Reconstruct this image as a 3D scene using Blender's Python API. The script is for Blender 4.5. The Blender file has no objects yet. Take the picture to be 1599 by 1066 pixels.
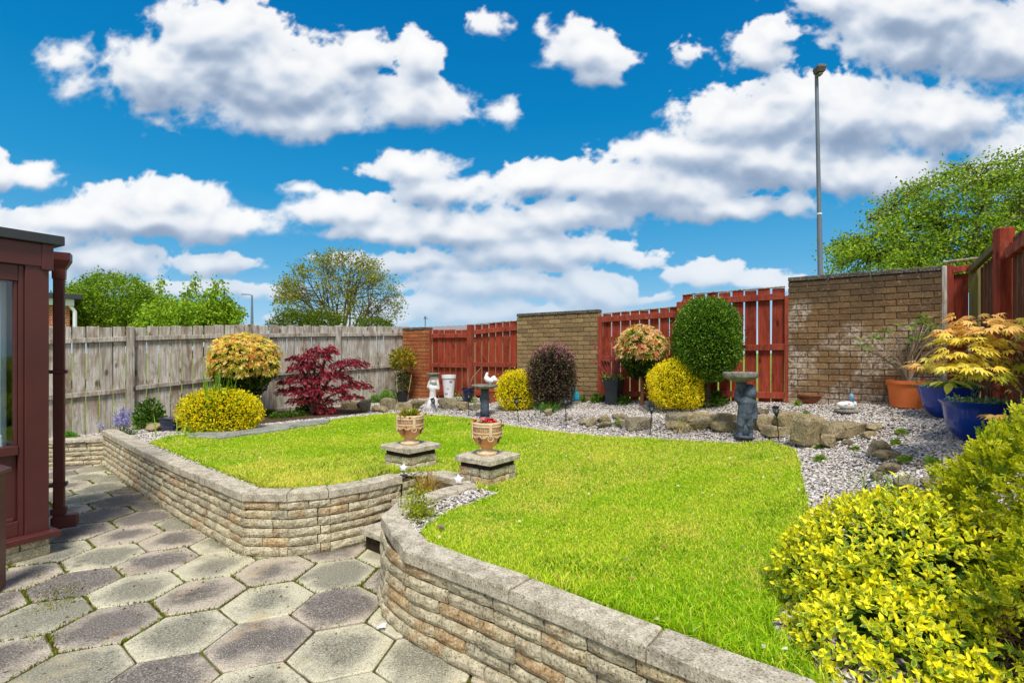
import bpy, bmesh, math, random
import numpy as np
from mathutils import Vector, Matrix, Euler
random.seed(11); RNG = np.random.default_rng(11)
PI = math.pi
scn = bpy.context.scene
C = scn.collection

# ------------------------------------------------------------------ camera, sun, sky, exposure
EYE = 1.45                                   # eye height over the patio, metres
FPX, CX, HY = 785.0, 799.5, 551.0            # focal length and horizon measured on the photograph
cam_d = bpy.data.cameras.new('camera'); cam = bpy.data.objects.new('camera', cam_d); C.objects.link(cam)
cam.location = (0, 0, EYE); cam.rotation_euler = (PI/2, 0, 0)
cam_d.sensor_width = 36; cam_d.lens = FPX/1599*36; cam_d.shift_y = 18/1599
cam_d.clip_start = 0.05; cam_d.clip_end = 3000
scn.camera = cam
SUN = Vector((0.04, -0.50, 0.84)).normalized()
sd = bpy.data.lights.new('sun', 'SUN'); sd.energy = 2.05; sd.angle = math.radians(16); sd.color = (1, .95, .86)
so = bpy.data.objects.new('sun', sd); C.objects.link(so); so.location = (0, 0, 30)
so.rotation_euler = SUN.to_track_quat('Z', 'Y').to_euler()
scn.view_settings.view_transform = 'Standard'; scn.view_settings.look = 'None'
scn.view_settings.exposure = 1.12; scn.view_settings.gamma = 1; scn.view_settings.use_curve_mapping = False
scn.render.engine = 'CYCLES'
cy = scn.cycles
cy.max_bounces = 6; cy.diffuse_bounces = 3; cy.glossy_bounces = 3; cy.transmission_bounces = 4; cy.transparent_max_bounces = 8

def S(r, g, b):                               # sRGB 0..255 -> linear
    f = lambda c: (c/255/12.92) if c/255 <= .04045 else ((c/255+.055)/1.055)**2.4
    return (f(r), f(g), f(b))

class NT:                                     # tiny node-tree helper
    def __init__(s, tree): s.t = tree; s.n = tree.nodes; s.l = tree.links
    def new(s, typ, **kw):
        nd = s.n.new(typ)
        for k, v in kw.items(): setattr(nd, k, v)
        return nd
    def link(s, a, b): s.l.new(a, b)
    def _in(s, sock, v):
        if hasattr(v, 'is_output') or isinstance(v, bpy.types.NodeSocket): s.l.new(v, sock)
        else: sock.default_value = v
    def math(s, op, a, b=None, c=None, clamp=False):
        nd = s.n.new('ShaderNodeMath'); nd.operation = op; nd.use_clamp = clamp
        s._in(nd.inputs[0], a)
        if b is not None: s._in(nd.inputs[1], b)
        if c is not None: s._in(nd.inputs[2], c)
        return nd.outputs[0]
    def vmath(s, op, a, b=None, scale=None):
        nd = s.n.new('ShaderNodeVectorMath'); nd.operation = op
        s._in(nd.inputs[0], a)
        if b is not None: s._in(nd.inputs[1], b)
        if scale is not None: s._in(nd.inputs['Scale'], scale)
        return nd.outputs['Value'] if op in ('LENGTH', 'DOT_PRODUCT', 'DISTANCE') else nd.outputs[0]
    def mix(s, f, a, b, blend='MIX'):
        nd = s.n.new('ShaderNodeMix'); nd.data_type = 'RGBA'; nd.blend_type = blend
        s._in(nd.inputs[0], f)
        s._in(nd.inputs[6], a if not isinstance(a, tuple) else (*a, 1)[:4])
        s._in(nd.inputs[7], b if not isinstance(b, tuple) else (*b, 1)[:4])
        return nd.outputs[2]
    def smooth(s, v, lo, hi, a=0.0, b=1.0):
        nd = s.n.new('ShaderNodeMapRange'); nd.interpolation_type = 'SMOOTHSTEP'
        s._in(nd.inputs[0], v); nd.inputs[1].default_value = lo; nd.inputs[2].default_value = hi
        nd.inputs[3].default_value = a; nd.inputs[4].default_value = b
        return nd.outputs[0]
    def noise(s, vec, scale, detail=4, rough=.55, lac=2.0, dist=0.0, dim='3D'):
        nd = s.n.new('ShaderNodeTexNoise'); nd.noise_dimensions = dim
        if vec is not None: s.l.new(vec, nd.inputs['Vector'])
        nd.inputs['Scale'].default_value = scale; nd.inputs['Detail'].default_value = detail
        nd.inputs['Roughness'].default_value = rough; nd.inputs['Lacunarity'].default_value = lac
        nd.inputs['Distortion'].default_value = dist
        return nd.outputs['Fac']
    def voro(s, vec, scale, feature='F1', out='Distance'):
        nd = s.n.new('ShaderNodeTexVoronoi'); nd.feature = feature
        if vec is not None: s.l.new(vec, nd.inputs['Vector'])
        nd.inputs['Scale'].default_value = scale
        return nd.outputs[out]

# --- world: Nishita sky, with cumulus clouds laid out by direction
world = bpy.data.worlds.new('World'); scn.world = world; world.use_nodes = True
def build_world():
    t = NT(world.node_tree); t.n.clear()
    out = t.new('ShaderNodeOutputWorld'); bg = t.new('ShaderNodeBackground')
    bg.inputs['Strength'].default_value = 0.1
    t.link(bg.outputs[0], out.inputs[0])
    sky = t.new('ShaderNodeTexSky', sky_type='NISHITA', sun_disc=False)
    sky.sun_elevation = math.asin(SUN.z); sky.sun_rotation = math.atan2(SUN.x, SUN.y)
    sky.altitude = 0; sky.air_density = 1.0; sky.dust_density = .6; sky.ozone_density = 3.0
    tc = t.new('ShaderNodeTexCoord')
    sp = t.new('ShaderNodeSeparateXYZ'); t.link(tc.outputs['Generated'], sp.inputs[0])
    K = 10/2**scn.view_settings.exposure
    # clear sky: deep blue overhead, paling to the horizon; Nishita carries the gradient
    hs = t.new('ShaderNodeHueSaturation'); hs.inputs['Saturation'].default_value = 1.55; hs.inputs['Value'].default_value = 1.0; hs.inputs['Hue'].default_value = .492
    t.link(sky.outputs[0], hs.inputs['Color'])
    skyc = t.mix(1.0, hs.outputs[0], (.78, 1.02, 1.30), 'MULTIPLY')
    grad = t.new('ShaderNodeValToRGB'); t.link(sp.outputs[2], grad.inputs[0]); gr = grad.color_ramp
    gr.elements[0].position = 0; gr.elements[0].color = (*[c*K for c in S(186, 210, 230)], 1)
    gr.elements[1].position = 1; gr.elements[1].color = (*[c*K for c in S(4, 84, 150)], 1)
    for pos, c in ((.06, (152, 194, 222)), (.16, (96, 170, 208)), (.28, (44, 148, 198)), (.42, (14, 128, 186)), (.6, (4, 106, 172))):
        e = gr.elements.new(pos); e.color = (*[a*K for a in S(*c)], 1)
    skyc = t.mix(.88, skyc, grad.outputs[0])
    col = skyc
    col = t.mix(t.smooth(sp.outputs[2], -.01, -.06), col, tuple(c*K for c in S(110, 120, 90)))
    t.link(col, bg.inputs['Color'])
build_world()

# ------------------------------------------------------------------ object helpers
def tag(o, label=None, cat=None, group=None, kind=None):
    if label: o['label'] = label
    if cat: o['category'] = cat
    if group: o['group'] = group
    if kind: o['kind'] = kind
    return o
def empty(name, loc=(0, 0, 0), rz=0, label=None, cat=None, group=None, kind=None):
    o = bpy.data.objects.new(name, None); C.objects.link(o); o.location = loc; o.rotation_euler = (0, 0, rz)
    o.empty_display_size = .05
    return tag(o, label, cat, group, kind)
def link(name, me, mat=None, parent=None, loc=None, rot=None, scale=None):
    if mat is not None and len(me.materials) == 0:
        for m in (mat if isinstance(mat, list) else [mat]): me.materials.append(m)
    o = bpy.data.objects.new(name, me); C.objects.link(o)
    if parent: o.parent = parent
    if loc is not None: o.location = loc
    if rot is not None: o.rotation_euler = rot
    if scale is not None: o.scale = scale
    return o
def mesh(name, V, F, col=None, smooth=False, midx=None):
    """V (n,3) array; F list of face arrays (m,k); col (n,3) point colours."""
    V = np.asarray(V, dtype=np.float32).reshape(-1, 3)
    if isinstance(F, np.ndarray): F = [F]
    elif len(F) and not isinstance(F[0], np.ndarray):
        d = {}
        for f in F: d.setdefault(len(f), []).append(f)
        F = [np.array(x) for x in d.values()]
    me = bpy.data.meshes.new(name)
    me.vertices.add(len(V)); me.vertices.foreach_set('co', V.ravel())
    loops = np.concatenate([f.ravel() for f in F]).astype(np.int32)
    tot = np.concatenate([np.full(len(f), f.shape[1]) for f in F]).astype(np.int32)
    st = np.concatenate([[0], np.cumsum(tot)[:-1]]).astype(np.int32)
    me.loops.add(len(loops)); me.loops.foreach_set('vertex_index', loops)
    me.polygons.add(len(tot)); me.polygons.foreach_set('loop_start', st); me.polygons.foreach_set('loop_total', tot)
    me.polygons.foreach_set('use_smooth', np.full(len(tot), bool(smooth)))
    if midx is not None: me.polygons.foreach_set('material_index', np.asarray(midx, dtype=np.int32))
    me.update(calc_edges=True)
    if col is not None:
        a = me.color_attributes.new('tint', 'FLOAT_COLOR', 'POINT')
        cc = np.ones((len(V), 4), dtype=np.float32); cc[:, :3] = col
        a.data.foreach_set('color', cc.ravel())
    return me
class MB:                                     # mesh builder: joins simple solids into ONE part
    def __init__(s): s.V = []; s.F = []; s.n = 0
    def add(s, V, F, M=None):
        V = np.asarray(V, float)
        if M is not None:
            M = np.array(M); V = V@M[:3, :3].T+M[:3, 3]
        s.V.append(V)
        for f in F: s.F.append([i+s.n for i in f])
        s.n += len(V); return s
    def box(s, c, d, rz=0, b=.004, M=None):
        V, F = chbox(d[0]/2, d[1]/2, d[2]/2, b)
        m = Matrix.Translation(c)@Matrix.Rotation(rz, 4, 'Z')
        if M is not None: m = M@m
        return s.add(V, F, m)
    def tube(s, pts, r, sides=6, cap=True):
        V, F = tube_geo(pts, r, sides, cap); return s.add(V, F)
    def lathe(s, prof, seg=24, M=None):
        V, F = lathe_geo(prof, seg); return s.add(V, F, M)
    def mesh(s, name, smooth=False): return mesh(name, np.concatenate(s.V), s.F, smooth=smooth)
    def build(s, name, mat, parent=None, smooth=False, **k): return link(name, s.mesh(name, smooth), mat, parent, **k)
def chbox(x, y, z, b):
    b = min(b, x*.45, y*.45, z*.45)
    V = []; idx = {}
    for sx in (-1, 1):
        for sy in (-1, 1):
            for sz in (-1, 1):
                for a in range(3):
                    p = [sx*(x-b), sy*(y-b), sz*(z-b)]; p[a] = (sx*x, sy*y, sz*z)[a]
                    idx[(sx, sy, sz, a)] = len(V); V.append(p)
    F = []
    for a in range(3):
        o = [i for i in range(3) if i != a]
        for s_ in (-1, 1):
            loop = []
            for (p, q) in ((-1, -1), (1, -1), (1, 1), (-1, 1)):
                k = [0, 0, 0]; k[a] = s_; k[o[0]] = p; k[o[1]] = q; loop.append(idx[(*k, a)])
            if (s_ > 0) != (a != 1): loop = loop[::-1]
            F.append(loop)
    for a in range(3):                        # edges parallel to a
        o = [i for i in range(3) if i != a]
        for p in (-1, 1):
            for q in (-1, 1):
                k0 = [0, 0, 0]; k0[a] = -1; k0[o[0]] = p; k0[o[1]] = q; k1 = list(k0); k1[a] = 1
                F.append([idx[(*k0, o[0])], idx[(*k1, o[0])], idx[(*k1, o[1])], idx[(*k0, o[1])]])
    for sx in (-1, 1):
        for sy in (-1, 1):
            for sz in (-1, 1): F.append([idx[(sx, sy, sz, 0)], idx[(sx, sy, sz, 1)], idx[(sx, sy, sz, 2)]])
    VV = np.array(V)
    for f in F:                               # face outward
        c = VV[f].mean(0); n = np.cross(VV[f[1]]-VV[f[0]], VV[f[2]]-VV[f[0]])
        if np.dot(n, c) < 0: f.reverse()
    return VV, F
def lathe_geo(prof, seg=24):
    V = []; F = []
    for (r, z) in prof:
        for k in range(seg): a = 2*PI*k/seg; V.append((r*math.cos(a), r*math.sin(a), z))
    for i in range(len(prof)-1):
        for k in range(seg):
            a = i*seg+k; b = i*seg+(k+1) % seg; F.append([a, b, b+seg, a+seg])
    F.append(list(range(seg))[::-1]); m = (len(prof)-1)*seg; F.append([m+k for k in range(seg)])
    return np.array(V), F
def tube_geo(pts, r, sides=6, cap=True):
    pts = [Vector(p) for p in pts]; n = len(pts)
    rr = r if hasattr(r, '__len__') else [r]*n
    V = []; F = []; ref = None
    for i, p in enumerate(pts):
        d = (pts[min(i+1, n-1)]-pts[max(i-1, 0)])
        d = d.normalized() if d.length > 1e-9 else Vector((0, 0, 1))
        if ref is None: ref = Vector((1, 0, 0)) if abs(d.x) < .8 else Vector((0, 1, 0))
        a = (ref-d*ref.dot(d)).normalized(); b = d.cross(a); ref = a
        for k in range(sides):
            t = 2*PI*k/sides; V.append(p+(a*math.cos(t)+b*math.sin(t))*rr[i])
    for i in range(n-1):
        for k in range(sides):
            q = i*sides+k; w = i*sides+(k+1) % sides; F.append([q, w, w+sides, q+sides])
    if cap: F.append(list(range(sides))[::-1]); F.append([(n-1)*sides+k for k in range(sides)])
    return np.array(V), F
def box_mesh(x, y, z, b=.004):
    V, F = chbox(x/2, y/2, z/2, b); return mesh('box', V, F)
def skin(name, verts, edges, mat, parent=None, root=0, sub=2, **k):
    """one continuous figure: round limbs swept from joint to joint (x, y, z, radius), fused and smoothed"""
    bm = bmesh.new(); bmesh.ops.create_icosphere(bm, subdivisions=2, radius=1); SV = np.array([v.co for v in bm.verts]); SF = [[v.index for v in f.verts] for f in bm.faces]; bm.free()
    mb = MB(); rm = min(v[3] for v in verts)
    for a, b in edges:
        pa, pb = np.array(verts[a][:3]), np.array(verts[b][:3]); ra, rb = verts[a][3], verts[b][3]; n = max(2, int(np.linalg.norm(pb-pa)/(.35*min(ra, rb)))+1)
        for i in range(n+1): t = i/n; t2 = t*t*(3-2*t); mb.V.append(SV*(ra+(rb-ra)*t2)+pa+(pb-pa)*t); mb.F.extend([[q+mb.n for q in f] for f in SF]); mb.n += len(SV)
    me = mb.mesh(name); o = bpy.data.objects.new(name, me); C.objects.link(o)
    rmd = o.modifiers.new('remesh', 'REMESH'); rmd.mode = 'VOXEL'; rmd.voxel_size = max(rm*.28, .0022); rmd.use_smooth_shade = True
    sm = o.modifiers.new('smooth', 'SMOOTH'); sm.factor = .6; sm.iterations = 6
    bpy.context.view_layer.update(); dg = bpy.context.evaluated_depsgraph_get()
    nm = bpy.data.meshes.new_from_object(o.evaluated_get(dg)); nm.name = name
    bpy.data.objects.remove(o); bpy.data.meshes.remove(me); nm.materials.clear(); nm.polygons.foreach_set('use_smooth', np.ones(len(nm.polygons), dtype=bool))
    return link(name, nm, mat, parent, **k)

def rot_of(a, b): return math.atan2(b[1]-a[1], b[0]-a[0])
def px(x, y, Y):                              # the point at distance Y seen at photo pixel x, y
    return Vector(((x-CX)/FPX*Y, Y, EYE-(y-HY)/FPX*Y))
def gz(x, y, z):                              # the point at height z seen at photo pixel x, y
    Y = (EYE-z)*FPX/(y-HY); return (((x-CX)/FPX*Y), Y)
def inpoly(P, poly):
    P = np.asarray(P); x, y = P[..., 0], P[..., 1]; r = np.zeros(x.shape, bool); n = len(poly)
    for i in range(n):
        x0, y0 = poly[i]; x1, y1 = poly[(i+1) % n]
        if y0 == y1: continue
        c = ((y0 > y) != (y1 > y)) & (x < (x1-x0)*(y-y0)/(y1-y0)+x0); r ^= c
    return r
def polydist(P, line):                        # distance to a polyline
    P = np.asarray(P)[..., :2]; best = np.full(P.shape[:-1], 1e9)
    for a, b in zip(line[:-1], line[1:]):
        a = np.array(a[:2]); b = np.array(b[:2]); ab = b-a
        t = np.clip(((P-a)@ab)/(ab@ab+1e-12), 0, 1); best = np.minimum(best, np.linalg.norm(P-a-t[..., None]*ab, axis=-1))
    return best
_ph = RNG.uniform(0, 6.28, (6, 8)); _fr = RNG.normal(0, 1, (6, 8, 3))
def nz(P, f=1.0, octs=4):                     # smooth pseudo noise about -1..1
    P = np.asarray(P, float)
    if P.shape[-1] == 2: P = np.concatenate([P, np.zeros(P.shape[:-1]+(1,))], -1)
    r = 0; amp = 1; tot = 0
    for o in range(octs):
        s = 0
        for k in range(8): s = s+np.sin(P@_fr[o % 6, k]*f*(2**o)+_ph[o % 6, k])
        r = r+amp*s/2.8; tot += amp; amp *= .5
    return np.clip(r/tot, -1.5, 1.5)

def setting(o): o['kind'] = 'structure'; return o
# ------------------------------------------------------------------ cumulus clouds: a far sheet of cloud in front, a coarser one round the rest of the sky
CL = [(400,128,235,88,1),(335,50,112,70,1),(655,92,42,50,1),(560,88,55,46,1),(640,165,105,50,1),(232,112,90,62,1),(470,190,165,34,.95),
      (100,92,48,46,.55),(128,140,50,30,.5),(922,84,82,40,1),(893,58,38,34,.9),(938,118,44,26,.85),(843,45,16,26,.5),(1182,80,54,42,.8),(1208,50,34,28,.7),(1074,84,28,24,.46),
      (786,178,40,24,.52),(757,36,36,22,.44),(1440,20,190,80,1),(1560,80,150,70,1),(1300,0,80,34,.85),(1420,75,110,50,.9),(645,262,88,32,1),(620,255,50,26,.9),
      (240,318,130,44,1),(345,352,105,34,1),(110,340,130,28,.9),(60,274,52,27,1),(0,275,30,28,.9),(250,345,190,34,1),
      (160,412,110,40,1),(340,414,76,24,1),(50,372,100,18,.85),(540,330,120,36,.9),(468,300,34,16,.55),(700,300,110,32,.8),(828,278,66,34,1),(600,365,110,20,.8),
      (960,285,130,42,1),(1060,300,140,38,1),(720,362,170,32,.95),(850,395,170,30,.95),(650,410,160,20,.75),(925,455,78,40,1),(780,450,160,28,.9),(870,340,150,30,.8),
      (1170,185,130,56,1),(1060,235,140,30,.95),(1320,185,160,66,1),(1480,195,150,72,1),(1590,270,120,70,1),(1180,250,210,42,1),(1350,275,200,44,1),(1260,150,90,40,.9),
      (1130,325,190,24,.85),(990,405,60,18,.75),(1108,432,66,30,1),(1190,440,60,22,.9),(660,478,110,20,.85),(760,490,170,18,.8),(300,455,190,16,.75),(560,500,160,16,.6),(1000,470,60,12,.4),(730,432,120,14,.7)]
def _perlin(x, y, seed):
    r = np.random.default_rng(seed); p = r.permutation(256); g = r.uniform(0, 2*np.pi, 256); gx, gy = np.cos(g), np.sin(g)
    xi = np.floor(x).astype(int); yi = np.floor(y).astype(int); xf = x-xi; yf = y-yi
    u = xf*xf*xf*(xf*(xf*6-15)+10); v = yf*yf*yf*(yf*(yf*6-15)+10)
    def h(i, j, a, b): k = p[(p[i & 255]+j) & 255]; return gx[k]*a+gy[k]*b
    n00 = h(xi, yi, xf, yf); n10 = h(xi+1, yi, xf-1, yf); n01 = h(xi, yi+1, xf, yf-1); n11 = h(xi+1, yi+1, xf-1, yf-1)
    return 1.5*((n00*(1-u)+n10*u)*(1-v)+(n01*(1-u)+n11*u)*v)
def _fbm(x, y, octs, seed, gain=.52, billow=False):
    r = 0; a = 1; t = 0
    for o in range(octs):
        n = _perlin(x*2**o+o*17.3, y*2**o-o*9.1, seed+o)
        if billow: n = 1-2.6*np.abs(n)
        r = r+a*n; t += a; a *= gain
    return r/t
def _blur(A, k):
    if k < 1: return A
    c = np.exp(-np.arange(-2*k, 2*k+1)**2/(2*(k*.9)**2)); c /= c.sum(); n = 2*k
    B = np.pad(A, ((n, n), (0, 0)), 'edge'); B = sum(c[i]*B[i:i+A.shape[0]] for i in range(len(c)))
    B = np.pad(B, ((0, 0), (n, n)), 'edge'); return sum(c[i]*B[:, i:i+A.shape[1]] for i in range(len(c)))
def _ss(x, a, b): t = np.clip((x-a)/(b-a), 0, 1); return t*t*(3-2*t)
def cloud_front(nu, nv, u0=-1.32, u1=1.32, v0=-.01, v1=.86):
    """columns u (right), rows v (up); returns rgb in display terms and alpha"""
    u = np.linspace(u0, u1, nu)[:, None]+np.zeros((1, nv)); v = np.linspace(v0, v1, nv)[None]+np.zeros((nu, 1))
    wx = _fbm(u*6, v*6, 4, 5); wy = _fbm(u*6+40, v*6+11, 4, 9)
    U = u+.030*wx; V = v+.022*wy
    k = 1.15                                   # puffs look smaller and flatter towards the horizon
    base = np.full(u.shape, -3.0); rel = np.zeros(u.shape); ws = np.zeros(u.shape)+1e-6
    L = list(CL)
    r = np.random.default_rng(4)
    for _ in range(26):                              # beside the frame the field goes on
        s = r.choice([-1, 1]); x = CX+s*r.uniform(860, 1030); y = r.uniform(10, 480); L.append((x, y, r.uniform(50, 130), r.uniform(18, 45), .95))
    for _ in range(16): L.append((r.uniform(-200, 1800), r.uniform(-110, -40), r.uniform(50, 130), r.uniform(20, 40), .9))
    for (x, y, rx, ry, w) in L:
        cx, cy_, a, b = (x-CX)/FPX, (HY-y)/FPX, rx/FPX, ry/FPX
        dy = (V-cy_)/b; dy = np.where(dy < 0, dy*1.12, dy); d = np.sqrt(((U-cx)/a)**2+dy**2)
        e = (1-d)*w*1.0
        m = np.exp(5*e); ws += m; rel += m*np.clip(dy, -1.3, 1.3); base = np.logaddexp(base*11, e*11)/11
    rel /= ws
    s1 = _fbm(U*8*k, V*11*k, 6, 21); bl = _fbm(U*11*k+3, V*13*k, 5, 31, .5, True); wisp = _fbm(u*22*k, v*30*k, 5, 55, .6)
    D = base*.95+.26*s1+.24*(bl-.12)+.24*wisp-.02
    soft = .15+.30*_ss(_fbm(u*3, v*3, 2, 77), -.2, .5)+.24*_ss(-rel, .0, .9)
    A = _ss(D, -.02, soft)
    thick = np.clip(D, 0, 1.1)
    px_ = (u1-u0)/nu; sv = (v1-v0)/nv
    def shf(F, du, dv):                             # F at (u+du, v+dv)
        i = int(round(du/px_)); j = int(round(dv/sv)); G = np.roll(np.roll(F, -i, 0), -j, 1); 
        if j > 0: G[:, -j:] = F[:, -j:]
        return G
    D1 = _blur(D, 1); D3 = _blur(D, 3); D8 = _blur(D, 8)
    D14 = _blur(D, 14); b3 = _blur(bl, 2)
    Lf = .5*(D1-shf(D1, .0, .008))+.8*(D3-shf(D3, -.004, .022))+1.0*(D8-shf(D8, -.01, .06))
    low = _fbm(u*4.5, v*8, 4, 41)
    sh = .72+.95*Lf+.26*rel-.48*_ss(D14, .05, .75)+.17*low+.26*(b3-.1)+.10*wisp
    sh = .5+.5*np.tanh((sh-.5)*1.7)
    sh = sh+(1-_ss(D, .05, .35))*.18*_ss(rel, -.5, .5)
    sh = np.clip(sh, 0, 1)
    pts = np.array([0, .25, .5, .75, 1]); cols = np.array([S(140,160,188), S(174,190,212), S(204,215,230), S(232,237,244), S(255,255,255)])
    rgb = np.stack([np.interp(sh, pts, cols[:, i]) for i in range(3)], -1)
    A = A*(.93+.07*_ss(D, .2, .6))
    # far haze of cloud low down
    hzn = _fbm(u*2.4, v*18, 5, 61); hz = _ss(v, .17, .0)*_ss(hzn, -.35, .35)*.62
    hc = np.array(S(206, 217, 232)); A2 = A+(1-A)*hz
    rgb = (rgb*A[..., None]+hc*((1-A)*hz)[..., None])/(A2[..., None]+1e-6)
    far_ = _ss(v, .30, .02)*.55; rgb = rgb*(1-far_[..., None])+np.array(S(200, 215, 234))*far_[..., None]; A2 = A2*(1-.25*_ss(v, .25, .0))
    f = _ss(u, u0, u0+.05)*_ss(u, u1, u1-.05)*_ss(v, v1, v1-.05)
    return u, v, rgb, A2*f

def build_clouds():
    m = bpy.data.materials.new('cloud'); m.use_nodes = True; t = NT(m.node_tree); t.n.clear()
    out = t.new('ShaderNodeOutputMaterial'); at = t.new('ShaderNodeAttribute'); at.attribute_name = 'cloud'
    em = t.new('ShaderNodeEmission'); em.inputs[1].default_value = 1/2**scn.view_settings.exposure; t.link(at.outputs['Color'], em.inputs[0])
    tr = t.new('ShaderNodeBsdfTransparent'); mx = t.new('ShaderNodeMixShader'); t.link(at.outputs['Alpha'], mx.inputs[0]); t.link(tr.outputs[0], mx.inputs[1]); t.link(em.outputs[0], mx.inputs[2]); t.link(mx.outputs[0], out.inputs[0])
    m.cycles.emission_sampling = 'NONE'
    def sheet(name, Dr, rgb, A, R):
        ni, nj = A.shape; V = Dr/np.linalg.norm(Dr, axis=-1, keepdims=True)*R+np.array([0, 0, EYE])
        idx = np.arange(ni*nj).reshape(ni, nj); F = np.stack([idx[:-1,:-1], idx[1:,:-1], idx[1:,1:], idx[:-1,1:]], -1).reshape(-1, 4)
        F = F[(A.ravel()[F] > .004).any(1)]
        used = np.unique(F); rm = np.zeros(ni*nj, int); rm[used] = np.arange(len(used))
        me = mesh(name, V.reshape(-1, 3)[used], rm[F], smooth=True)
        a = me.color_attributes.new('cloud', 'FLOAT_COLOR', 'POINT'); cc = np.concatenate([rgb.reshape(-1, 3), A.reshape(-1, 1)], 1)[used].astype(np.float32); a.data.foreach_set('color', cc.ravel())
        o = setting(link(name, me, m)); print('clouds', len(F)); return o
    u, v, rgb, A = cloud_front(1080, 352)
    sheet('clouds', np.stack([u, np.ones(u.shape), v], -1), rgb, A, 1500)
    az = np.radians(np.linspace(54, 306, 300))[:, None]; el = np.radians(np.linspace(1, 82, 90))[None]
    Dr = np.stack([np.sin(az)*np.cos(el), np.cos(az)*np.cos(el), np.sin(el)+0*az], -1)
    n = _fbm(az*3+0*el, el*6+0*az, 6, 121)+.4*_fbm(az*9+0*el, el*16+0*az, 4, 131); d = n+.30  # cloud cover out of view, thickened to add white ambient light
    sd_ = np.arccos(np.clip(Dr@np.array(SUN), -1, 1)); d = d-1.2*(1-_ss(sd_, .30, .6)); A = _ss(d, 0, .22)*_ss(az, math.radians(54), math.radians(60))*_ss(az, math.radians(306), math.radians(300))*_ss(el, math.radians(82), math.radians(70))
    sh = np.clip(.85-.6*_ss(d, .1, .7)+.2*n, 0, 1)[..., None]; rgb = np.array(S(150,172,204))*(1-sh)+np.array(S(252,253,255))*sh
    sheet('clouds', Dr, rgb, A, 1500)
build_clouds()

# ------------------------------------------------------------------ materials
def material(name): m = bpy.data.materials.new(name); m.use_nodes = True; t = NT(m.node_tree); return m, t, m.node_tree.nodes['Principled BSDF']
def setp(b, rough=.8, spec=.3, coat=0, metal=0):
    b.inputs['Roughness'].default_value = rough; b.inputs['Specular IOR Level'].default_value = spec
    b.inputs['Coat Weight'].default_value = coat; b.inputs['Metallic'].default_value = metal
def bump(t, b, h, strength=.5, dist=.01):
    nd = t.new('ShaderNodeBump'); nd.inputs['Strength'].default_value = strength; nd.inputs['Distance'].default_value = dist
    t.link(h, nd.inputs['Height']); t.link(nd.outputs[0], b.inputs['Normal'])
def pos(t): return t.new('ShaderNodeNewGeometry').outputs['Position']
def oinfo(t): return t.new('ShaderNodeObjectInfo').outputs['Random']
def stone_mat(name, cols, speck=(.5, .5, .45), dark=(.03, .03, .025), scale=1, orange=0, rough=.9, grain=90, moss=.15, bstr=.7):
    """grainy split stone: each block its own tone, pale specks, dark lichen"""
    m, t, b = material(name); P = pos(t); R = oinfo(t)
    ramp = t.new('ShaderNodeValToRGB'); t.link(R, ramp.inputs[0]); ramp.color_ramp.interpolation = 'LINEAR'
    e = ramp.color_ramp.elements; e[0].color = (*cols[0], 1); e[1].color = (*cols[-1], 1)
    for i, c in enumerate(cols[1:-1]): x = e.new((i+1)/(len(cols)-1)); x.color = (*c, 1)
    col = ramp.outputs[0]
    n1 = t.noise(P, 14*scale, 5, .65)
    col = t.mix(t.smooth(n1, .35, .7), col, t.mix(1, col, (.55, .53, .50), 'MULTIPLY'))
    if orange:
        n2 = t.noise(P, 7*scale, 3, .6); r2 = t.smooth(t.math('ADD', t.math('MULTIPLY', R, .5), n2), .82, 1.02)
        col = t.mix(t.math('MULTIPLY', r2, orange), col, S(190, 135, 75))
    g = t.noise(P, grain, 3, .7)
    col = t.mix(t.math('MULTIPLY', t.smooth(g, .54, .68), .65), col, speck)
    col = t.mix(t.math('MULTIPLY', t.smooth(g, .47, .35), .80), col, dark)
    g2 = t.noise(P, grain*.42, 4, .7)
    col = t.mix(t.math('MULTIPLY', t.smooth(g2, .60, .68), .7), col, speck)
    col = t.mix(t.math('MULTIPLY', t.smooth(g2, .42, .33), .7), col, dark)
    n3 = t.noise(P, 5*scale, 6, .7)
    col = t.mix(t.math('MULTIPLY', t.smooth(n3, .54, .72), .60), col, dark)
    if moss:
        n4 = t.noise(P, 9*scale, 5, .7); col = t.mix(t.math('MULTIPLY', t.smooth(n4, .58, .72), moss*3), col, S(96, 100, 40))
    t.link(col, b.inputs['Base Color']); setp(b, rough, .15)
    bump(t, b, t.math('ADD', t.noise(P, 34, 7, .75), t.math('MULTIPLY', g, .5)), bstr, .014)
    return m
def plain(name, c, rough=.6, spec=.4, coat=0, metal=0, var=.25, sc=12, bs=.1, dirt=None):
    m, t, b = material(name); P = pos(t)
    n = t.noise(P, sc, 5, .6)
    col = t.mix(t.smooth(n, .3, .75), c, tuple(x*(1-var) for x in c))
    if dirt: col = t.mix(t.math('MULTIPLY', t.smooth(t.noise(P, sc*2.3, 6, .7), .52, .68), .8), col, dirt)
    t.link(col, b.inputs['Base Color']); setp(b, rough, spec, coat, metal)
    if bs: bump(t, b, t.noise(P, sc*6, 4, .6), bs, .005)
    return m
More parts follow.
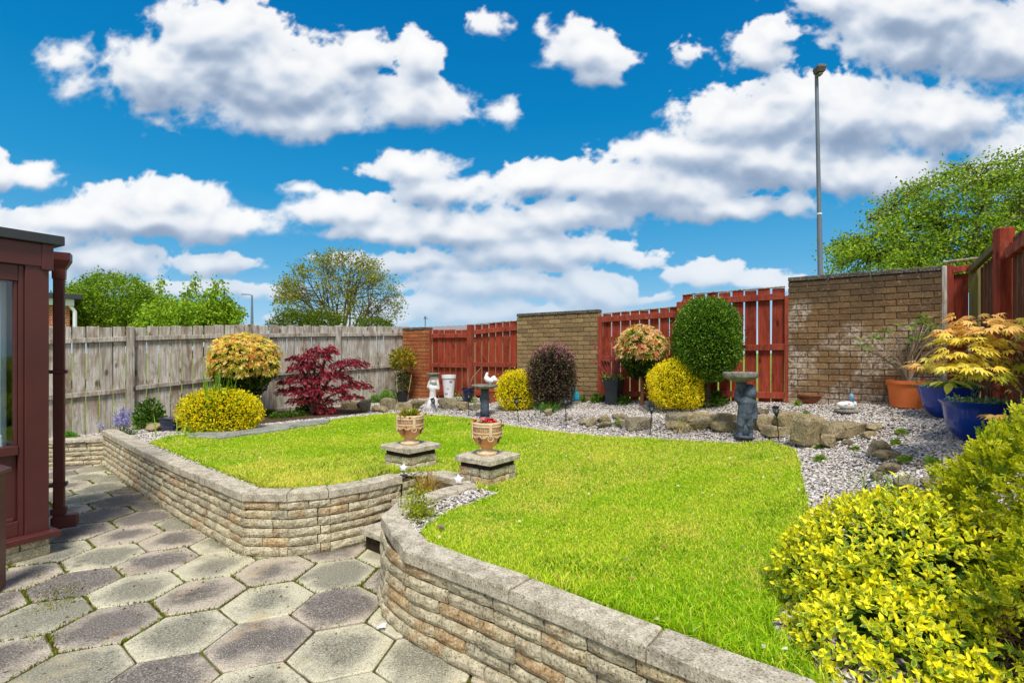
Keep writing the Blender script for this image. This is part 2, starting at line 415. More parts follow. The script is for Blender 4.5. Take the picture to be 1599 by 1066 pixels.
def wood(name, c1, c2, c3, paint=0, rough=.8, weather=None, wf=.5, axis=2):
    """boards: grain runs along the board, every board its own tone, knots; paint worn off in places"""
    m, t, b = material(name); R = oinfo(t)
    tc = t.new('ShaderNodeTexCoord').outputs['Object']
    P = pos(t)
    off = t.new('ShaderNodeCombineXYZ'); t.link(t.math('MULTIPLY', R, 37.0), off.inputs[0]); t.link(t.math('MULTIPLY', R, 91.0), off.inputs[1])
    Q = t.vmath('ADD', P, off.outputs[0])
    st = [1, 1, 1]; st[axis] = .06
    n1 = t.noise(t.vmath('MULTIPLY', Q, tuple(st)), 55, 5, .65, dist=.6)
    st[axis] = .35; n2 = t.noise(t.vmath('MULTIPLY', Q, tuple(st)), 5, 4, .6, dist=1.2)
    col = t.mix(t.smooth(n1, .36, .66), c1, c2)
    col = t.mix(t.smooth(n2, .42, .75), col, c3)
    col = t.mix(t.math('MULTIPLY', t.math('ABSOLUTE', t.math('SUBTRACT', R, .5)), .9), col, t.mix(1, col, (.5, .47, .43) if True else c3, 'MULTIPLY'))
    kn = t.voro(t.vmath('MULTIPLY', Q, (6, 6, 2.6)), 1.0); col = t.mix(t.math('MULTIPLY', t.smooth(kn, .17, .07), .8), col, tuple(x*.25 for x in c3))
    if weather: col = t.mix(t.math('MULTIPLY', t.smooth(t.noise(t.vmath('MULTIPLY', Q, (1, 1, .4)), 9, 6, .75), .6-.14*wf, .72), .85), col, weather)
    t.link(col, b.inputs['Base Color']); setp(b, rough, .2)
    bump(t, b, n1, .35, .006)
    return m
def leafmat(name, rough=.5, trans=.42, spec=.3):
    m, t, b = material(name)
    at = t.new('ShaderNodeAttribute'); at.attribute_name = 'tint'
    t.link(at.outputs['Color'], b.inputs['Base Color']); setp(b, rough, spec)
    tr = t.new('ShaderNodeBsdfTranslucent'); t.link(t.mix(1, at.outputs['Color'], (1.25, 1.3, .8), 'MULTIPLY'), tr.inputs[0])
    mx = t.new('ShaderNodeMixShader'); mx.inputs[0].default_value = trans
    t.link(b.outputs[0], mx.inputs[1]); t.link(tr.outputs[0], mx.inputs[2])
    t.link(mx.outputs[0], t.n['Material Output'].inputs[0])
    return m
def tintmat(name, rough=.85, spec=.2, grain=60, amt=.35, bs=.3):
    m, t, b = material(name); at = t.new('ShaderNodeAttribute'); at.attribute_name = 'tint'; P = pos(t)
    col = t.mix(t.math('MULTIPLY', t.smooth(t.noise(P, grain, 4, .6), .35, .7), amt), at.outputs['Color'], (.05, .045, .05))
    t.link(col, b.inputs['Base Color']); setp(b, rough, spec); bump(t, b, t.noise(P, grain*1.5, 4, .7), bs, .004)
    return m
M = {}
M['wallstone'] = stone_mat('split_walling_stone', [S(214,201,168), S(194,184,156), S(224,211,176), S(204,194,164), S(214,194,150)], speck=S(226,218,196), dark=S(84,74,54), orange=.4, moss=.05)
M['coping'] = stone_mat('coping_concrete', [S(208,197,174), S(198,188,166), S(216,205,180)], speck=S(236,228,212), dark=S(96,86,70), grain=120, moss=.05, bstr=.5)
M['mortar'] = plain('dark_mortar', S(66,58,44), .95, .1, var=.5, sc=30, bs=.5)
M['soil'] = plain('garden_soil', S(92,74,58), 1, .1, var=.5, sc=18, bs=1)
M['leaf'] = leafmat('leaf'); M['glossleaf'] = leafmat('glossy_leaf', .4, .3, .4); M['grass'] = leafmat('grass_blade', .55, .35)
M['bark'] = plain('bark', S(96,80,64), .9, .1, var=.45, sc=25, bs=.9)
M['palebark'] = plain('pale_bark', S(150,138,118), .9, .1, var=.35, sc=25, bs=.9)
M['pebble'] = tintmat('gravel_pebble')
M['rock'] = None
M['redwood'] = wood('red_stained_board', S(168,72,48), S(140,52,36), S(110,40,28), weather=S(156,92,70), wf=.5)
M['redrail'] = wood('red_stained_rail', S(172,84,60), S(148,60,44), S(124,46,36), weather=S(172,112,86), wf=.5)
M['greywood'] = wood('weathered_grey_board', S(212,206,196), S(158,148,136), S(134,112,92), weather=S(112,96,78), wf=.45)
M['brownwood'] = wood('brown_stained_board', S(118,72,52), S(92,54,40), S(100,78,58), weather=S(128,112,84), wf=.7)
M['mosswood'] = wood('mossy_post_wood', S(128,118,70), S(112,96,60), S(120,92,64), weather=S(104,112,50), wf=.8)
M['browngloss'] = plain('brown_gloss_paint', S(88,42,38), .42, .4, coat=.1, var=.2, sc=4, bs=.12, dirt=None)
M['black'] = plain('black_plastic', S(34,35,38), .45, .5, var=.2)
M['blackfelt'] = plain('black_roofing_edge', S(58,60,66), .6, .4, var=.2)
M['white'] = plain('white_paint', S(232,232,232), .5, .4, var=.1)
M['terracotta'] = plain('orange_terracotta', S(228,120,60), .7, .3, var=.15, sc=8)
M['terracotta_dark'] = plain('brown_terracotta', S(160,84,56), .7, .3, var=.2, sc=8)
M['blueglaze'] = plain('cobalt_glaze', S(4,58,160), .16, .5, coat=.3, var=.3, sc=5, bs=.04)
M['navyglaze'] = plain('navy_glaze', S(20,28,72), .25, .6, coat=.5, var=.3, sc=5, bs=.04)
M['slategrey'] = plain('slate_grey_cast_stone', S(82,92,106), .75, .3, var=.35, sc=14, bs=.4, dirt=S(120,130,142))
M['lichenstone'] = stone_mat('lichen_stone', [S(150,146,134), S(142,138,128)], grain=110)
M['whitestone'] = plain('white_painted_stone', S(226,222,222), .8, .2, var=.15, sc=20, bs=.5, dirt=S(160,150,150))
M['steel'] = plain('galvanised_steel', S(120,128,142), .55, .4, metal=.3, var=.2, sc=3)

def setting(o): o['kind'] = 'structure'; return o
# ------------------------------------------------------------------ the lie of the land
WALL_L = [(-5.33,6.54),(-4.20,5.52),(-3.00,4.47),(-1.93,3.60),(-1.60,3.585),(-1.33,3.68),(-1.10,3.86),(-.90,4.10)]      # outer face, left retaining wall
WALL_R = [(-.76,3.40),(-.795,3.01),(-.69,2.735),(-.53,2.54),(-.035,2.157),(.37,1.80),(.92,1.36),(1.55,.92)]             # outer face, right retaining wall
LOW = [(-7.3,6.12),(-5.33,6.60)]
FA, FB = np.array([-6.06,7.0]), np.array([-2.25,10.8]); FD = (FB-FA)/np.linalg.norm(FB-FA)        # grey fence line
WA = np.array([-2.2,10.8]); WD = np.array([.8115,-.5843])                                          # back boundary line
def wall_at(x):                                # the point of the back boundary line seen at photo column x
    k = (x-CX)/FPX; Y = 9.216/(1+.72*k); return np.array([k*Y, Y])
GARDEN = [(-7.3,5.99)]+[(-5.33,6.54)]+WALL_L[1:]+[(-.84,4.2),(-.66,4.19),(-.40,3.98),(-.44,3.8)]+WALL_R+[(2.6,.5),(4.3,.8),(4.4,4.1),(5.2,5.5),(-2.25,10.95),(-7.6,5.7)]
CP = [(632,624,.45),(670,620,.52),(740,621,.58),(810,622,.62),(870,624,.65),(938,624,.68),(1000,625,.71),(1060,626,.74),(1150,627,.78),(1232,627,.82),(1350,630,.84),(1470,634,.86),
 (1530,688,.72),(1480,655,.78),(1560,660,.8),(1400,690,.66),(1460,690,.70),(1450,760,.60),(1500,740,.66),(1599,760,.62),(1599,700,.72),(1420,650,.79),(1350,655,.75),
 (1250,648,.70),(1345,668,.66),(1160,650,.66),(1100,648,.64),(1000,650,.60),(950,645,.585),(880,640,.56),(800,640,.52),(720,633,.51),(640,634,.46),
 (640,650,.43),(700,652,.43),(760,660,.43),(870,674,.43),(940,682,.43),(1000,686,.43),(1080,690,.43),(1150,696,.43),(1220,704,.43),(1260,745,.44),(1270,790,.44),(1300,720,.46),(1330,760,.47),(1340,710,.50),(1380,800,.50),
 (120,690,.27),(85,686,.30),(160,680,.34),(230,668,.38),(330,658,.40),(400,652,.41),(470,646,.42),(540,638,.43),(590,630,.44)]
PTS = [(*gz(x, y, z), z) for x, y, z in CP]
for x, y in [(-4.3,6.0),(-3.5,5.5),(-3,6.5),(-2.5,5),(-2,4.3),(-1.5,4.2),(-1.5,6),(-1,5),(-.5,6),(0,5),(0,4),(0,3),(.5,2.4),(.8,3.4),(1,5),(1.5,4),(1,1.7),(2,4.8),(1.6,2.6),(0,6.5),(-2,7),(.3,2.2),(-.4,3.2)]: PTS.append((x, y, .42))
for x, y, z in [(2.2,2.2,.47),(2.8,2.2,.55),(3.5,2.5,.6),(2,1,.45),(4,1.5,.6),(4,3,.66),(5.2,5.5,.87)]: PTS.append((x, y, z))
PTS = np.array(PTS)
GX = np.arange(-7.8, 5.8, .05); GY = np.arange(.4, 11.2, .05)
_gx, _gy = np.meshgrid(GX, GY, indexing='ij')
_d2 = (_gx[..., None]-PTS[:, 0])**2+(_gy[..., None]-PTS[:, 1])**2
_w = np.exp(-_d2/(2*.30**2))+1e-4/(1+_d2)**3
GZ = (_w*PTS[:, 2]).sum(-1)/_w.sum(-1)
def H(x, y):
    fx = np.clip((np.asarray(x, float)-GX[0])/.05, 0, len(GX)-1.001); fy = np.clip((np.asarray(y, float)-GY[0])/.05, 0, len(GY)-1.001)
    i = fx.astype(int); j = fy.astype(int); a = fx-i; b = fy-j
    return GZ[i, j]*(1-a)*(1-b)+GZ[i+1, j]*a*(1-b)+GZ[i, j+1]*(1-a)*b+GZ[i+1, j+1]*a*b
def on(x, y, dz=0):                            # the point of the garden ground seen at photo pixel x, y
    Y = 1.3
    while Y < 12:
        X = (x-CX)/FPX*Y; z = EYE-(y-HY)/FPX*Y
        if z <= float(H(X, Y)): break
        Y += .01
    return Vector(((x-CX)/FPX*Y, Y, float(H((x-CX)/FPX*Y, Y))+dz))
LAWN = [gz(x, y, .43) for x, y in [(232,692),(262,681),(330,676),(400,669),(450,664),(520,655),(560,651),(605,646),(640,647),(700,650),(760,659),(815,668),(870,675),(940,683),(1000,686),(1080,690),(1150,694),(1205,694),(1240,705),(1250,730),(1253,760),(1262,800),(1255,850),(1235,915),(1205,975)]]
LAWN += [(1.0,1.50),(.47,1.93),(.07,2.27),(-.41,2.63),(-.53,2.90),(-.42,3.25),(-.22,3.50),(-.08,3.68)]
LAWN += [(-.26,3.80),(-.30,4.02),(-.48,4.18),(-.66,4.34),(-.82,4.34),(-1.0,4.24),(-1.22,3.95),(-1.42,3.84),(-1.62,3.76),(-1.88,3.80),(-2.9,4.66),(-4.05,5.66)]
SOILBED = [gz(x, y, z) for x, y, z in [(262,676,.4),(330,672,.41),(400,662,.42),(450,657,.42),(520,650,.43),(575,645,.43),(560,636,.43),(500,636,.43),(400,640,.42),(330,646,.41)]]
STEPHOLE = [(-.90,4.12),(-.84,4.2),(-.66,4.19),(-.40,3.98),(-.44,3.8),(-.76,3.38)]

def region_mesh(name, poly, zoff, mat, step=.05, hole=None, kind='structure', noise_amp=0):
    xs = np.arange(min(p[0] for p in poly), max(p[0] for p in poly)+step, step); ys = np.arange(min(p[1] for p in poly), max(p[1] for p in poly)+step, step)
    X, Y = np.meshgrid(xs, ys, indexing='ij'); Z = H(X, Y)+zoff
    if noise_amp: Z = Z+nz(np.stack([X, Y], -1), 3)*noise_amp
    idx = np.arange(X.size).reshape(X.shape)
    cx = (X[:-1, :-1]+step/2); cyy = (Y[:-1, :-1]+step/2)
    ok = inpoly(np.stack([cx, cyy], -1), poly)
    if hole: 
        for ln in hole: ok &= polydist(np.stack([cx, cyy], -1), ln) > .075
    F = np.stack([idx[:-1, :-1][ok], idx[1:, :-1][ok], idx[1:, 1:][ok], idx[:-1, 1:][ok]], -1)
    used = np.unique(F); rm = np.zeros(X.size, int); rm[used] = np.arange(len(used))
    V = np.stack([X.ravel(), Y.ravel(), Z.ravel()], -1)[used]
    me = mesh(name, V, rm[F], smooth=True); return tag(link(name, me, mat), kind=kind)

def build_ground():
    m, t, b = material('outer_ground'); P = pos(t)
    col = t.mix(t.smooth(t.noise(P, 1.2, 6, .6), .35, .65), S(108,128,48), S(132,150,56)); t.link(col, b.inputs['Base Color']); setp(b, 1, .1)
    xs = np.concatenate([[-900,-300,-100,-40,-20], np.arange(-12, 12.1, .5), [20,40,100,300,900]]); ys = np.concatenate([[-60,-20,-6], np.arange(-2, 16.1, .5), [24,40,100,300,1200]])
    X, Y = np.meshgrid(xs, ys, indexing='ij')
    def side(A, D): return (X-A[0])*(-D[1])+(Y-A[1])*D[0]       # >0 beyond the line
    out = (side(FA, FD) > .35) | (side(WA, WD) > .35)
    Z = np.where(out, .28, -.05)
    idx = np.arange(X.size).reshape(X.shape); F = np.stack([idx[:-1,:-1], idx[1:,:-1], idx[1:,1:], idx[:-1,1:]], -1).reshape(-1, 4)
    setting(link('ground', mesh('ground', np.stack([X, Y, Z], -1).reshape(-1, 3), F), m))
    # gravelled garden bed
    m, t, b = material('gravel_base'); P = pos(t)
    v = t.voro(P, 55, out='Color'); g = t.new('ShaderNodeRGBToBW'); t.link(v, g.inputs[0])
    col = t.mix(g.outputs[0], S(88,80,80), S(172,164,168)); t.link(col, b.inputs['Base Color']); setp(b, .95, .1); bump(t, b, t.voro(P, 55), 1, .02)
    region_mesh('garden_bed', GARDEN, -.012, m, hole=[WALL_L+[(-.84,4.2),(-.66,4.19)], [(-.40,3.98),(-.44,3.8)]+WALL_R, [(-7.3,6.0),(-5.33,6.54)]])
    m, t, b = material('lawn_base'); P = pos(t)
    col = t.mix(t.smooth(t.noise(P, 6, 5, .6), .35, .65), S(104,140,22), S(140,150,48)); t.link(col, b.inputs['Base Color']); setp(b, 1, .1)
    region_mesh('lawn', LAWN, .004, m)
    region_mesh('soil_bed', SOILBED, .010, M['soil'], noise_amp=.012)
build_ground()

# ------------------------------------------------------------------ hexagonal patio
def build_patio():
    m, t, b = material('joint_moss'); P = pos(t)
    col = t.mix(t.smooth(t.noise(P, 4, 6, .7), .42, .6), S(78,60,42), S(96,104,28)); t.link(col, b.inputs['Base Color']); setp(b, 1, .1); bump(t, b, t.noise(P, 80, 4, .7), 1, .01)
    patio = setting(link('patio', mesh('patio', [(-9,-3,-.016),(3.2,-3,-.016),(3.2,2.5,-.016),(-.5,4.4,-.016),(-5.3,7.0,-.016),(-9,6.2,-.016)], [[0,1,2,3,4,5]]), m))
    s = .2586; ang = math.radians(20.70); off = np.array([-1.49050*EYE, 1.85297*EYE]); ca, sa = math.cos(ang), math.sin(ang)
    def slab_mat(name, c_rim, c_mid, rust):
        m, t, b = material(name); P = pos(t); R = oinfo(t)
        tc = t.new('ShaderNodeTexCoord').outputs['Object']
        wob = t.noise(P, 4.2, 5, .62)
        spp = t.new('ShaderNodeSeparateXYZ'); t.link(tc, spp.inputs[0])
        flat = t.new('ShaderNodeCombineXYZ'); t.link(spp.outputs[0], flat.inputs[0]); t.link(spp.outputs[1], flat.inputs[1])
        rad = t.math('ADD', t.vmath('LENGTH', flat.outputs[0]), t.math('MULTIPLY', t.math('SUBTRACT', wob, .5), .42))
        rad = t.math('ADD', rad, t.math('MULTIPLY', t.math('SUBTRACT', R, .62), .14))
        col = t.mix(t.smooth(rad, .09, .25), c_mid, c_rim)                 # surface skin kept at the rim, aggregate worn bare in the middle
        col = t.mix(t.math('MULTIPLY', R, .35), col, t.mix(1, col, (.72, .74, .70), 'MULTIPLY'))
        g = t.noise(P, 130, 3, .75)
        col = t.mix(t.math('MULTIPLY', t.smooth(g, .53, .66), .6), col, S(218,210,206))
        col = t.mix(t.math('MULTIPLY', t.smooth(g, .47, .36), .75), col, S(52,46,44))
        col = t.mix(t.math('MULTIPLY', t.smooth(t.noise(P, 3.1, 5, .65), .56, .7), .6), col, rust)
        col = t.mix(t.math('MULTIPLY', t.smooth(t.noise(P, 6.5, 6, .7), .57, .72), .7), col, S(78,72,58))
        t.link(col, b.inputs['Base Color']); setp(b, .92, .15); bump(t, b, t.math('ADD', g, t.noise(P, 18, 5, .6)), .5, .008)
        return m
    pink = slab_mat('pinkish_slab', S(198,184,162), S(116,108,99), S(190,166,134)); green = slab_mat('greenish_slab', S(212,204,174), S(142,138,118), S(188,172,132))
    greens = {(0,1),(1,-1),(-1,1),(-1,3),(1,1),(2,-1),(3,-1),(3,-3),(0,-1),(1,-3),(-2,0),(2,-3),(-2,4),(0,4),(-3,2),(-3,5)}
    def hexm(name, mat, r, seed):
        rr_ = np.random.default_rng(seed); ring = []
        for k in range(6):
            p0, p1 = [np.array([r*math.cos(PI/3*(k+i)), r*math.sin(PI/3*(k+i))]) for i in (0, 1)]
            for j in range(4):
                q = p0+(p1-p0)*j/4; ring.append(q*(1+rr_.uniform(-.012, .003)-(.012 if j == 0 else 0)))
        ring = np.array(ring); m = 24; V = []
        for f, z in ((1, -.04), (1, -.007), (1-.010/r, 0)): V += [(x*f, y*f, z+(rr_.uniform(-.001, .0005) if z == 0 else 0)) for x, y in ring]
        F = [[L+k, L+(k+1) % m, L+m+(k+1) % m, L+m+k] for L in (0, m) for k in range(m)]+[list(range(2*m, 3*m))]
        me = mesh(name, V, F); me.materials.append(mat); return me
    mp, mg = [hexm('slab_pink', pink, s-.0055, i) for i in range(4)], [hexm('slab_green', green, s-.0055, 9+i) for i in range(4)]
    garden = [tuple(p) for p in GARDEN]; rnd = random.Random(3)
    joints = []
    for q in range(-14, 14):
        for r in range(-16, 16):
            lx, ly = 1.5*q, math.sqrt(3)*(r+q/2)
            X = s*(lx*ca-ly*sa)+off[0]; Y = s*(lx*sa+ly*ca)+off[1]
            if Y < 1.0 or Y > 7.1 or X < -6.6 or X > 1.6: continue
            d = float(polydist(np.array([X, Y]), [p for p in LOW+WALL_L+WALL_R]))
            if inpoly(np.array([X, Y]), garden) and d > .26: continue
            if abs(X)/Y > 1.25: continue
            if X < -3.5 and (X+3.36)*.87+(Y-3.66)*.5 < -.6 and Y < 4.6 and (X+3.36)*(-.5)+(Y-3.66)*.87 < .1 : continue
            g = (q, r) in greens or ((q, r) not in {(0,0),(1,0),(-1,2),(0,2),(2,0),(2,-2),(3,-2)} and rnd.random() < .42)
            link('paving_slab', (mg if g else mp)[(q*3+r*5) % 4], None, patio, loc=(X, Y, rnd.uniform(-.003, .003)+.0), rot=(rnd.gauss(0, .005), rnd.gauss(0, .005), ang+rnd.gauss(0, .007)+PI/3*((q+2*r) % 6)))
            for k in range(3):
                a0, a1 = ang+PI/3*k, ang+PI/3*(k+1)
                joints.append(((X+s*math.cos(a0), Y+s*math.sin(a0)), (X+s*math.cos(a1), Y+s*math.sin(a1))))
    # moss and tiny weeds in the joints
    P = []
    for a, b in joints:
        a = np.array(a); b = np.array(b); mid = (a+b)/2
        lvl = float(nz(mid, 1.7)); n = int(max(0, 8+150*lvl))
        if n == 0: continue
        t = RNG.uniform(0, 1, n); t = t**(RNG.uniform(.5, 1.8)); q = a+t[:, None]*(b-a)+RNG.normal(0, .0065, (n, 2)); P.append(q)
    for c, n, r in (((-1.55,3.1),60,.05),((-2.75,3.05),260,.07),((-2.62,2.9),180,.05),((-2.37,2.55),200,.04),((-2.0,4.1),120,.06),((-2.35,4.25),240,.07),((-2.5,3.75),80,.05),((-3.0,4.55),120,.05),((-4.6,5.75),200,.12),((-1.35,2.05),100,.03),((-1.8,2.0),160,.04)):
        P.append(np.array(c)+RNG.normal(0, r, (n, 2)))
    wl = np.array(WALL_L); 
    for k in range(len(wl)-1):
        n = int(420*np.linalg.norm(wl[k+1]-wl[k])/1.2); t = RNG.uniform(0, 1, n); nn = np.array([wl[k+1][1]-wl[k][1], -(wl[k+1][0]-wl[k][0])]); nn /= np.linalg.norm(nn)
        P.append(wl[k]+t[:, None]*(wl[k+1]-wl[k])+nn*np.abs(RNG.normal(.01, .03, (n, 1))))
    P = np.concatenate(P); P = P[~inpoly(P, garden)]
    n = len(P); a = RNG.uniform(0, 6.28, n); h = RNG.uniform(.002, .011, n)*(1+1.0*(RNG.random(n) < .06)); w = RNG.uniform(.003, .008, n)
    base = np.c_[P, np.full(n, -.012)]
    V = np.stack([base+np.c_[np.cos(a)*w, np.sin(a)*w, np.zeros(n)], base-np.c_[np.cos(a)*w, np.sin(a)*w, np.zeros(n)], base+np.c_[RNG.normal(0, .008, (n, 2)), h+.012]], 1)
    pal = np.array([S(120,140,20), S(150,160,40), S(96,110,24), S(110,84,50), S(132,100,60)]); cc = pal[RNG.choice(5, n, p=[.3,.25,.2,.13,.12])]
    me = mesh('moss', V.reshape(-1, 3), np.arange(n*3).reshape(-1, 3), col=np.repeat(cc, 3, 0)); tag(link('moss', me, M['leaf'], patio), kind='stuff')
build_patio()

# ------------------------------------------------------------------ split-stone walls
def rough_block(L, Hh, D, seed, amp=.0034, round_=.006):
    """stone with a riven, rounded face on -y; x along the wall, z up"""
    r = np.random.default_rng(seed); nx, nzz = 5, 3
    V = []; F = []
    xs = np.linspace(-L/2, L/2, nx); zs = np.linspace(-Hh/2, Hh/2, nzz+1)
    for z in zs:
        for x in xs:
            ex = (x in (xs[0], xs[-1])); ez = (z in (zs[0], zs[-1]))
            y = -D/2+(round_*1.3 if (ex or ez) else 0)+(round_*.8 if ex and ez else 0)+r.uniform(-amp, amp)*(.5 if (ex or ez) else 1)
            V.append((x+(0 if not ex else r.uniform(-.002, .002)), y, z+(r.uniform(-.0022, .0022))))
    W = nx
    for j in range(nzz):
        for i in range(nx-1): a = j*W+i; F.append([a, a+1, a+1+W, a+W])
    n0 = len(V); C8 = [(-L/2, D/2, -Hh/2), (L/2, D/2, -Hh/2), (L/2, D/2, Hh/2), (-L/2, D/2, Hh/2)]; V += C8
    top = nzz*W
    F += [[n0+1, n0, n0+3, n0+2], list(range(W))[::-1]+[n0, n0+1], [top+i for i in range(W)]+[n0+2, n0+3],
          [0]+[n0]+[n0+3]+[top]+[W*j for j in range(nzz-1, 0, -1)], [n0+1, W-1]+[W*j+W-1 for j in range(1, nzz)]+[top+W-1, n0+2]]
    F[-2] = F[-2][::-1]; F[-2] = [top]+[n0+3]+[n0]+[0]+[W*j for j in range(1, nzz)]
    return np.array(V), F
class Path:
    def __init__(s, pts):
        s.p = [np.array(p, float) for p in pts]; s.l = [np.linalg.norm(b-a) for a, b in zip(s.p[:-1], s.p[1:])]; s.c = np.concatenate([[0], np.cumsum(s.l)]); s.L = s.c[-1]
    def at(s, d):
        d = min(max(d, 0), s.L); i = min(int(np.searchsorted(s.c, d, 'right'))-1, len(s.l)-1); return s.p[i]+(s.p[i+1]-s.p[i])*((d-s.c[i])/s.l[i])
    def off(s, d, o):                          # offset to the left of travel
        e = .03; a, b = s.at(d-e), s.at(d+e); t = b-a; t /= np.linalg.norm(t)+1e-9; return s.at(d)+np.array([-t[1], t[0]])*o
STONES = {}
def stone_mesh(L):
    k = round(L/.02); 
    if k not in STONES: STONES[k] = [mesh('walling_stone', *rough_block(k*.02-.006, .0585, .10, 100*k+i)) for i in range(3)]
    return random.choice(STONES[k])
def stone_wall(path, z0, rows, rh, root, zfun=None, seed=1, plinth=False):
    rnd = random.Random(seed); P = Path(path)
    def turn(i): u = P.p[i]-P.p[i-1]; v = P.p[i+1]-P.p[i]; return abs(math.atan2(u[0]*v[1]-u[1]*v[0], u@v))
    sharp = [P.c[i] for i in range(1, len(P.p)-1) if turn(i) > .2]
    for r in range(rows):
        d = -rnd.uniform(0, .1); breaks = [c for c in P.c]
        while d < P.L:
            L = rnd.choice([.14, .20, .22, .24, .26, .28])
            a, b = max(d, 0), min(d+L, P.L); d += L
            for cb in sharp:
                if a+.02 < cb < b-.02: b = cb; d = cb
            if b-a < .03: continue
            if b in sharp: b_ = b+.012
            pa, pb = P.at(a), P.at(b); mid = (pa+pb)/2; ll = np.linalg.norm(pb-pa); ang = rot_of(pa, pb)
            nrm = np.array([-math.sin(ang), math.cos(ang)])
            me = stone_mesh(ll); sc = ll/(round(ll/.02)*.02)
            out = rnd.uniform(-.004, .006)+(.012 if plinth and r == 0 else 0)
            c = mid+nrm*(.05-out)
            zc = z0+rh*(r+.5)
            if zfun: zc = zfun(mid, r)
            o = link('walling_stone', me, M['wallstone'], root, loc=(c[0], c[1], zc), rot=(rnd.uniform(-.01, .01), rnd.uniform(-.012, .012), ang), scale=(sc, 1, rh/.0655))
    # dark core behind the joints
    V = []; n = max(2, int(P.L/.12)); 
    for i in range(n+1):
        d = P.L*i/n
        for o_ in (.020, .10):
            q = P.off(d, o_)
            for z in (z0-.02, z0+rows*rh): V.append((q[0], q[1], z if z < z0 else (z0+rows*rh)))
    F = []
    for i in range(n):
        a = 4*i; b = a+4
        F += [[a, b, b+1, a+1], [a+2, a+3, b+3, b+2], [a+1, b+1, b+3, a+3]]
    F += [[0, 1, 3, 2], [4*n, 4*n+2, 4*n+3, 4*n+1]]
    link('mortar_core', mesh('mortar_core', V, F), M['mortar'], root)
def coping_block(quad, z0, z1, seed):
    """quad: outer a, outer b, inner b, inner a (xy)"""
    r = np.random.default_rng(seed); q = np.array(quad, float); c = q.mean(0)
    q = c+(q-c)*(1-.004/np.linalg.norm(q-c, axis=1, keepdims=True)); bev = .008
    V = []; n = 5
    ring = []
    for a, b, k in ((q[0], q[1], n), (q[1], q[2], 2), (q[2], q[3], n), (q[3], q[0], 2)):
        for i in range(k): ring.append(a+(b-a)*i/k)
    ring = np.array(ring); m = len(ring); jit = r.uniform(-.0035, .0035, (m, 2))
    lo = ring+jit*.6; hi = ring+jit; top = c+(ring-c)*(1-bev/np.linalg.norm(ring-c, axis=1, keepdims=True))
    for arr, z in ((lo, z0), (hi, z1-bev), (top, z1)):
        for p in arr: V.append((p[0], p[1], z+r.uniform(-.0012, .0012)))
    F = [list(range(m))[::-1], [2*m+i for i in range(m)]]
    for L in (0, m):
        for i in range(m): F.append([L+i, L+(i+1) % m, L+m+(i+1) % m, L+m+i])
    V = np.array(V); cc = V.mean(0)
    a0 = V[F[1]]; area = np.cross(a0[1]-a0[0], a0[2]-a0[0])
    s = sum((a0[i][0]*a0[(i+1) % m][1]-a0[(i+1) % m][0]*a0[i][1]) for i in range(m))
    if s < 0: F = [f[::-1] for f in F]
    return V, F
def coping(path, w, z0, z1, root, step=.45, over=.012, seed=5, cuts=None, zf=None):
    P = Path(path); n = max(1, round(P.L/step)); ds = cuts or [P.L*i/n for i in range(n+1)]
    for i, (a, b) in enumerate(zip(ds[:-1], ds[1:])):
        qa, qb = P.off(a, -over), P.off(b, -over); ra, rb = P.off(a, w-over), P.off(b, w-over)
        dz = zf(P.at((a+b)/2)) if zf else 0
        link('coping_stone', mesh('coping_stone', *coping_block([qa, qb, rb, ra], z0+dz, z1+dz+random.Random(seed*50+i).uniform(-.003, .003), seed*100+i)), M['coping'], root)

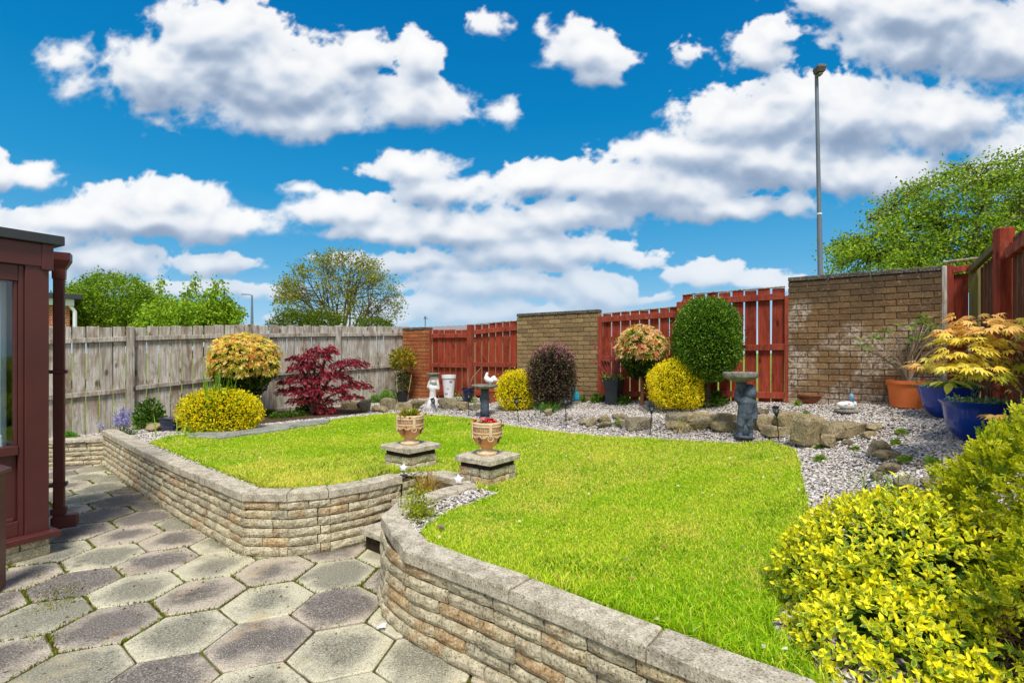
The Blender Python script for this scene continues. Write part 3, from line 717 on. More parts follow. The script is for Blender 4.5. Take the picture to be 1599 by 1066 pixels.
def build_walls():
    rows, rh, z1 = 6, .0655, .453
    w = empty('retaining_wall', (-3, 4.5, 0), label='long left garden retaining wall of split stone courses curving towards the steps', cat='retaining wall')
    w.location = (0, 0, 0)
    stone_wall(WALL_L, 0, rows, rh, w, seed=2, plinth=True)
    P = Path(WALL_L); cuts = list(np.linspace(0, P.c[3], 11))+[P.c[4], (P.c[5]+P.c[4])/2+.13, P.c[6], P.L+0.0]
    coping(WALL_L, .155, rows*rh, z1, w, cuts=cuts, seed=3)
    w = empty('retaining_wall', label='right garden retaining wall of split stone curving out of the lower right corner', cat='retaining wall')
    stone_wall(WALL_R, 0, rows, rh, w, seed=4, plinth=True)
    P = Path(WALL_R); cuts = [0, P.c[1]-.05, P.c[3]-.02, P.c[3]+.66, P.c[5]+.12, P.c[6]-.1, P.L]
    coping(WALL_R, .155, rows*rh, z1, w, cuts=cuts, seed=7)
    # strip that carries the coping back to the right pillar
    S2 = [(-.42,3.83),(-.755,3.40)]
    stone_wall([(-.415,3.86),(-.76,3.41)][::-1][::-1], .13, 4, rh, w, seed=9)
    coping([(-.36,3.905),(-.765,3.40)], .145, rows*rh, z1, w, cuts=[0, .33, .647], seed=9)
    # low wall at the far left
    w = empty('low_wall', label='low split stone wall below the grey fence behind the brown downpipe', cat='garden wall')
    L2 = [(-7.3,6.02),(-5.30,6.58)]
    stone_wall(L2, .0, 5, .0585, w, seed=12); coping(L2, .17, .2925, .345, w, step=.6, seed=13)
    # steps between the pillars
    st = empty('garden_steps', label='worn stone steps between the two urn pillars up to the lawn', cat='steps')
    d = np.array([.62,.785]); p = np.array([.785,-.62]); c0 = np.array([-.83,3.80])
    def slab(cx, cy, wx, wy, z0, z1, name='step_tread', mat='coping'):
        a = math.atan2(p[1], p[0]); c = np.array([cx, cy]); u = np.array([math.cos(a), math.sin(a)])*wx/2; v = np.array([-math.sin(a), math.cos(a)])*wy/2
        link(name, mesh(name, *coping_block([c-u-v, c+u-v, c+u+v, c-u+v], z0, z1, int(abs(cx*997)+z1*100))), M[mat], st)
    slab(-.60, 3.98, .50, .50, .255, .305); slab(-.61, 3.99, .44, .44, -.02, .255, 'riser', 'mortar')
    slab(-.86, 3.72, .42, .34, .115, .160); slab(-.85, 3.735, .38, .30, -.02, .115, 'riser', 'mortar')
    coping([(-.70,4.22),(-.40,3.99)], .17, .395, z1-.006, st, cuts=[0, .378], seed=21); stone_wall([(-.70,4.235),(-.40,4.005)], .265, 2, rh, st, seed=22)
    stone_wall([(-.885,4.11),(-.80,4.24),(-.69,4.24)], 0, 6, rh, st, seed=23)
    # pillars
    for (cx, cy, rz, lab) in ((-.92,4.57,-.66,'square stone pillar on the left of the steps, further from the camera'), (-.20,4.10,-.66,'square stone pillar on the right of the steps, nearer the camera')):
        r = empty('stone_pillar', (cx, cy, 0), rz, lab, 'pillar', 'pair of split stone pillars beside the steps')
        for k in range(9):
            z = .04+.0655*(k+.5)-.02
            if z > .562: break
            for s_ in range(4):
                a = s_*PI/2; hw = .170
                cutf = .5+(.16 if (k+s_) % 2 else -.2)*(1 if k % 3 else .6)
                for t0, t1 in ((0, cutf), (cutf, 1)):
                    L = (t1-t0)*(hw*2); mx = -hw+(t0+t1)/2*hw*2; o = link('walling_stone', stone_mesh(L), M['wallstone'], r)
                    sc = L/(round(L/.02)*.02); o.scale = (sc, 1, 1.0)
                    o.matrix_local = Matrix.Rotation(a, 4, 'Z')@Matrix.Translation((mx, -hw+.05, z))@Matrix.Diagonal((sc, .9, 1.0, 1))
        b = MB(); b.box((0, 0, .285), (.31, .31, .585)); b.build('mortar_core', M['mortar'], r)
        hw = .192; link('cap_slab', mesh('cap_slab', *coping_block([(-hw,-hw),(hw,-hw),(hw,hw),(-hw,hw)], .583, .627, 77+int(cy*10))), M['coping'], r)
build_walls()

# ------------------------------------------------------------------ gravel and grass (nobody could count them)
def scatter(poly, dens):
    x0, x1 = min(p[0] for p in poly), max(p[0] for p in poly); y0, y1 = min(p[1] for p in poly), max(p[1] for p in poly)
    n = int((x1-x0)*(y1-y0)*dens); P = np.c_[RNG.uniform(x0, x1, n), RNG.uniform(y0, y1, n)]; return P[inpoly(P, poly)]
def build_gravel():
    P = scatter(GARDEN, 3600); P = P[~inpoly(P, LAWN)]
    P = P[(P[:, 1] > 1.2) & (np.abs(P[:, 0])/P[:, 1] < 1.15)]
    P = P[~inpoly(P, SOILBED)]; P = P[~inpoly(P, STEPHOLE)]
    allw = polydist(P, WALL_R); P = P[allw > .14]; P = P[polydist(P, WALL_L) > .14]
    n = len(P); Z = H(P[:, 0], P[:, 1])+RNG.uniform(-.006, .010, n)
    octa = np.array([(1,0,0),(0,1,0),(-1,0,0),(0,-1,0),(0,0,1),(0,0,-1)], float); tri = np.array([(0,1,4),(1,2,4),(2,3,4),(3,0,4),(1,0,5),(2,1,5),(3,2,5),(0,3,5)])
    s = RNG.uniform(.008, .0165, (n, 1, 3))*np.array([1.15, .95, .6]); V = octa[None]*s*RNG.uniform(.75, 1.2, (n, 6, 1))
    a = RNG.uniform(0, 6.28, n); ca, sa = np.cos(a), np.sin(a); x = V[..., 0]*ca[:, None]-V[..., 1]*sa[:, None]; y = V[..., 0]*sa[:, None]+V[..., 1]*ca[:, None]
    ta = RNG.normal(0, .45, n)[:, None]; z = V[..., 2]*np.cos(ta)+x*np.sin(ta); 
    V = np.stack([x+P[:, :1], y+P[:, 1:2], z+Z[:, None]], -1)
    pal = np.array([S(228,225,225), S(206,200,202), S(184,176,178), S(214,206,200), S(156,149,152), S(118,111,114), S(186,168,154), S(240,238,238)])
    cc = pal[RNG.choice(8, n, p=[.2,.22,.16,.14,.1,.06,.05,.07])]*RNG.uniform(.85, 1.1, (n, 1))*np.array([1.03, 1.0, .90])
    F = (tri[None]+6*np.arange(n)[:, None, None]).reshape(-1, 3)
    tag(link('gravel', mesh('gravel', V.reshape(-1, 3), F, col=np.repeat(cc, 6, 0)), M['pebble']), 'pinkish grey gravel chippings spread over the beds around the lawn', 'gravel', kind='stuff')
    # small stones and bark on the soil bed
build_gravel()
def build_grass():
    near = scatter(LAWN, 19000)
    dist = np.hypot(near[:, 0], near[:, 1]); keep = RNG.random(len(near)) < np.clip(3.1/dist, .3, 1)**1.1; P = near[keep]
    P = P+RNG.normal(0, .012, P.shape)
    n = len(P); dist = np.hypot(P[:, 0], P[:, 1])
    patch = nz(P, 1.3, 5); edge = polydist(P, LAWN+[LAWN[0]])
    h = RNG.uniform(.014, .032, n)*(1+.25*patch)*(1+.5*np.exp(-(edge/.07)**2)*RNG.random(n)); w = RNG.uniform(.0011, .0020, n)*(1+dist*.28)
    # longer tufts along the left wall near the pillar and beside the right coping
    for (x, y, r, k) in ((-1.16,4.25,.17,1.6),(-1.9,3.92,.25,.9),(-2.3,4.25,.3,.5),(.35,2.15,.2,.7),(.75,1.85,.15,.8),(-.35,2.75,.12,.8)):
        h *= 1+k*np.exp(-((P[:, 0]-x)**2+(P[:, 1]-y)**2)/(2*r*r))
    a = RNG.uniform(0, 6.28, n); lean = RNG.normal(0, .55, (n, 2))
    Z = H(P[:, 0], P[:, 1]); B = np.c_[P, Z-.002]; side = np.c_[np.cos(a), np.sin(a), np.zeros(n)]*w[:, None]
    mid = B+np.c_[lean*h[:, None]*.32, h*.58]; tip = B+np.c_[lean*h[:, None]*.95, h*(1-.18*np.clip((lean**2).sum(1), 0, 2))]
    V = np.stack([B-side, B+side, mid+side*.8, mid-side*.8, tip], 1)
    F1 = (np.array([[0,1,2,3]])[None]+5*np.arange(n)[:, None, None]).reshape(-1, 4); F2 = (np.array([[3,2,4]])[None]+5*np.arange(n)[:, None, None]).reshape(-1, 3)
    g = np.array([S(140,186,16), S(158,198,20), S(118,168,16), S(178,206,30), S(196,208,54), S(216,210,100), S(84,138,16)])
    yellow = np.clip(.5+.9*nz(P, 2.6, 5), 0, 1)
    pick = RNG.random(n); idx = np.where(pick < .30, 0, np.where(pick < .58, 1, np.where(pick < .74, 2, 3)))
    idx = np.where((RNG.random(n) < .15+.62*yellow**1.3), RNG.choice([3,4,5], n, p=[.36,.36,.28]), idx)
    idx = np.where((nz(P+7, 4, 3) > .5) & (RNG.random(n) < .22), 6, idx)
    for (x, y, r) in ((-1.2,4.22,.16),): idx = np.where((((P[:, 0]-x)**2+(P[:, 1]-y)**2) < r*r) & (RNG.random(n) < .7), 6, idx)
    idx = np.where((nz(P+3, 1.1, 5) > .18) & (RNG.random(n) < .38), 5, idx)
    straw = np.zeros(n)
    for (x, y, r) in ((.42,4.15,.10),(.36,3.95,.12),(-.25,4.62,.14),(-1.7,3.95,.22),(-1.45,3.98,.2),(-.2,2.95,.13),(1.0,2.9,.12),(.9,4.9,.12),(1.25,2.3,.15),(-2.3,4.6,.2),(.2,3.3,.1)):
        straw += np.exp(-((P[:, 0]-x)**2+(P[:, 1]-y)**2)/(2*r*r))
    idx = np.where(RNG.random(n) < .62*np.clip(straw, 0, 1), 5, idx)
    cc = g[idx]*RNG.uniform(.84, 1.16, (n, 1))*np.array([1.14, 1.10, 1.0])
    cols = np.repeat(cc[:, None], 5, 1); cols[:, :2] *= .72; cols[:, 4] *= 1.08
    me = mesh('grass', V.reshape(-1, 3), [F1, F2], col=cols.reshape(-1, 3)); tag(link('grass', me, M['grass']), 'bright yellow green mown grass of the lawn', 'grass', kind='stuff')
    print('blades', n)
build_grass()
# ------------------------------------------------------------------ fences, gates, boundary walls
_BM = {}
def bmesh_cached(x, y, z, b, key):
    k = (round(x, 3), round(y, 3), round(z, 3), b, key)
    if k not in _BM: _BM[k] = box_mesh(x, y, z, b)
    return _BM[k]
def beam(name, A, B, w, h, mat, root, b=.004):
    """a square bar from A to B: w across (horizontal), h deep (vertical)"""
    A = Vector(A); B = Vector(B); L = (B-A).length; d = B-A
    me = box_mesh(L, w, h, b); o = link(name, me, mat, root); X = d.normalized(); Y = Vector((0, 0, 1)).cross(X).normalized(); Z = X.cross(Y)
    o.location = (A+B)/2; o.rotation_euler = Matrix((X, Y, Z)).transposed().to_euler(); return o
def boards(root, A, B, zt, zb, pitch, width, rails, mat, rmat, front, seed=1, th=.018, name='board', rail_h=.075, top_j=.006, start=.5, rough_top=0):
    """vertical boards from A to B (xy), zt/zb (z at A, z at B); rails [(zA, zB)] on the camera side"""
    rnd = random.Random(seed); A = np.array(A, float); B = np.array(B, float); L = np.linalg.norm(B-A); d = (B-A)/L; ang = math.atan2(d[1], d[0])
    n = max(1, round(L/pitch)); p = L/n
    nr = np.array([-d[1], d[0]])*front
    for i in range(n):
        t = (i+.5)*p; c = A+d*t; f = t/L; top = zt[0]+(zt[1]-zt[0])*f+rnd.uniform(-top_j, top_j); bot = zb[0]+(zb[1]-zb[0])*f
        h = top-bot; me = bmesh_cached(width*p/pitch, th, 1.0, .003, mat.name)
        link(name, me, mat, root, loc=(c[0], c[1], (top+bot)/2), rot=(rnd.gauss(0, .004), rnd.gauss(0, .006), ang+rnd.gauss(0, .01)), scale=(rnd.uniform(.97, 1.02), 1, h))
    for (za, zb_) in rails:
        a = A+nr*(th/2+.021); b = B+nr*(th/2+.021); beam('rail', (a[0], a[1], za), (b[0], b[1], zb_), .038, rail_h, rmat, root)
def f_at(t): return FA+FD*t
def build_left_fence():
    nrm = np.array([FD[1], -FD[0]])             # towards the camera side
    ts = [-1.15, .595, 2.2, 3.80, 5.34]; tops = [1.76, 1.83, 1.925, 1.965, 2.01]; bots = [.16, .25, .37, .40, .43]
    labs = ['weathered grey picket fence panel at the far left behind the brown downpipe', 'weathered grey fence panel behind the bluebells and the blue trough planter',
            'weathered grey fence panel behind the orange pieris and the purple maple', 'weathered grey fence panel ending at the red brick pier']
    r = empty('picket_fence', (0, 0, 0), 0, 'long weathered grey board fence closing the left side of the garden', 'fence')
    for i in range(4):
        a, b = f_at(ts[i]+.05), f_at(ts[i+1]-.05)
        rr = [(.88+.0*i, .97), (.0, .0)]
        zt = (tops[i], tops[i+1]); zm = [(.80, .90), (.93, 1.07), (1.07, 1.13), (1.13, 1.20)][i]; ztp = [(1.55, 1.655), (1.665, 1.745), (1.745, 1.80), (1.80, 1.85)][i]; zl = [(.2, .30), (.34, .43), (.43, .47), (.46, .50)][i]
        boards(r, a, b, zt, (bots[i], bots[i+1]), .156, .1465, [ztp, zm, zl], M['greywood'], M['greywood'], -1, seed=i+3, name='picket', rail_h=.065, top_j=.012)
    for t, tp, bt in zip(ts, tops, bots):
        c = f_at(t)+nrm*.03
        link('fence_post', bmesh_cached(.095, .095, 1.0, .006, 'gp'), M['greywood'], r, loc=(c[0], c[1], (tp+bt)/2-.01), rot=(0, 0, math.atan2(FD[1], FD[0])), scale=(1, 1, tp-bt+.04))
build_left_fence()

def build_gates():
    fr = -1                                       # camera side of the boundary line
    def gate(x0, x1, zt, zb, rails, lab, posts=(), seed=1, cat='gate', capz=True, pitch=.158):
        a, b = wall_at(x0), wall_at(x1); r = empty('red_gate', (0, 0, 0), 0, lab, cat, 'red stained board gates in the back boundary')
        boards(r, a, b, zt, (zb[0]-.07, zb[1]-.07), pitch, .138, rails, M['redwood'], M['redrail'], fr, seed=seed, rail_h=.085)
        d = (b-a)/np.linalg.norm(b-a); n = np.array([d[1], -d[0]])
        if capz: beam('top_strip', (a[0], a[1], zt[0]+.012), (b[0], b[1], zt[1]+.012), .045, .018, M['greywood'], r)
        for (c, top, bot, w) in posts:
            q = wall_at(c)+n*.03; link('gate_post', bmesh_cached(w, w, 1.0, .006, 'rp'), M['redrail'], r, loc=(q[0], q[1], (top+bot)/2), rot=(0, 0, math.atan2(d[1], d[0])), scale=(1, 1, top-bot))
    gate(676, 731, (1.925, 1.905), (.52, .57), [(1.80, 1.79), (1.205, 1.20), (.62, .66)], 'red board gate next to the narrow brick pier, behind the white flowerpot', [(672, 1.93, .48, .075)], 2, capz=False)
    gate(742, 808, (1.99, 2.025), (.58, .62), [(1.85, 1.90), (1.23, 1.23), (.68, .70)], 'faded red board gate behind the rooster birdbath, left of the tan brick wall', [(736.5, 2.0, .5, .11)], 3)
    gate(941, 1062, (2.075, 2.125), (.70, .76), [(1.985, 2.02), (1.36, 1.385), (.80, .83)], 'red board gate behind the tall black planter and the pink tipped pieris', [(938.5, 2.05, .66, .07)], 4)
    gate(1066, 1226, (2.295, 2.31), (.80, .84), [(2.185, 2.195), (1.50, 1.53), (.87, .89)], 'tallest red board gate behind the clipped green standard bush', [(1063.5, 2.20, .74, .09), (1229, 2.20, .8, .05)], 5)
build_gates()

def brick_mat(name, cols, white=0, dark_top=None, mort=None):
    m, t, b = material(name); P = pos(t); R = oinfo(t)
    ramp = t.new('ShaderNodeValToRGB'); t.link(R, ramp.inputs[0]); e = ramp.color_ramp.elements; e[0].color = (*cols[0], 1); e[1].color = (*cols[-1], 1)
    for i, c in enumerate(cols[1:-1]): x = e.new((i+1)/(len(cols)-1)); x.color = (*c, 1)
    col = t.mix(t.math('MULTIPLY', t.smooth(t.noise(P, 22, 5, .65), .4, .7), .6), ramp.outputs[0], t.mix(1, ramp.outputs[0], (.6, .56, .5), 'MULTIPLY'))
    g = t.noise(P, 95, 3, .7); col = t.mix(t.math('MULTIPLY', t.smooth(g, .58, .68), .5), col, S(196,180,150)); col = t.mix(t.math('MULTIPLY', t.smooth(g, .44, .34), .7), col, S(50,38,30))
    sz = t.new('ShaderNodeSeparateXYZ'); t.link(P, sz.inputs[0])
    if dark_top:                                 # soot and lichen that run down from the top courses
        k = t.math('MULTIPLY', t.smooth(t.math('ADD', sz.outputs[2], t.math('MULTIPLY', t.noise(P, 2.5, 5, .65), 1.0)), dark_top[0], dark_top[1]), dark_top[2])
        col = t.mix(k, col, S(74,62,50))
        l = t.math('MULTIPLY', t.smooth(t.noise(P, 30, 5, .75), .60, .68), .75); col = t.mix(l, col, S(176,170,150))
    if white:                                    # salts bloomed out of the bricks
        k = t.smooth(t.math('SUBTRACT', t.noise(P, 2.2, 4, .6), t.math('MULTIPLY', sz.outputs[2], .20)), .14, .30)
        k = t.math('MULTIPLY', k, t.smooth(t.noise(P, 26, 6, .8), .40, .66)); col = t.mix(t.math('MULTIPLY', k, white), col, S(226,216,204))
    t.link(col, b.inputs['Base Color']); setp(b, .92, .12); bump(t, b, t.math('ADD', t.noise(P, 40, 5, .7), g), .6, .006)
    return m
def brick_wall(x0, x1, zb, courses, mat, label, seed, name='brick_wall', bl=.225, th=.11, ztop=None, top_mat=None, group=None, ends=None):
    a, b = ends or (wall_at(x0), wall_at(x1)); a = np.array(a); b = np.array(b); L = np.linalg.norm(b-a); d = (b-a)/L; ang = math.atan2(d[1], d[0]); rnd = random.Random(seed)
    r = empty(name, (a[0], a[1], zb), ang, label, 'wall' if name == 'brick_wall' else 'pier')
    full = box_mesh(bl-.010, th, .065, .004); cache = {}
    for c in range(courses):
        x = -(bl/2)*(c % 2); z = .075*(c+.5)
        while x < L-.02:
            s, e = max(x, 0), min(x+bl, L); x += bl
            if e-s < .035: continue
            w = round(e-s-.010, 3)
            if w not in cache: cache[w] = box_mesh(w, th, .065, .004)
            link('brick', cache[w], mat if not (top_mat and c == courses-1) else None, r, loc=((s+e)/2, rnd.uniform(-.0035, .0035), z+rnd.uniform(-.001, .001)))
    if top_mat:
        x = 0; i = 0
        while x < L-.02:
            e = min(x+.44, L); bm = box_mesh(e-x-.008, th+.02, .055, .006); link('coping_brick', bm, top_mat, r, loc=((x+e)/2, 0, courses*.075+.03)); x = e
    m = MB(); m.box((L/2, 0, courses*.075/2), (L-.030, th-.022, courses*.075-.006), b=.002); m.build('mortar', M['mortar_pale'], r)
    return r
M['mortar_pale'] = plain('pale_mortar', S(128,112,88), .95, .1, var=.45, sc=20, bs=.5)
M['brick_tan'] = brick_mat('tan_brick', [S(160,132,94), S(142,117,82), S(170,143,102), S(130,107,76), S(152,124,86)], dark_top=(2.45, 2.95, .85))
M['brick_brown'] = brick_mat('brown_brick', [S(140,106,74), S(120,90,62), S(152,120,84), S(110,82,58), S(136,106,72)], white=.72, dark_top=(2.30, 3.05, .9))
M['brick_orange'] = brick_mat('orange_brick', [S(178,104,62), S(164,90,54), S(186,118,74), S(158,96,60)])
M['brick_cap'] = stone_mat('dark_cap', [S(104,96,84), S(88,80,70)], moss=.1)
def build_brick():
    brick_wall(809.5, 937.5, .60, 20, M['brick_tan'], 'tan brick boundary wall behind the dark purple ball shrub', 31, top_mat=M['brick_cap'])
    brick_wall(1231, 1471, .80, 21, M['brick_brown'], 'brown brick boundary wall with white salt stains at the right', 32, top_mat=M['brick_cap'])
    a = wall_at(636); b = wall_at(671)
    brick_wall(0, 0, .42, 20, M['brick_orange'], 'narrow orange brick pier where the grey fence meets the red gate', 33, name='brick_pier', ends=(a+np.array([0,-.1]), b+np.array([0,-.1])), th=.22, top_mat=M['brick_cap'])
build_brick()

# ------------------------------------------------------------------ right hand fence and corner
def build_right_fence():
    r = empty('corner_panel', (0, 0, 0), 0, 'narrow red boarded panel between the brown brick wall and the mossy corner post', 'fence panel')
    a = wall_at(1470)
    def post(x, w, top, bot, mat, nm='post', dn=0, d=None):
        q = wall_at(x)-np.array([0, 1])*dn; link(nm, bmesh_cached(w, d or w, 1.0, .005, nm+mat.name), mat, r, loc=(q[0], q[1], (top+bot)/2), rot=(0, 0, math.atan2(WD[1], WD[0])), scale=(1, 1, top-bot))
    post(1472.5, .055, 2.43, .8, M['greywood'], 'grey_batten', .02); post(1481, .06, 2.44, .8, M['redrail'], 'post', .02)
    a, b = wall_at(1485), wall_at(1512); beam('panel_board', (a[0], a[1], 1.6), (a[0]+.0001, a[1], 1.6), .01, .01, M['redwood'], r) if False else None
    q = (wall_at(1485)+wall_at(1512))/2; L = np.linalg.norm(wall_at(1485)-wall_at(1512))
    link('panel_board', box_mesh(L, .02, 1.50, .004), M['redwood'], r, loc=(q[0], q[1], 1.58), rot=(0, 0, math.atan2(WD[1], WD[0])))
    a, b = wall_at(1484), wall_at(1516); beam('rail', (a[0]-.01, a[1]-.03, 2.375), (b[0]-.01, b[1]-.03, 2.39), .04, .07, M['redrail'], r)
    a, b = wall_at(1471), wall_at(1545); beam('top_strip', (a[0], a[1]-.01, 2.475), (b[0], b[1]-.01, 2.495), .08, .02, M['greywood'], r)
    # fence coming towards the camera
    r = empty('board_fence', (0, 0, 0), 0, 'brown and red stained board fence on the right behind the yellow maple', 'fence')
    c0 = wall_at(1520)+np.array([-.03, -.06]); c1 = np.array([4.47, 4.50]); d = (c1-c0)/np.linalg.norm(c1-c0); c2 = c1+d*2.0; n = np.array([d[1], -d[0]])
    link('corner_post', box_mesh(.085, .085, 1.66, .006), M['mosswood'], r, loc=(c0[0], c0[1], 1.60), rot=(0, 0, .3))
    boards(r, c0+d*.08-n*.03, c1-n*.03, (2.36, 2.50), (.84, .76), .125, .105, [], M['brownwood'], M['brownwood'], -1, seed=8, name='board')
    sgn = 1 if np.dot(np.array([-d[1], d[0]]), -c0) > 0 else -1; m = np.array([-d[1], d[0]])*sgn
    for za, zb in ((2.36, 2.50), (1.55, 1.58), (.93, .86)):
        a = c0+m*.035; b = c1+m*.035; beam('rail', (a[0], a[1], za), (b[0], b[1], zb), .05, .07, M['mosswood'] if za > 2 else M['brownwood'], r)
    q = c1+m*.05; link('red_post', box_mesh(.115, .115, 1.86, .008), M['redwood'], r, loc=(q[0], q[1], 1.64), rot=(0, 0, math.atan2(d[1], d[0])+.15))
    boards(r, c1+d*.06, c2, (2.47, 2.62), (.72, .62), .125, .105, [], M['brownwood'], M['redrail'], -1, seed=9)
    for za, zb in ((2.33, 2.48), (1.5, 1.55), (.85, .75)):
        a = c1+d*.1+m*.04; b = c2+m*.04; beam('rail', (a[0], a[1], za), (b[0], b[1], zb), .05, .09, M['redrail'], r)
build_right_fence()

# ------------------------------------------------------------------ brown glazed porch at the left edge
def build_porch():
    r = empty('glazed_porch', (-3.37, 3.66, 0), math.atan2(.87, .5), 'dark brown timber porch with a net curtained window at the left edge', 'porch')
    # local x runs away from the camera along the front (0 = far corner, negative towards the camera); local y to its left (indoors)
    B = M['browngloss']; Lf = 2.3; Dp = .95
    def bx(name, x0, x1, y0, y1, z0, z1, mat=B, b=.004, par=r):
        return link(name, box_mesh(abs(x1-x0), abs(y1-y0), abs(z1-z0), b), mat, par, loc=((x0+x1)/2, (y0+y1)/2, (z0+z1)/2))
    bx('corner_post', -.130, 0, 0, .12, .16, 2.10)
    bx('head_board', -Lf, 0.004, -.012, .10, 2.07, 2.235)
    bx('head_end_board', -.045, .02, -.02, .10, 2.05, 2.237)
    bx('roof_edge', -Lf-.1, .075, -.05, Dp+.05, 2.237, 2.305, M['blackfelt'])
    bx('sill', -Lf, .045, -.075, .10, .125, .165)
    w = bx('window_frame', -.160, -.130, .018, .085, .165, 2.07); bx('glazing_bead', -.180, -.160, .03, .075, .80, 1.955, par=r)
    bx('top_frame', -Lf, -.160, .02, .085, 1.955, 2.07); bx('window_rail', -Lf, -.160, .012, .09, .735, .80); bx('lower_rail', -Lf, -.160, .018, .085, .165, .27); bx('lower_bead', -Lf, -.18, .03, .07, .27, .295)
    bx('lower_panel', -Lf, -.160, .055, .08, .27, .735)
    bx('mullion', -1.02, -.95, .018, .085, .165, 1.96)
    # glass, and behind it the curtain
    m, t, b = material('porch_glass'); P = pos(t); gl = t.new('ShaderNodeBsdfGlossy'); gl.inputs['Roughness'].default_value = .03; tr = t.new('ShaderNodeBsdfTransparent'); tr.inputs[0].default_value = (.85, .93, .95, 1)
    fr = t.new('ShaderNodeFresnel'); fr.inputs[0].default_value = 1.5; mx = t.new('ShaderNodeMixShader'); mx.inputs[0].default_value = .07; t.link(tr.outputs[0], mx.inputs[1]); t.link(gl.outputs[0], mx.inputs[2]); t.link(mx.outputs[0], t.n['Material Output'].inputs[0])
    bx('window_pane', -Lf, -.180, .048, .052, .80, 1.955, m, .001)
    n = 120; V = []; F = []
    for i in range(n+1):
        x = -Lf+(Lf-.185)*i/n; y = .14+.022*math.sin(i*.9)+.01*math.sin(i*2.3)
        for z in (.3, 1.95): V.append((x, y, z))
    for i in range(n): F.append([2*i, 2*i+2, 2*i+3, 2*i+1])
    m, t, b = material('net_curtain'); b.inputs['Base Color'].default_value = (*S(236,242,246), 1); setp(b, .9, .1)
    link('curtain', mesh('curtain', V, F, smooth=True), m, r)
    bd = MB(); bd.tube([(-.235,.10,1.94), (-.235,.10,.86)], .006); bd.build('blind_cord', M['white'], r)
    bd = MB(); bd.lathe([(.004,.10), (.014,.09), (.018,.01), (.010,0)], 10, Matrix.Translation((-.235,.10,.78))); bd.build('cord_weight', M['white'], r)
    # side wall and back, so that it is a closed box
    bx('side_panel', -.05, 0, .12, Dp, .16, 2.237); bx('back_panel', -Lf, 0, Dp, Dp+.05, 0, 2.237); bx('end_panel', -Lf-.05, -Lf, 0, Dp, 0, 2.237); bx('inner_floor', -Lf, -.05, .1, Dp, .02, .14, M['mortar'])
    # stone plinth under the sill
    st = [(-Lf, -.02), (-.0, -.02)]
    for k in range(2):
        x = -Lf
        rnd = random.Random(k+5)
        while x < -.02:
            L = min(rnd.choice([.26, .34, .42]), -x)
            if L > .05: link('plinth_stone', mesh('plinth_stone', *rough_block(L-.006, .064, .12, int(x*100)+900+k)), M['wallstone'], r, loc=(x+L/2, .03+.01*k, .03+k*.066))
            x += L
    # square downpipe with hopper head, bracket straps and shoe
    r = empty('downpipe', (-3.63, 4.03, 0), math.atan2(.87, .5)-.45, 'square brown downpipe with hopper head on the porch corner', 'downpipe')
    mb = MB(); mb.box((0, 0, 1.14), (.070, .06, 2.0), b=.008); mb.build('pipe', B, r)
    V = []; 
    for (hx, hy, z) in ((.040,.036,2.04),(.042,.038,2.12),(.074,.062,2.19),(.074,.062,2.25)): V += [(-hx,-hy,z),(hx,-hy,z),(hx,hy,z),(-hx,hy,z)]
    F = [[4*l+k, 4*l+(k+1) % 4, 4*l+4+(k+1) % 4, 4*l+4+k] for l in range(3) for k in range(4)]+[[0,3,2,1],[12,13,14,15]]
    link('hopper_head', mesh('hopper_head', V, F), B, r)
    for z in (1.30, .40): mb = MB(); mb.box((-.03, -.0, z), (.165, .082, .028), b=.006); mb.build('strap', B, r)
    mb = MB(); mb.box((0, 0, .19), (.097, .08, .05)); mb.box((.035, -.0, .10), (.165, .09, .10), b=.01); mb.build('shoe', B, r)
    # newel post in front of the window
    r = empty('newel_post', (-3.17, 3.06, 0), .4, 'dark brown capped newel post at the left edge in front of the porch', 'post')
    mb = MB(); mb.box((0, 0, .36), (.10, .10, .72), b=.006); mb.build('shaft', B, r)
    V = []
    for (h, z) in ((.052,.70),(.068,.715),(.068,.735),(.03,.765),(.0,.77)): V += [(-h,-h,z),(h,-h,z),(h,h,z),(-h,h,z)]
    F = [[4*l+k, 4*l+(k+1) % 4, 4*l+4+(k+1) % 4, 4*l+4+k] for l in range(4) for k in range(4)]+[[0,3,2,1]]
    link('post_cap', mesh('post_cap', V, F), B, r)
build_porch()

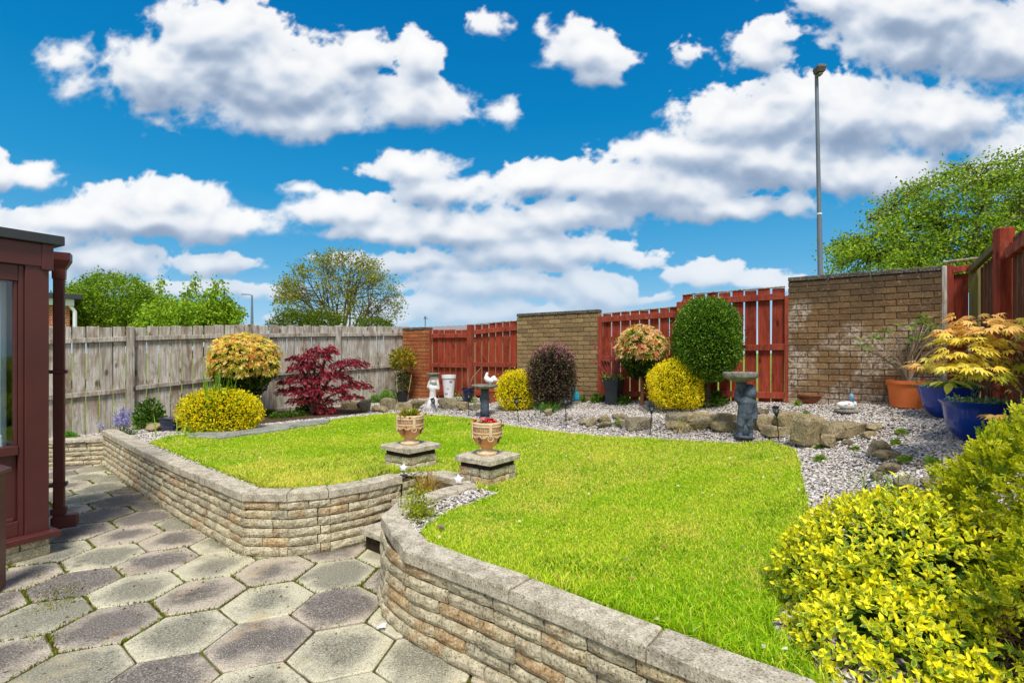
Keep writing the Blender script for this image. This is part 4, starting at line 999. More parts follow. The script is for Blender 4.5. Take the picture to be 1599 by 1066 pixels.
# ------------------------------------------------------------------ beyond the fences
def build_far():
    # brick outbuilding behind the grey fence
    r = empty('brick_house', (-14.25, 16.2, .28), .76, 'red brick house with white fascia seen behind the brown downpipe', 'house')
    m, t, b = material('house_brick'); tc = t.new('ShaderNodeTexCoord').outputs['Object']; sw = t.new('ShaderNodeSeparateXYZ'); t.link(tc, sw.inputs[0]); cb = t.new('ShaderNodeCombineXYZ'); t.link(t.math('ADD', sw.outputs[0], sw.outputs[1]), cb.inputs[0]); t.link(sw.outputs[2], cb.inputs[1])
    bt = t.new('ShaderNodeTexBrick'); t.link(cb.outputs[0], bt.inputs[0]); bt.inputs['Scale'].default_value = 1; bt.inputs['Brick Width'].default_value = .225; bt.inputs['Row Height'].default_value = .075; bt.inputs['Mortar Size'].default_value = .008
    bt.inputs['Color1'].default_value = (*S(190,104,70), 1); bt.inputs['Color2'].default_value = (*S(160,84,58), 1); bt.inputs['Mortar'].default_value = (*S(196,180,150), 1); t.link(bt.outputs[0], b.inputs['Base Color']); setp(b, .9, .1)
    for nm, c, d, mat in (('wall', (-4, 3, 1.35), (8, 6, 2.7), m), ('fascia', (-4, 2.97, 2.79), (8.2, 6.3, .22), M['white']), ('roof', (-4, 3, 2.97), (8.6, 6.6, .16), M['blackfelt'])): link(nm, box_mesh(*d, .01), mat, r, loc=c)
    mb = MB(); mb.tube([(.12, -.1, 0), (.12, -.1, 2.5), (.0, -.1, 2.7)], .055, 8); mb.build('drainpipe', M['white'], r)
    # long low roof behind the red gates
    r = empty('long_roof', (-4.0, 16.2, 0), -.06, 'long grey corrugated roof showing just above the red gates', 'roof')
    m = plain('grey_sheet_roof', S(140,132,130), .8, .2, var=.15)
    V = []; F = []; n = 90
    for i in range(n+1):
        x = i*9/n; z = .02*(i % 2); V += [(x, 0, 1.95+z), (x, 1.4, 2.33+.30*x/9+z)]
    for i in range(n): F.append([2*i, 2*i+2, 2*i+3, 2*i+1])
    link('roof_sheet', mesh('roof_sheet', V, F), m, r); link('building_wall', box_mesh(9, 3, 1.7, .01), M['brick_tan'], r, loc=(4.5, 1.6, 1.12))
    # lamp column behind the brown brick wall
    b0 = px(1283, 425, 15.0); top = px(1275, 118, 15.0)
    r = empty('street_lamp', (b0.x+.03, 15.0, .28), 0, 'tall grey steel lamp column rising behind the brown brick wall', 'street lamp')
    o = Vector((b0.x+.03, 15.0, .28)); tp = top-o
    mb = MB(); mb.tube([(0, 0, 0), tuple(tp*.55)], [.085, .068], 12); mb.build('lower_column', M['steel'], r, smooth=False)
    mb = MB(); mb.tube([tuple(tp*.55), tuple(tp)], [.058, .050], 12); mb.build('upper_column', M['steel'], r)
    q = tp*.56; mb = MB(); mb.tube([tuple(q), tuple(q+Vector((0, 0, .05)))], .07, 12); mb.build('collar', M['white'], r)
    mb = MB(); c = tuple(tp+Vector((.0, -.15, .12)))
    V = []
    for (hx, y0, y1, z) in ((.10,-.10,.12,-.13),(.125,-.14,.14,.0),(.11,-.12,.12,.06),(.04,-.08,.05,.10)): V += [(-hx+c[0], y0+c[1], z+c[2]), (hx+c[0], y0+c[1], z+c[2]), (hx+c[0], y1+c[1], z+c[2]), (-hx+c[0], y1+c[1], z+c[2])]
    F = [[4*l+k, 4*l+(k+1) % 4, 4*l+4+(k+1) % 4, 4*l+4+k] for l in range(3) for k in range(4)]+[[0,3,2,1],[12,13,14,15]]
    hd = link('lamp_head', mesh('lamp_head', V, F), plain('lamp_housing', S(92,84,84), .6), r); link('lamp_lens', box_mesh(.12, .16, .05, .01), plain('lens', S(120,118,112), .3), hd, loc=(c[0], c[1], c[2]-.18))
    # distant lamp and aerial
    o = px(393.5, 512, 60); r = empty('street_lamp', (o.x, 60, .28), 0, 'distant thin lamp column standing between the trees over the grey fence', 'street lamp')
    tz = EYE+(HY-461)/FPX*60-.28; mb = MB(); mb.tube([(0,0,0), (0,0,tz*.55), (0,0,tz)], [.22,.18,.09], 8); mb.tube([(0,0,tz), (-.3,0,tz+.1), (-.8,0,tz+.12)], .06, 6); mb.build('column', M['steel'], r)
    mb = MB(); mb.box((-1.0, 0, tz+.11), (.5, .2, .1)); mb.build('lamp_head', M['steel'], r)
    o = px(664, 515, 30); r = empty('aerial', (o.x, 30, .28), 0, 'thin aerial mast above the brick pier', 'aerial'); tz = EYE+(HY-496)/FPX*30-.28
    mb = MB(); mb.tube([(0,0,0),(0,0,tz)], .03, 6); mb.build('mast', M['steel'], r); mb = MB(); mb.box((.02, 0, tz-.05), (.25, .05, .05)); mb.box((0, 0, tz+.03), (.12, .05, .12)); mb.build('aerial_head', M['steel'], r)
build_far()

# ------------------------------------------------------------------ foliage
def frames(D, up=None):
    D = D/np.linalg.norm(D, axis=1, keepdims=True); r = RNG.normal(0, 1, D.shape) if up is None else up
    s = np.cross(D, r); s /= np.linalg.norm(s, axis=1, keepdims=True)+1e-9; return D, s, np.cross(s, D)
def leaves(name, P, D, length, width, pal, probs, mat='leaf', parent=None, up=None, kind=None, fold=.25, jit=.18, tipc=None, three=False, shade=None):
    """diamond leaves: P base, D direction; palette colour per leaf"""
    n = len(P); D, Sd, N = frames(np.asarray(D, float), up); L = (length*RNG.uniform(.7, 1.25, n))[:, None]; W = (width*RNG.uniform(.75, 1.25, n))[:, None]
    mid = P+D*L*.48
    V = np.stack([P, mid+Sd*W+N*W*fold, P+D*L-N*L*.10, mid-Sd*W+N*W*fold], 1)
    pal = np.array(pal); c = pal[RNG.choice(len(pal), n, p=probs)]*RNG.uniform(1-jit, 1+jit, (n, 1))
    if shade is not None: c = c*shade[:, None]
    cols = np.repeat(c[:, None], 4, 1)
    if tipc is not None: cols[:, 2] = cols[:, 2]*.4+np.array(tipc)*.6
    F = np.concatenate([np.array([[0,1,2]])[None]+4*np.arange(n)[:, None, None], np.array([[0,2,3]])[None]+4*np.arange(n)[:, None, None]]).reshape(-1, 3)
    me = mesh(name, V.reshape(-1, 3), F, col=cols.reshape(-1, 3)); o = link(name, me, M[mat], parent)
    if kind: o['kind'] = kind
    return o
def shell(n, c, r, inner=.72, bump_=.06, bf=3.0, zmin=-1, flat=0, sq=2.0):
    """points in a bumpy ellipsoidal shell, with outward normals"""
    d = RNG.normal(0, 1, (n*2, 3)); d /= np.linalg.norm(d, axis=1, keepdims=True); d = d[d[:, 2] > zmin][:n]; n = len(d)
    rad = 1-(1-inner)*RNG.random(n)**1.6; rad = rad*(1+bump_*nz(d*bf+np.array(c)*3, 1.0, 3))
    if sq != 2.0: rad = rad/(np.abs(d)**sq).sum(1)**(1/sq)
    r = np.array(r); P = np.array(c)+d*r*rad[:, None]; N = d/r; N /= np.linalg.norm(N, axis=1, keepdims=True); return P, N
def twigs(name, c, r, n, base, mat, parent, thick=.006, seed=1, depth=1):
    rnd = np.random.default_rng(seed); mb = MB(); c = np.array(c); base = np.array(base)
    for i in range(n):
        d = rnd.normal(0, 1, 3); d[2] = abs(d[2])*.8; d /= np.linalg.norm(d); e = c+d*np.array(r)*rnd.uniform(.7, .95); m1 = base+(e-base)*.45+rnd.normal(0, .04, 3)*np.array(r)*2
        mb.tube([base+rnd.normal(0, .01, 3), m1, e], [thick, thick*.65, thick*.3], 4)
    return mb.build(name, mat, parent)
def grow_tree(limbs, sub, twig, base, crown_c, crown_r, rnd, r0, zfrac=(.1, 1), inner=.5, trunk_h=1.0):
    """tapering trunk, limbs, branches and twigs that reach for an ellipsoidal crown; returns MB parts and twig tips"""
    base = np.array(base, float); cc = np.array(crown_c, float); cr = np.array(crown_r, float)
    tr, br = MB(), MB(); tips = []
    fork = base+np.array([0, 0, trunk_h]); tr.tube([base, base+(fork-base)*.5+rnd.normal(0, .03, 3), fork], [r0*1.25, r0, r0*.9], 9)
    def dirs(n):
        out = []
        for i in range(n):
            a = 2*PI*(i+rnd.uniform(-.3, .3))/n; z = rnd.uniform(*zfrac); s = math.sqrt(max(0, 1-z*z)); out.append(np.array([math.cos(a)*s, math.sin(a)*s, z]))
        return out
    for d in dirs(limbs):
        e = cc+d*cr*inner; m1 = fork+(e-fork)*.45+np.array([0, 0, .10*np.linalg.norm(e-fork)])*(.4 if d[2] > .6 else -.1)+rnd.normal(0, .04, 3)*cr
        tr.tube([fork, m1, e], [r0*.55, r0*.38, r0*.22], 6)
        for k in range(sub):
            dd = d+rnd.normal(0, .42, 3); dd /= np.linalg.norm(dd); dd[2] = max(dd[2], zfrac[0]-.2)
            s = m1+(e-m1)*rnd.uniform(.2, 1); e2 = cc+dd*cr*rnd.uniform(.74, .9); m2 = s+(e2-s)*.5+rnd.normal(0, .03, 3)*cr; br.tube([s, m2, e2], [r0*.18, r0*.12, r0*.06], 4, False)
            for j in range(twig):
                d3 = dd+rnd.normal(0, .16, 3); d3 /= np.linalg.norm(d3); s3 = m2+(e2-m2)*rnd.uniform(0, 1); e3 = cc+d3*cr*rnd.uniform(.86, 1.03); br.tube([s3, (s3+e3)/2+rnd.normal(0, .015, 3)*cr, e3], [r0*.06, r0*.045, r0*.025], 3, False)
                tips.append((s3, e3))
    return tr, br, tips
def build_trees():
    rnd = np.random.default_rng(8)
    # round, thinly leaved tree over the grey fence
    Y = 30.; c = px(532, 470, Y); R = 103/FPX*Y
    r = empty('round_tree', (c.x, Y, .28), 0, 'round thinly leaved tree with bare branches showing over the grey fence', 'tree'); o = np.array([c.x, Y, .28])
    cc = np.array([0, 0, EYE+(HY-478)/FPX*Y-.28]); cr = np.array([R*.97, R*.9, 90/FPX*Y])
    tr, br, tips = grow_tree(19, 9, 6, (0, 0, 0), cc, cr, rnd, .14, (-.12, 1), .62, cc[2]-2.6)
    tr.build('trunk', plain('grey_green_bark', S(104,98,68), .9, .1, var=.3), r); br.build('branches', plain('twig_bark', S(96,88,60), .9, .1, var=.3), r)
    P = []; D = []
    for a, b in tips:
        k = 6; t = rnd.uniform(.35, 1.05, k)[:, None]; P.append(a+(b-a)*t+rnd.normal(0, .11, (k, 3))); D.append(rnd.normal(0, 1, (k, 3))+(b-a)/np.linalg.norm(b-a)*.5)
    P = np.concatenate(P); D = np.concatenate(D)
    leaves('foliage', P, D, .15, .045, [S(160,158,44), S(130,142,38), S(182,172,66), S(112,122,36)], [.35,.3,.2,.15], parent=r)
    # leafy masses
    def leafy(name, lab, cx, cyp, rxp, ryp, Y, n, size, pal, pr, blobs, bare=None, seed=1, trunk=True, cat='tree', grp=None, squash=.8):
        rnd = np.random.default_rng(seed); c = px(cx, cyp, Y); r = empty(name, (c.x, Y, .28), 0, lab, cat, grp); zc = c.z-.28; k = Y/FPX
        P = []; N = []
        for (bx_, by_, bxr, byr, w) in blobs:
            ctr = np.array([(bx_-cx)*k, rnd.uniform(-.3, .3)*rxp*k, zc+(cyp-by_)*k])
            p, nn = shell(int(n*w), ctr, (bxr*k, bxr*k*squash, byr*k), .55, .16, 2.4); P.append(p); N.append(nn)
            # clumps of leaf standing out of the mass
            p2, n2 = shell(int(n*w*.035), ctr, (bxr*k, bxr*k*squash, byr*k), .9, .16, 2.4)
            m = 14; q = (p2[:, None]+n2[:, None]*size*.8+rnd.normal(0, size*1.1, (len(p2), m, 3))).reshape(-1, 3); P.append(q); N.append(np.repeat(n2, m, 0))
        P = np.concatenate(P); N = np.concatenate(N); ok = P[:, 2] > .1; P, N = P[ok], N[ok]
        D = N*.6+rnd.normal(0, .6, P.shape)+np.array([0, 0, -.15]); leaves('foliage', P, D, size, size*.34, pal, pr, parent=r, jit=.28)
        mb = MB(); mb.tube([(0, 0, 0), (0, 0, zc)], [.16*Y/20, .09*Y/20], 7)
        for (bx_, by_, bxr, byr, w) in blobs:
            e = np.array([(bx_-cx)*k, 0, zc+(cyp-by_)*k]); mb.tube([(0, 0, zc*.4), tuple(e*[.5, 1, .8]), tuple(e)], [.08*Y/20, .05*Y/20, .02*Y/20], 5)
        mb.build('trunk', M['bark'], r); return r, zc, k
    g1 = [S(150,178,40), S(122,156,32), S(170,190,52), S(90,122,26), S(66,98,24)]
    leafy('broad_tree', 'dense bright green tree behind the brick house and grey fence', 180, 480, 70, 50, 19, 19000, .085, g1, [.3,.27,.17,.16,.1], [(180,478,62,46,.5),(150,490,45,36,.3),(215,492,50,34,.3),(240,505,45,28,.2),(125,470,20,18,.06)], seed=2)
    r, zc, k = leafy('shooting_shrub', 'bright green shrub with upright leafy shoots over the grey fence', 310, 492, 60, 30, 13, 11000, .075, [S(158,188,44), S(128,162,36), S(182,202,62), S(88,122,28)], [.33,.3,.2,.17], [(300,502,60,26,.5),(345,500,30,26,.3),(262,500,30,26,.25)], seed=3, cat='shrub')
    rnd = np.random.default_rng(9); mb = MB(); P = []; D = []
    for (x, y) in ((248,436),(262,470),(276,462),(285,448),(298,432),(318,470),(336,446),(350,440),(362,455),(328,462),(372,486),(366,478)):
        b = np.array([(x-310)*k*.9+rnd.normal(0,.05), rnd.normal(0,.2), zc-.1]); e = np.array([(x-310)*k, b[1], zc+(492-y)*k]); mb.tube([b, (b+e)/2+rnd.normal(0,.03,3), e], [.02,.014,.006], 5)
        m = 240; t = rnd.uniform(0, 1.02, m)[:, None]; P.append(b+(e-b)*t+rnd.normal(0, .075, (m, 3))); D.append(rnd.normal(0, .7, (m, 3))+[0,0,.3])
    mb.build('shoots', M['bark'], r); leaves('shoot_leaves', np.concatenate(P), np.concatenate(D), .085, .028, [S(158,188,44), S(128,162,36), S(182,202,62), S(88,122,28)], [.33,.3,.2,.17], parent=r, jit=.25)
    leafy('low_shrub', 'low dark green hedge shrub beneath the round tree', 470, 500, 60, 20, 24, 7000, .09, [S(118,134,28), S(92,112,22), S(70,88,20)], [.4,.35,.25], [(455,503,40,20,.4),(500,502,30,16,.3),(580,505,30,10,.2)], seed=4, cat='shrub')
    # large tree at the right
    Y = 17.; k = Y/FPX; c = px(1560, 400, Y); r = empty('spreading_tree', (c.x, Y, .28), 0, 'large spreading tree with fresh green leaves over the right brick wall', 'tree'); o = np.array([c.x, Y, .28]); rnd = np.random.default_rng(12)
    loc = lambda x, y, dy=0: np.array([(x-1560)*k, dy, EYE+(HY-y)*k-.28])
    tr = MB(); tr.tube([(-.6, 0, 0), loc(1530,470), loc(1500,400)], [.26,.20,.15], 9)
    main = [([(1500,400),(1488,375),(1478,350),(1470,320),(1455,290)],.09),([(1500,400),(1525,370),(1560,345),(1600,320),(1650,280)],.11),([(1500,395),(1540,378),(1580,365),(1630,360)],.08),([(1495,395),(1450,375),(1410,360),(1360,370)],.07),
            ([(1480,350),(1440,335),(1400,320),(1350,345)],.05),([(1525,370),(1530,330),(1540,290),(1560,260)],.07),([(1560,345),(1590,310),(1610,270)],.05),([(1455,375),(1420,390),(1350,400)],.04),([(1470,320),(1500,290),(1510,265)],.04)]
    nodes = []
    for pts, rr in main:
        q = [loc(x, y, rnd.normal(0, .5)*(i > 0)) for i, (x, y) in enumerate(pts)]; tr.tube(q, list(np.linspace(rr, rr*.4, len(q))), 6); nodes += q[1:]
    tr.build('trunk', M['palebark'], r); br = MB(); P = []; D = []
    outline = [(1296,398),(1300,378),(1325,368),(1345,352),(1372,340),(1385,322),(1400,305),(1408,286),(1430,276),(1450,280),(1480,278),(1500,268),(1505,255),(1530,248),(1560,252),(1599,238),(1650,235),(1720,260),(1760,330),(1760,470),(1296,470)]
    n = 0
    while n < 900:
        x, y = rnd.uniform(1290, 1765), rnd.uniform(232, 445)
        if not inpoly(np.array([x, y]), outline): continue
        if rnd.random() < .3 and math.sin(x*.055+1)*math.sin(y*.08+2) > .35: continue
        e = loc(x, y, rnd.uniform(-1.3, 1.3)); d = [np.linalg.norm(e-q) for q in nodes]; s = nodes[int(np.argmin(d))]
        mid = (s+e)/2+rnd.normal(0, .10, 3)+[0, 0, .08]; br.tube([s, mid, e], [.022, .014, .006], 3, False); n += 1
        m = 50; t = rnd.uniform(.35, 1.05, m)[:, None]; P.append(mid+(e-mid)*t+rnd.normal(0, 1, (m, 3))*[.24, .24, .11]); D.append(rnd.normal(0, .8, (m, 3))+[0, 0, -.25])
    br.build('branches', M['bark'], r)
    leaves('foliage', np.concatenate(P), np.concatenate(D), .10, .034, [S(158,182,46), S(132,162,38), S(178,194,64), S(98,130,32), S(70,100,26)], [.3,.28,.17,.15,.1], parent=r, jit=.25)
    for (x, y) in ((1470,327),(1466,345),(1430,356),(1478,371)):      # crows' nests
        mb = MB(); c = loc(x, y); 
        for i in range(60): p = c+rnd.normal(0, .07, 3); q = p+rnd.normal(0, .10, 3); mb.tube([p, q], .009, 3, False)
        tag(mb.build('nest', plain('nest_twigs', S(40,34,28), .9, .1), r))
build_trees()
# ------------------------------------------------------------------ rockery stones
def rock_geo(seed, lvl=2):
    r = np.random.default_rng(seed); bm = bmesh.new(); bmesh.ops.create_icosphere(bm, subdivisions=3, radius=1)
    V = np.array([v.co for v in bm.verts]); F = [[v.index for v in f.verts] for f in bm.faces]; bm.free()
    V = np.sign(V)*np.abs(V)**.6
    for _ in range(13):                          # cleaved faces
        n = r.normal(0, 1, 3); n /= np.linalg.norm(n); h = r.uniform(.5, .85); d = V@n; V = V-np.outer(np.clip(d-h, 0, None), n)*.9
    V = V+nz(V*2.2+seed, 1, 4)[:, None]*V*.05+RNG.normal(0, .008, V.shape)
    return V, F
M['sandstone'] = stone_mat('mossy_sandstone', [S(158,142,110), S(134,124,100), S(176,158,118), S(148,138,116), S(118,110,92)], speck=S(186,174,146), dark=S(62,54,42), scale=.9, grain=70, moss=.22)
def block_geo(seed):
    r = np.random.default_rng(seed); V, F = rock_geo(seed); V = np.sign(V)*np.abs(V)**.42; V = V/np.abs(V).max(0)
    for _ in range(5):
        n = r.normal(0, 1, 3); n /= np.linalg.norm(n); h = r.uniform(.95, 1.25); d = V@n; V = V-np.outer(np.clip(d-h, 0, None), n)*.9
    V[:, 2] += .10*V[:, 0]*r.uniform(-1, 1); return V+nz(V*2.5+seed, 1, 4)[:, None]*.035, F
_rk = [mesh('rock', *rock_geo(40+i), smooth=False) for i in range(9)]+[mesh('rock', *block_geo(70+i), smooth=False) for i in range(4)]
def rock(x, y, w, h, depth=.8, cat='rock', label='', k=0, rz=0, dz=0, tilt=0, grp='rockery stones edging the gravel bed', Yo=None):
    """x, y: foot of the stone in the photo, w, h: its seen size in pixels"""
    p = on(x, y) if Yo is None else px(x, y, Yo); s = p.y/FPX; sx, sz = w*s/2*1.16, h*s/2*1.14
    o = link('rock', _rk[k], M['sandstone'], None, loc=(p.x, p.y+sx*depth*.5, p.z+sz*.78+dz), rot=(tilt*.4, tilt, rz), scale=(sx, sx*depth, sz)); return tag(o, label, cat, grp)
ROCKS = [(545,640,26,14,9,'flat weathered rock at the left end of the low stone edging under the purple maple'),(568,643,24,20,1,'dark round rock right of the flat one under the purple maple'),
 (592,644,26,14,2,'mid brown rock below the small green weeds by the fence corner'),(606,640,24,20,10,'squarish tan rock below the potted shrub by the brick pier'),(628,640,26,11,11,'flat rock below the black pot with the canes'),(648,639,26,16,5,'mossy rock just left of the white statue'),
 (700,639,34,17,6,'broad mossy rock just right of the white statue'),(724,641,24,14,7,'small tan rock in front of the white flowerpot and blue pot'),(742,641,22,12,8,'small rock left of the rooster birdbath foot'),
 (857,650,16,12,1,'small rusty red rock in the gravel below the purple ball shrub'),(887,657,14,6,3,'tiny flat rock behind the solar light below the turquoise ornament'),
 (914,664,18,12,2,'small rock at the left end of the rock pair below the black planter'),(925,666,22,17,4,'leaning tan rock left in the cluster below the black planter'),(944,662,22,16,0,'rust tinted rock right in the cluster below the black planter'),(943,669,24,12,5,'low grey rock at the foot of the cluster below the black planter'),
 (971,656,26,9,6,'pale flat rock behind the creeping weeds'),(976,668,24,11,8,'dark rock below the pale flat rock with weeds'),(1000,670,38,18,12,'wide low grey rock beside the solar light under the yellow ball'),
 (1062,660,34,14,12,'long flat top rock left below the yellow ball shrub'),(1091,656,40,12,9,'long mossy flat rock right below the yellow ball shrub'),(1056,672,26,18,2,'brown rock with straw coloured grass in front'),(1096,673,36,24,5,'large wedge shaped rock below the yellow ball shrub'),
 (1113,660,20,15,4,'round grey brown rock in the middle of the rockery'),(1137,659,30,13,11,'smooth tan oval rock left of the cherub birdbath'),(1134,672,38,15,10,'long flat grey rock under the smooth tan oval one'),
 (1194,647,24,9,7,'tan flat rock on top to the right of the cherub birdbath'),(1190,672,30,26,8,'big round rock directly right of the cherub birdbath'),(1209,661,18,12,1,'small rock behind the rightmost solar light, upper one'),(1207,669,24,9,3,'thin dark rock behind the rightmost solar light'),(1218,679,42,14,11,'long low rock at the foot behind the rightmost solar light'),
 (1240,668,46,26,10,'mossy block at the left of the big stone'),(1272,692,48,44,9,'largest upright block of the rockery with lichen'),(1322,682,58,23,12,'wide lichen covered slab right of the largest block'),(1297,700,32,22,7,'pale tan rock wedged under the slab'),(1301,686,16,10,1,'small pebble like stone under the wide slab'),(1330,695,22,8,6,'low brown rock in the shade of the slab'),
 (1366,674,28,12,3,'flat grey rock where the rock line turns towards the camera'),(1358,684,24,12,8,'flat rock in front of the grey one at the turn'),(1378,706,24,22,2,'tilted slate grey rock on the inner edge of the gravel'),(1366,712,22,20,4,'rusty rock with tall grass beside it'),(1392,716,38,12,10,'long flat rock lying in the gravel'),
 (1388,742,34,20,5,'long orange brown rock leaning over the lower gravel'),(1372,752,26,16,7,'white grey broken rock below the orange brown one'),(1423,771,46,24,1,'rounded greenish boulder behind the yellow leaved bush'),(1462,762,34,14,6,'low dark lava like rock right of the greenish boulder')]
for i, (x, y, w, h, k, lab) in enumerate(ROCKS): rock(x, y, w, h, k=k, label=lab, rz=RNG.uniform(-.25, .25), depth=.62, tilt=RNG.uniform(-.07, .07))
p = on(238, 674); tag(link('rock', _rk[3], plain('blue_grey_rock', S(120,116,126), .9, .1), None, loc=(p.x, p.y, p.z+.05), rot=(0,0,.5), scale=(.12,.09,.07)), 'blue grey round rock in front of the blue trough planter', 'rock')

# flagstones between the soil bed and the lawn
fl = stone_mat('flagstone', [S(170,172,160), S(150,154,142), S(162,164,150)], speck=S(200,200,190), moss=.12, bstr=.3)
FLG = [[(292,680),(352,683),(372,671),(318,668)],[(340,683),(404,675),(424,664),(370,669)],[(396,676),(452,668),(466,659),(420,662)],[(448,667),(512,659),(516,654),(462,658)]]
def build_flags():
    z = {0: .412, 1: .418, 2: .424, 3: .43}
    labs = ['grey flagstone nearest the yellow mound','second grey flagstone of the strip along the lawn','third grey flagstone of the strip along the lawn','farthest thin flagstone of the strip, toward the purple maple']
    for i, q in enumerate(FLG):
        zz = float(np.mean([H(*gz(x, y, z[i])) for x, y in q]))+.034; pts = [gz(x, y, zz) for x, y in q]
        tag(link('flagstone', mesh('flagstone', *coping_block(pts, zz-.05, zz, 500+i)), fl), labs[i], 'flagstone', 'flagstones between soil bed and lawn')
build_flags()

# ------------------------------------------------------------------ shrubs
def ball(name, lab, x, yt, yb, w, pal, pr, n, size, trunk=None, cat='shrub', inner=.6, ybase=None, ratio=None, kind=None, mat='leaf', width=.42, bump_=.16, grp=None, squash=1.0, tip=None, dark=None, rise=0):
    """clipped shrub seen between rows yt..yb of the photo, w pixels wide; ybase where its stem meets the ground"""
    g = on(x, ybase or yb); Y = g.y; k = Y/FPX; rx = w/2*k; rz = (yb-yt)/2*k; cz = EYE+(HY-(yt+yb)/2)*k
    r = empty(name, (g.x, Y, g.z), 0, lab, cat, grp); c = np.array([0, 0, cz-g.z])
    P, N = shell(n, c, (rx*.96, rx*squash*.96, rz*.95), inner, bump_, 3.0, sq=2.5); ok = P[:, 2] > .01; P, N = P[ok], N[ok]
    stray = RNG.random(len(P)) < .08; P = P+N*(stray*RNG.uniform(.3, 1.5, len(P))*size*1.6)[:, None]
    D = N+RNG.normal(0, .75, P.shape)+np.array([0, 0, .25])
    leaves('foliage', P, D, size, size*width, pal, pr, parent=r, jit=.22, mat=mat, tipc=tip)
    # inner leaves, in the shade of the outer ones
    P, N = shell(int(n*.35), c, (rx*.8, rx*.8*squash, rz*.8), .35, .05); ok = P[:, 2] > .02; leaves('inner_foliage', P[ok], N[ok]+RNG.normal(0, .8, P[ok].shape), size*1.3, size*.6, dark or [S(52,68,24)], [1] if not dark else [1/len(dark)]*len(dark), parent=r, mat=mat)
    mb = MB(); top = c-np.array([0, 0, rz*.3]); st = trunk or .012
    mb.tube([(0, 0, -.03), (.01, .0, top[2]*.5), tuple(top)], [st*1.3, st, st*.8], 7)
    for i in range(9):
        d = RNG.normal(0, 1, 3); d[2] = abs(d[2]); d /= np.linalg.norm(d); e = c+d*np.array([rx, rx*squash, rz])*.75; mb.tube([tuple(top*.9), tuple((top+e)/2+RNG.normal(0, .02, 3)), tuple(e)], [st*.7, st*.5, st*.25], 4)
    mb.build('trunk' if trunk else 'stems', M['bark'], r); return r, c, rx, rz, g
YEL = [S(255,238,24), S(255,224,14), S(240,228,40), S(255,244,90), S(170,176,30), S(110,134,24)]; YP = [.40,.24,.14,.12,.06,.04]
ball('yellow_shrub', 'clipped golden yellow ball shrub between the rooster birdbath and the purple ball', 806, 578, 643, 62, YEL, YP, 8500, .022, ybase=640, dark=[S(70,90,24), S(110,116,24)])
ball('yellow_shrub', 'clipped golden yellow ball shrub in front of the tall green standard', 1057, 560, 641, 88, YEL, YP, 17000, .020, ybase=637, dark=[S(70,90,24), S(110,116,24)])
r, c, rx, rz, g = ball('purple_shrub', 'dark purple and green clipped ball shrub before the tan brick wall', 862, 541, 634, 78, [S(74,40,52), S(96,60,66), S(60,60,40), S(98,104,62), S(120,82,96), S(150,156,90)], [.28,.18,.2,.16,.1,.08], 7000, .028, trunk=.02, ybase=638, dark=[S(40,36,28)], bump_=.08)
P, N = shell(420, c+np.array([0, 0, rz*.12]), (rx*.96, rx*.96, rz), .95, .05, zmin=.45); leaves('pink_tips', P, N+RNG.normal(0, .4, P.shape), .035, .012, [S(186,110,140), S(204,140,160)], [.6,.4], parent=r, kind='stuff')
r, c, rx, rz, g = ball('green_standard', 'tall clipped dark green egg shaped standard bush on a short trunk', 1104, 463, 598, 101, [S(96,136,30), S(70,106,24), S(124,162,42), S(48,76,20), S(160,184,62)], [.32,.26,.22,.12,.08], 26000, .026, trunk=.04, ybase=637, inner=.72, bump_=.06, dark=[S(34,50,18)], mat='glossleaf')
# stems and low green growth at its foot
def tuftleaf(name, lab, x, y, w, h, n, size, pal, pr, cat='plant', grp=None, mat='leaf', dome=True, width=.35):
    g = on(x, y); k = g.y/FPX; r = empty(name, tuple(g), 0, lab, cat, grp); R = w/2*k; Hh = h*k
    d = RNG.normal(0, 1, (n, 3)); d[:, 2] = np.abs(d[:, 2]); d /= np.linalg.norm(d, axis=1, keepdims=True); rad = RNG.random(n)[:, None]**.45; P = d*rad*np.array([R, R*.8, Hh])
    leaves('foliage', P, d*.7+RNG.normal(0, .55, (n, 3))+[0, 0, .2], size, size*width, pal, pr, parent=r, mat=mat, jit=.25)
    mb = MB(); 
    for i in range(max(4, n//60)): j = RNG.integers(n); mb.tube([(P[j, 0]*.1, P[j, 1]*.1, -.01), tuple(P[j]*[.6, .6, .5]), tuple(P[j])], [.004, .003, .0015], 4, False)
    mb.build('stems', M['stemgreen'], r)['kind'] = 'stuff'; return r
M['stemgreen'] = plain('green_stem', S(98,118,48), .7, .2, var=.2, bs=0)
GR = [S(92,128,36), S(70,104,30), S(120,154,50), S(52,80,24)]; GP = [.35,.3,.2,.15]
tuftleaf('low_plant', 'dark green leafy growth at the foot of the green standard', 1112, 633, 46, 22, 700, .05, GR, GP)
tuftleaf('low_plant', 'small green leaves between the black planter and the pieris trunk', 975, 631, 22, 14, 240, .04, GR, GP)
tuftleaf('low_plant', 'green weeds at the wall foot left of the black planter', 934, 628, 24, 13, 260, .04, GR, GP)
tuftleaf('low_plant', 'small sprig right of the turquoise ornament', 911, 628, 12, 10, 120, .035, GR, GP)
tuftleaf('low_plant', 'pale leaved weeds on the left of the rock edging by the fence', 586, 629, 22, 12, 300, .05, [S(130,160,70), S(100,140,50), S(150,176,96)], [.4,.35,.25])
tuftleaf('low_plant', 'bright green leafy clump below the grey fence end', 606, 628, 32, 20, 420, .05, [S(120,164,48), S(98,144,40), S(146,184,70)], [.4,.35,.25])
tuftleaf('low_plant', 'dark green clump beneath the left side of the purple maple', 482, 641, 36, 20, 420, .06, [S(44,84,30), S(60,104,36), S(30,60,22)], [.4,.35,.25])
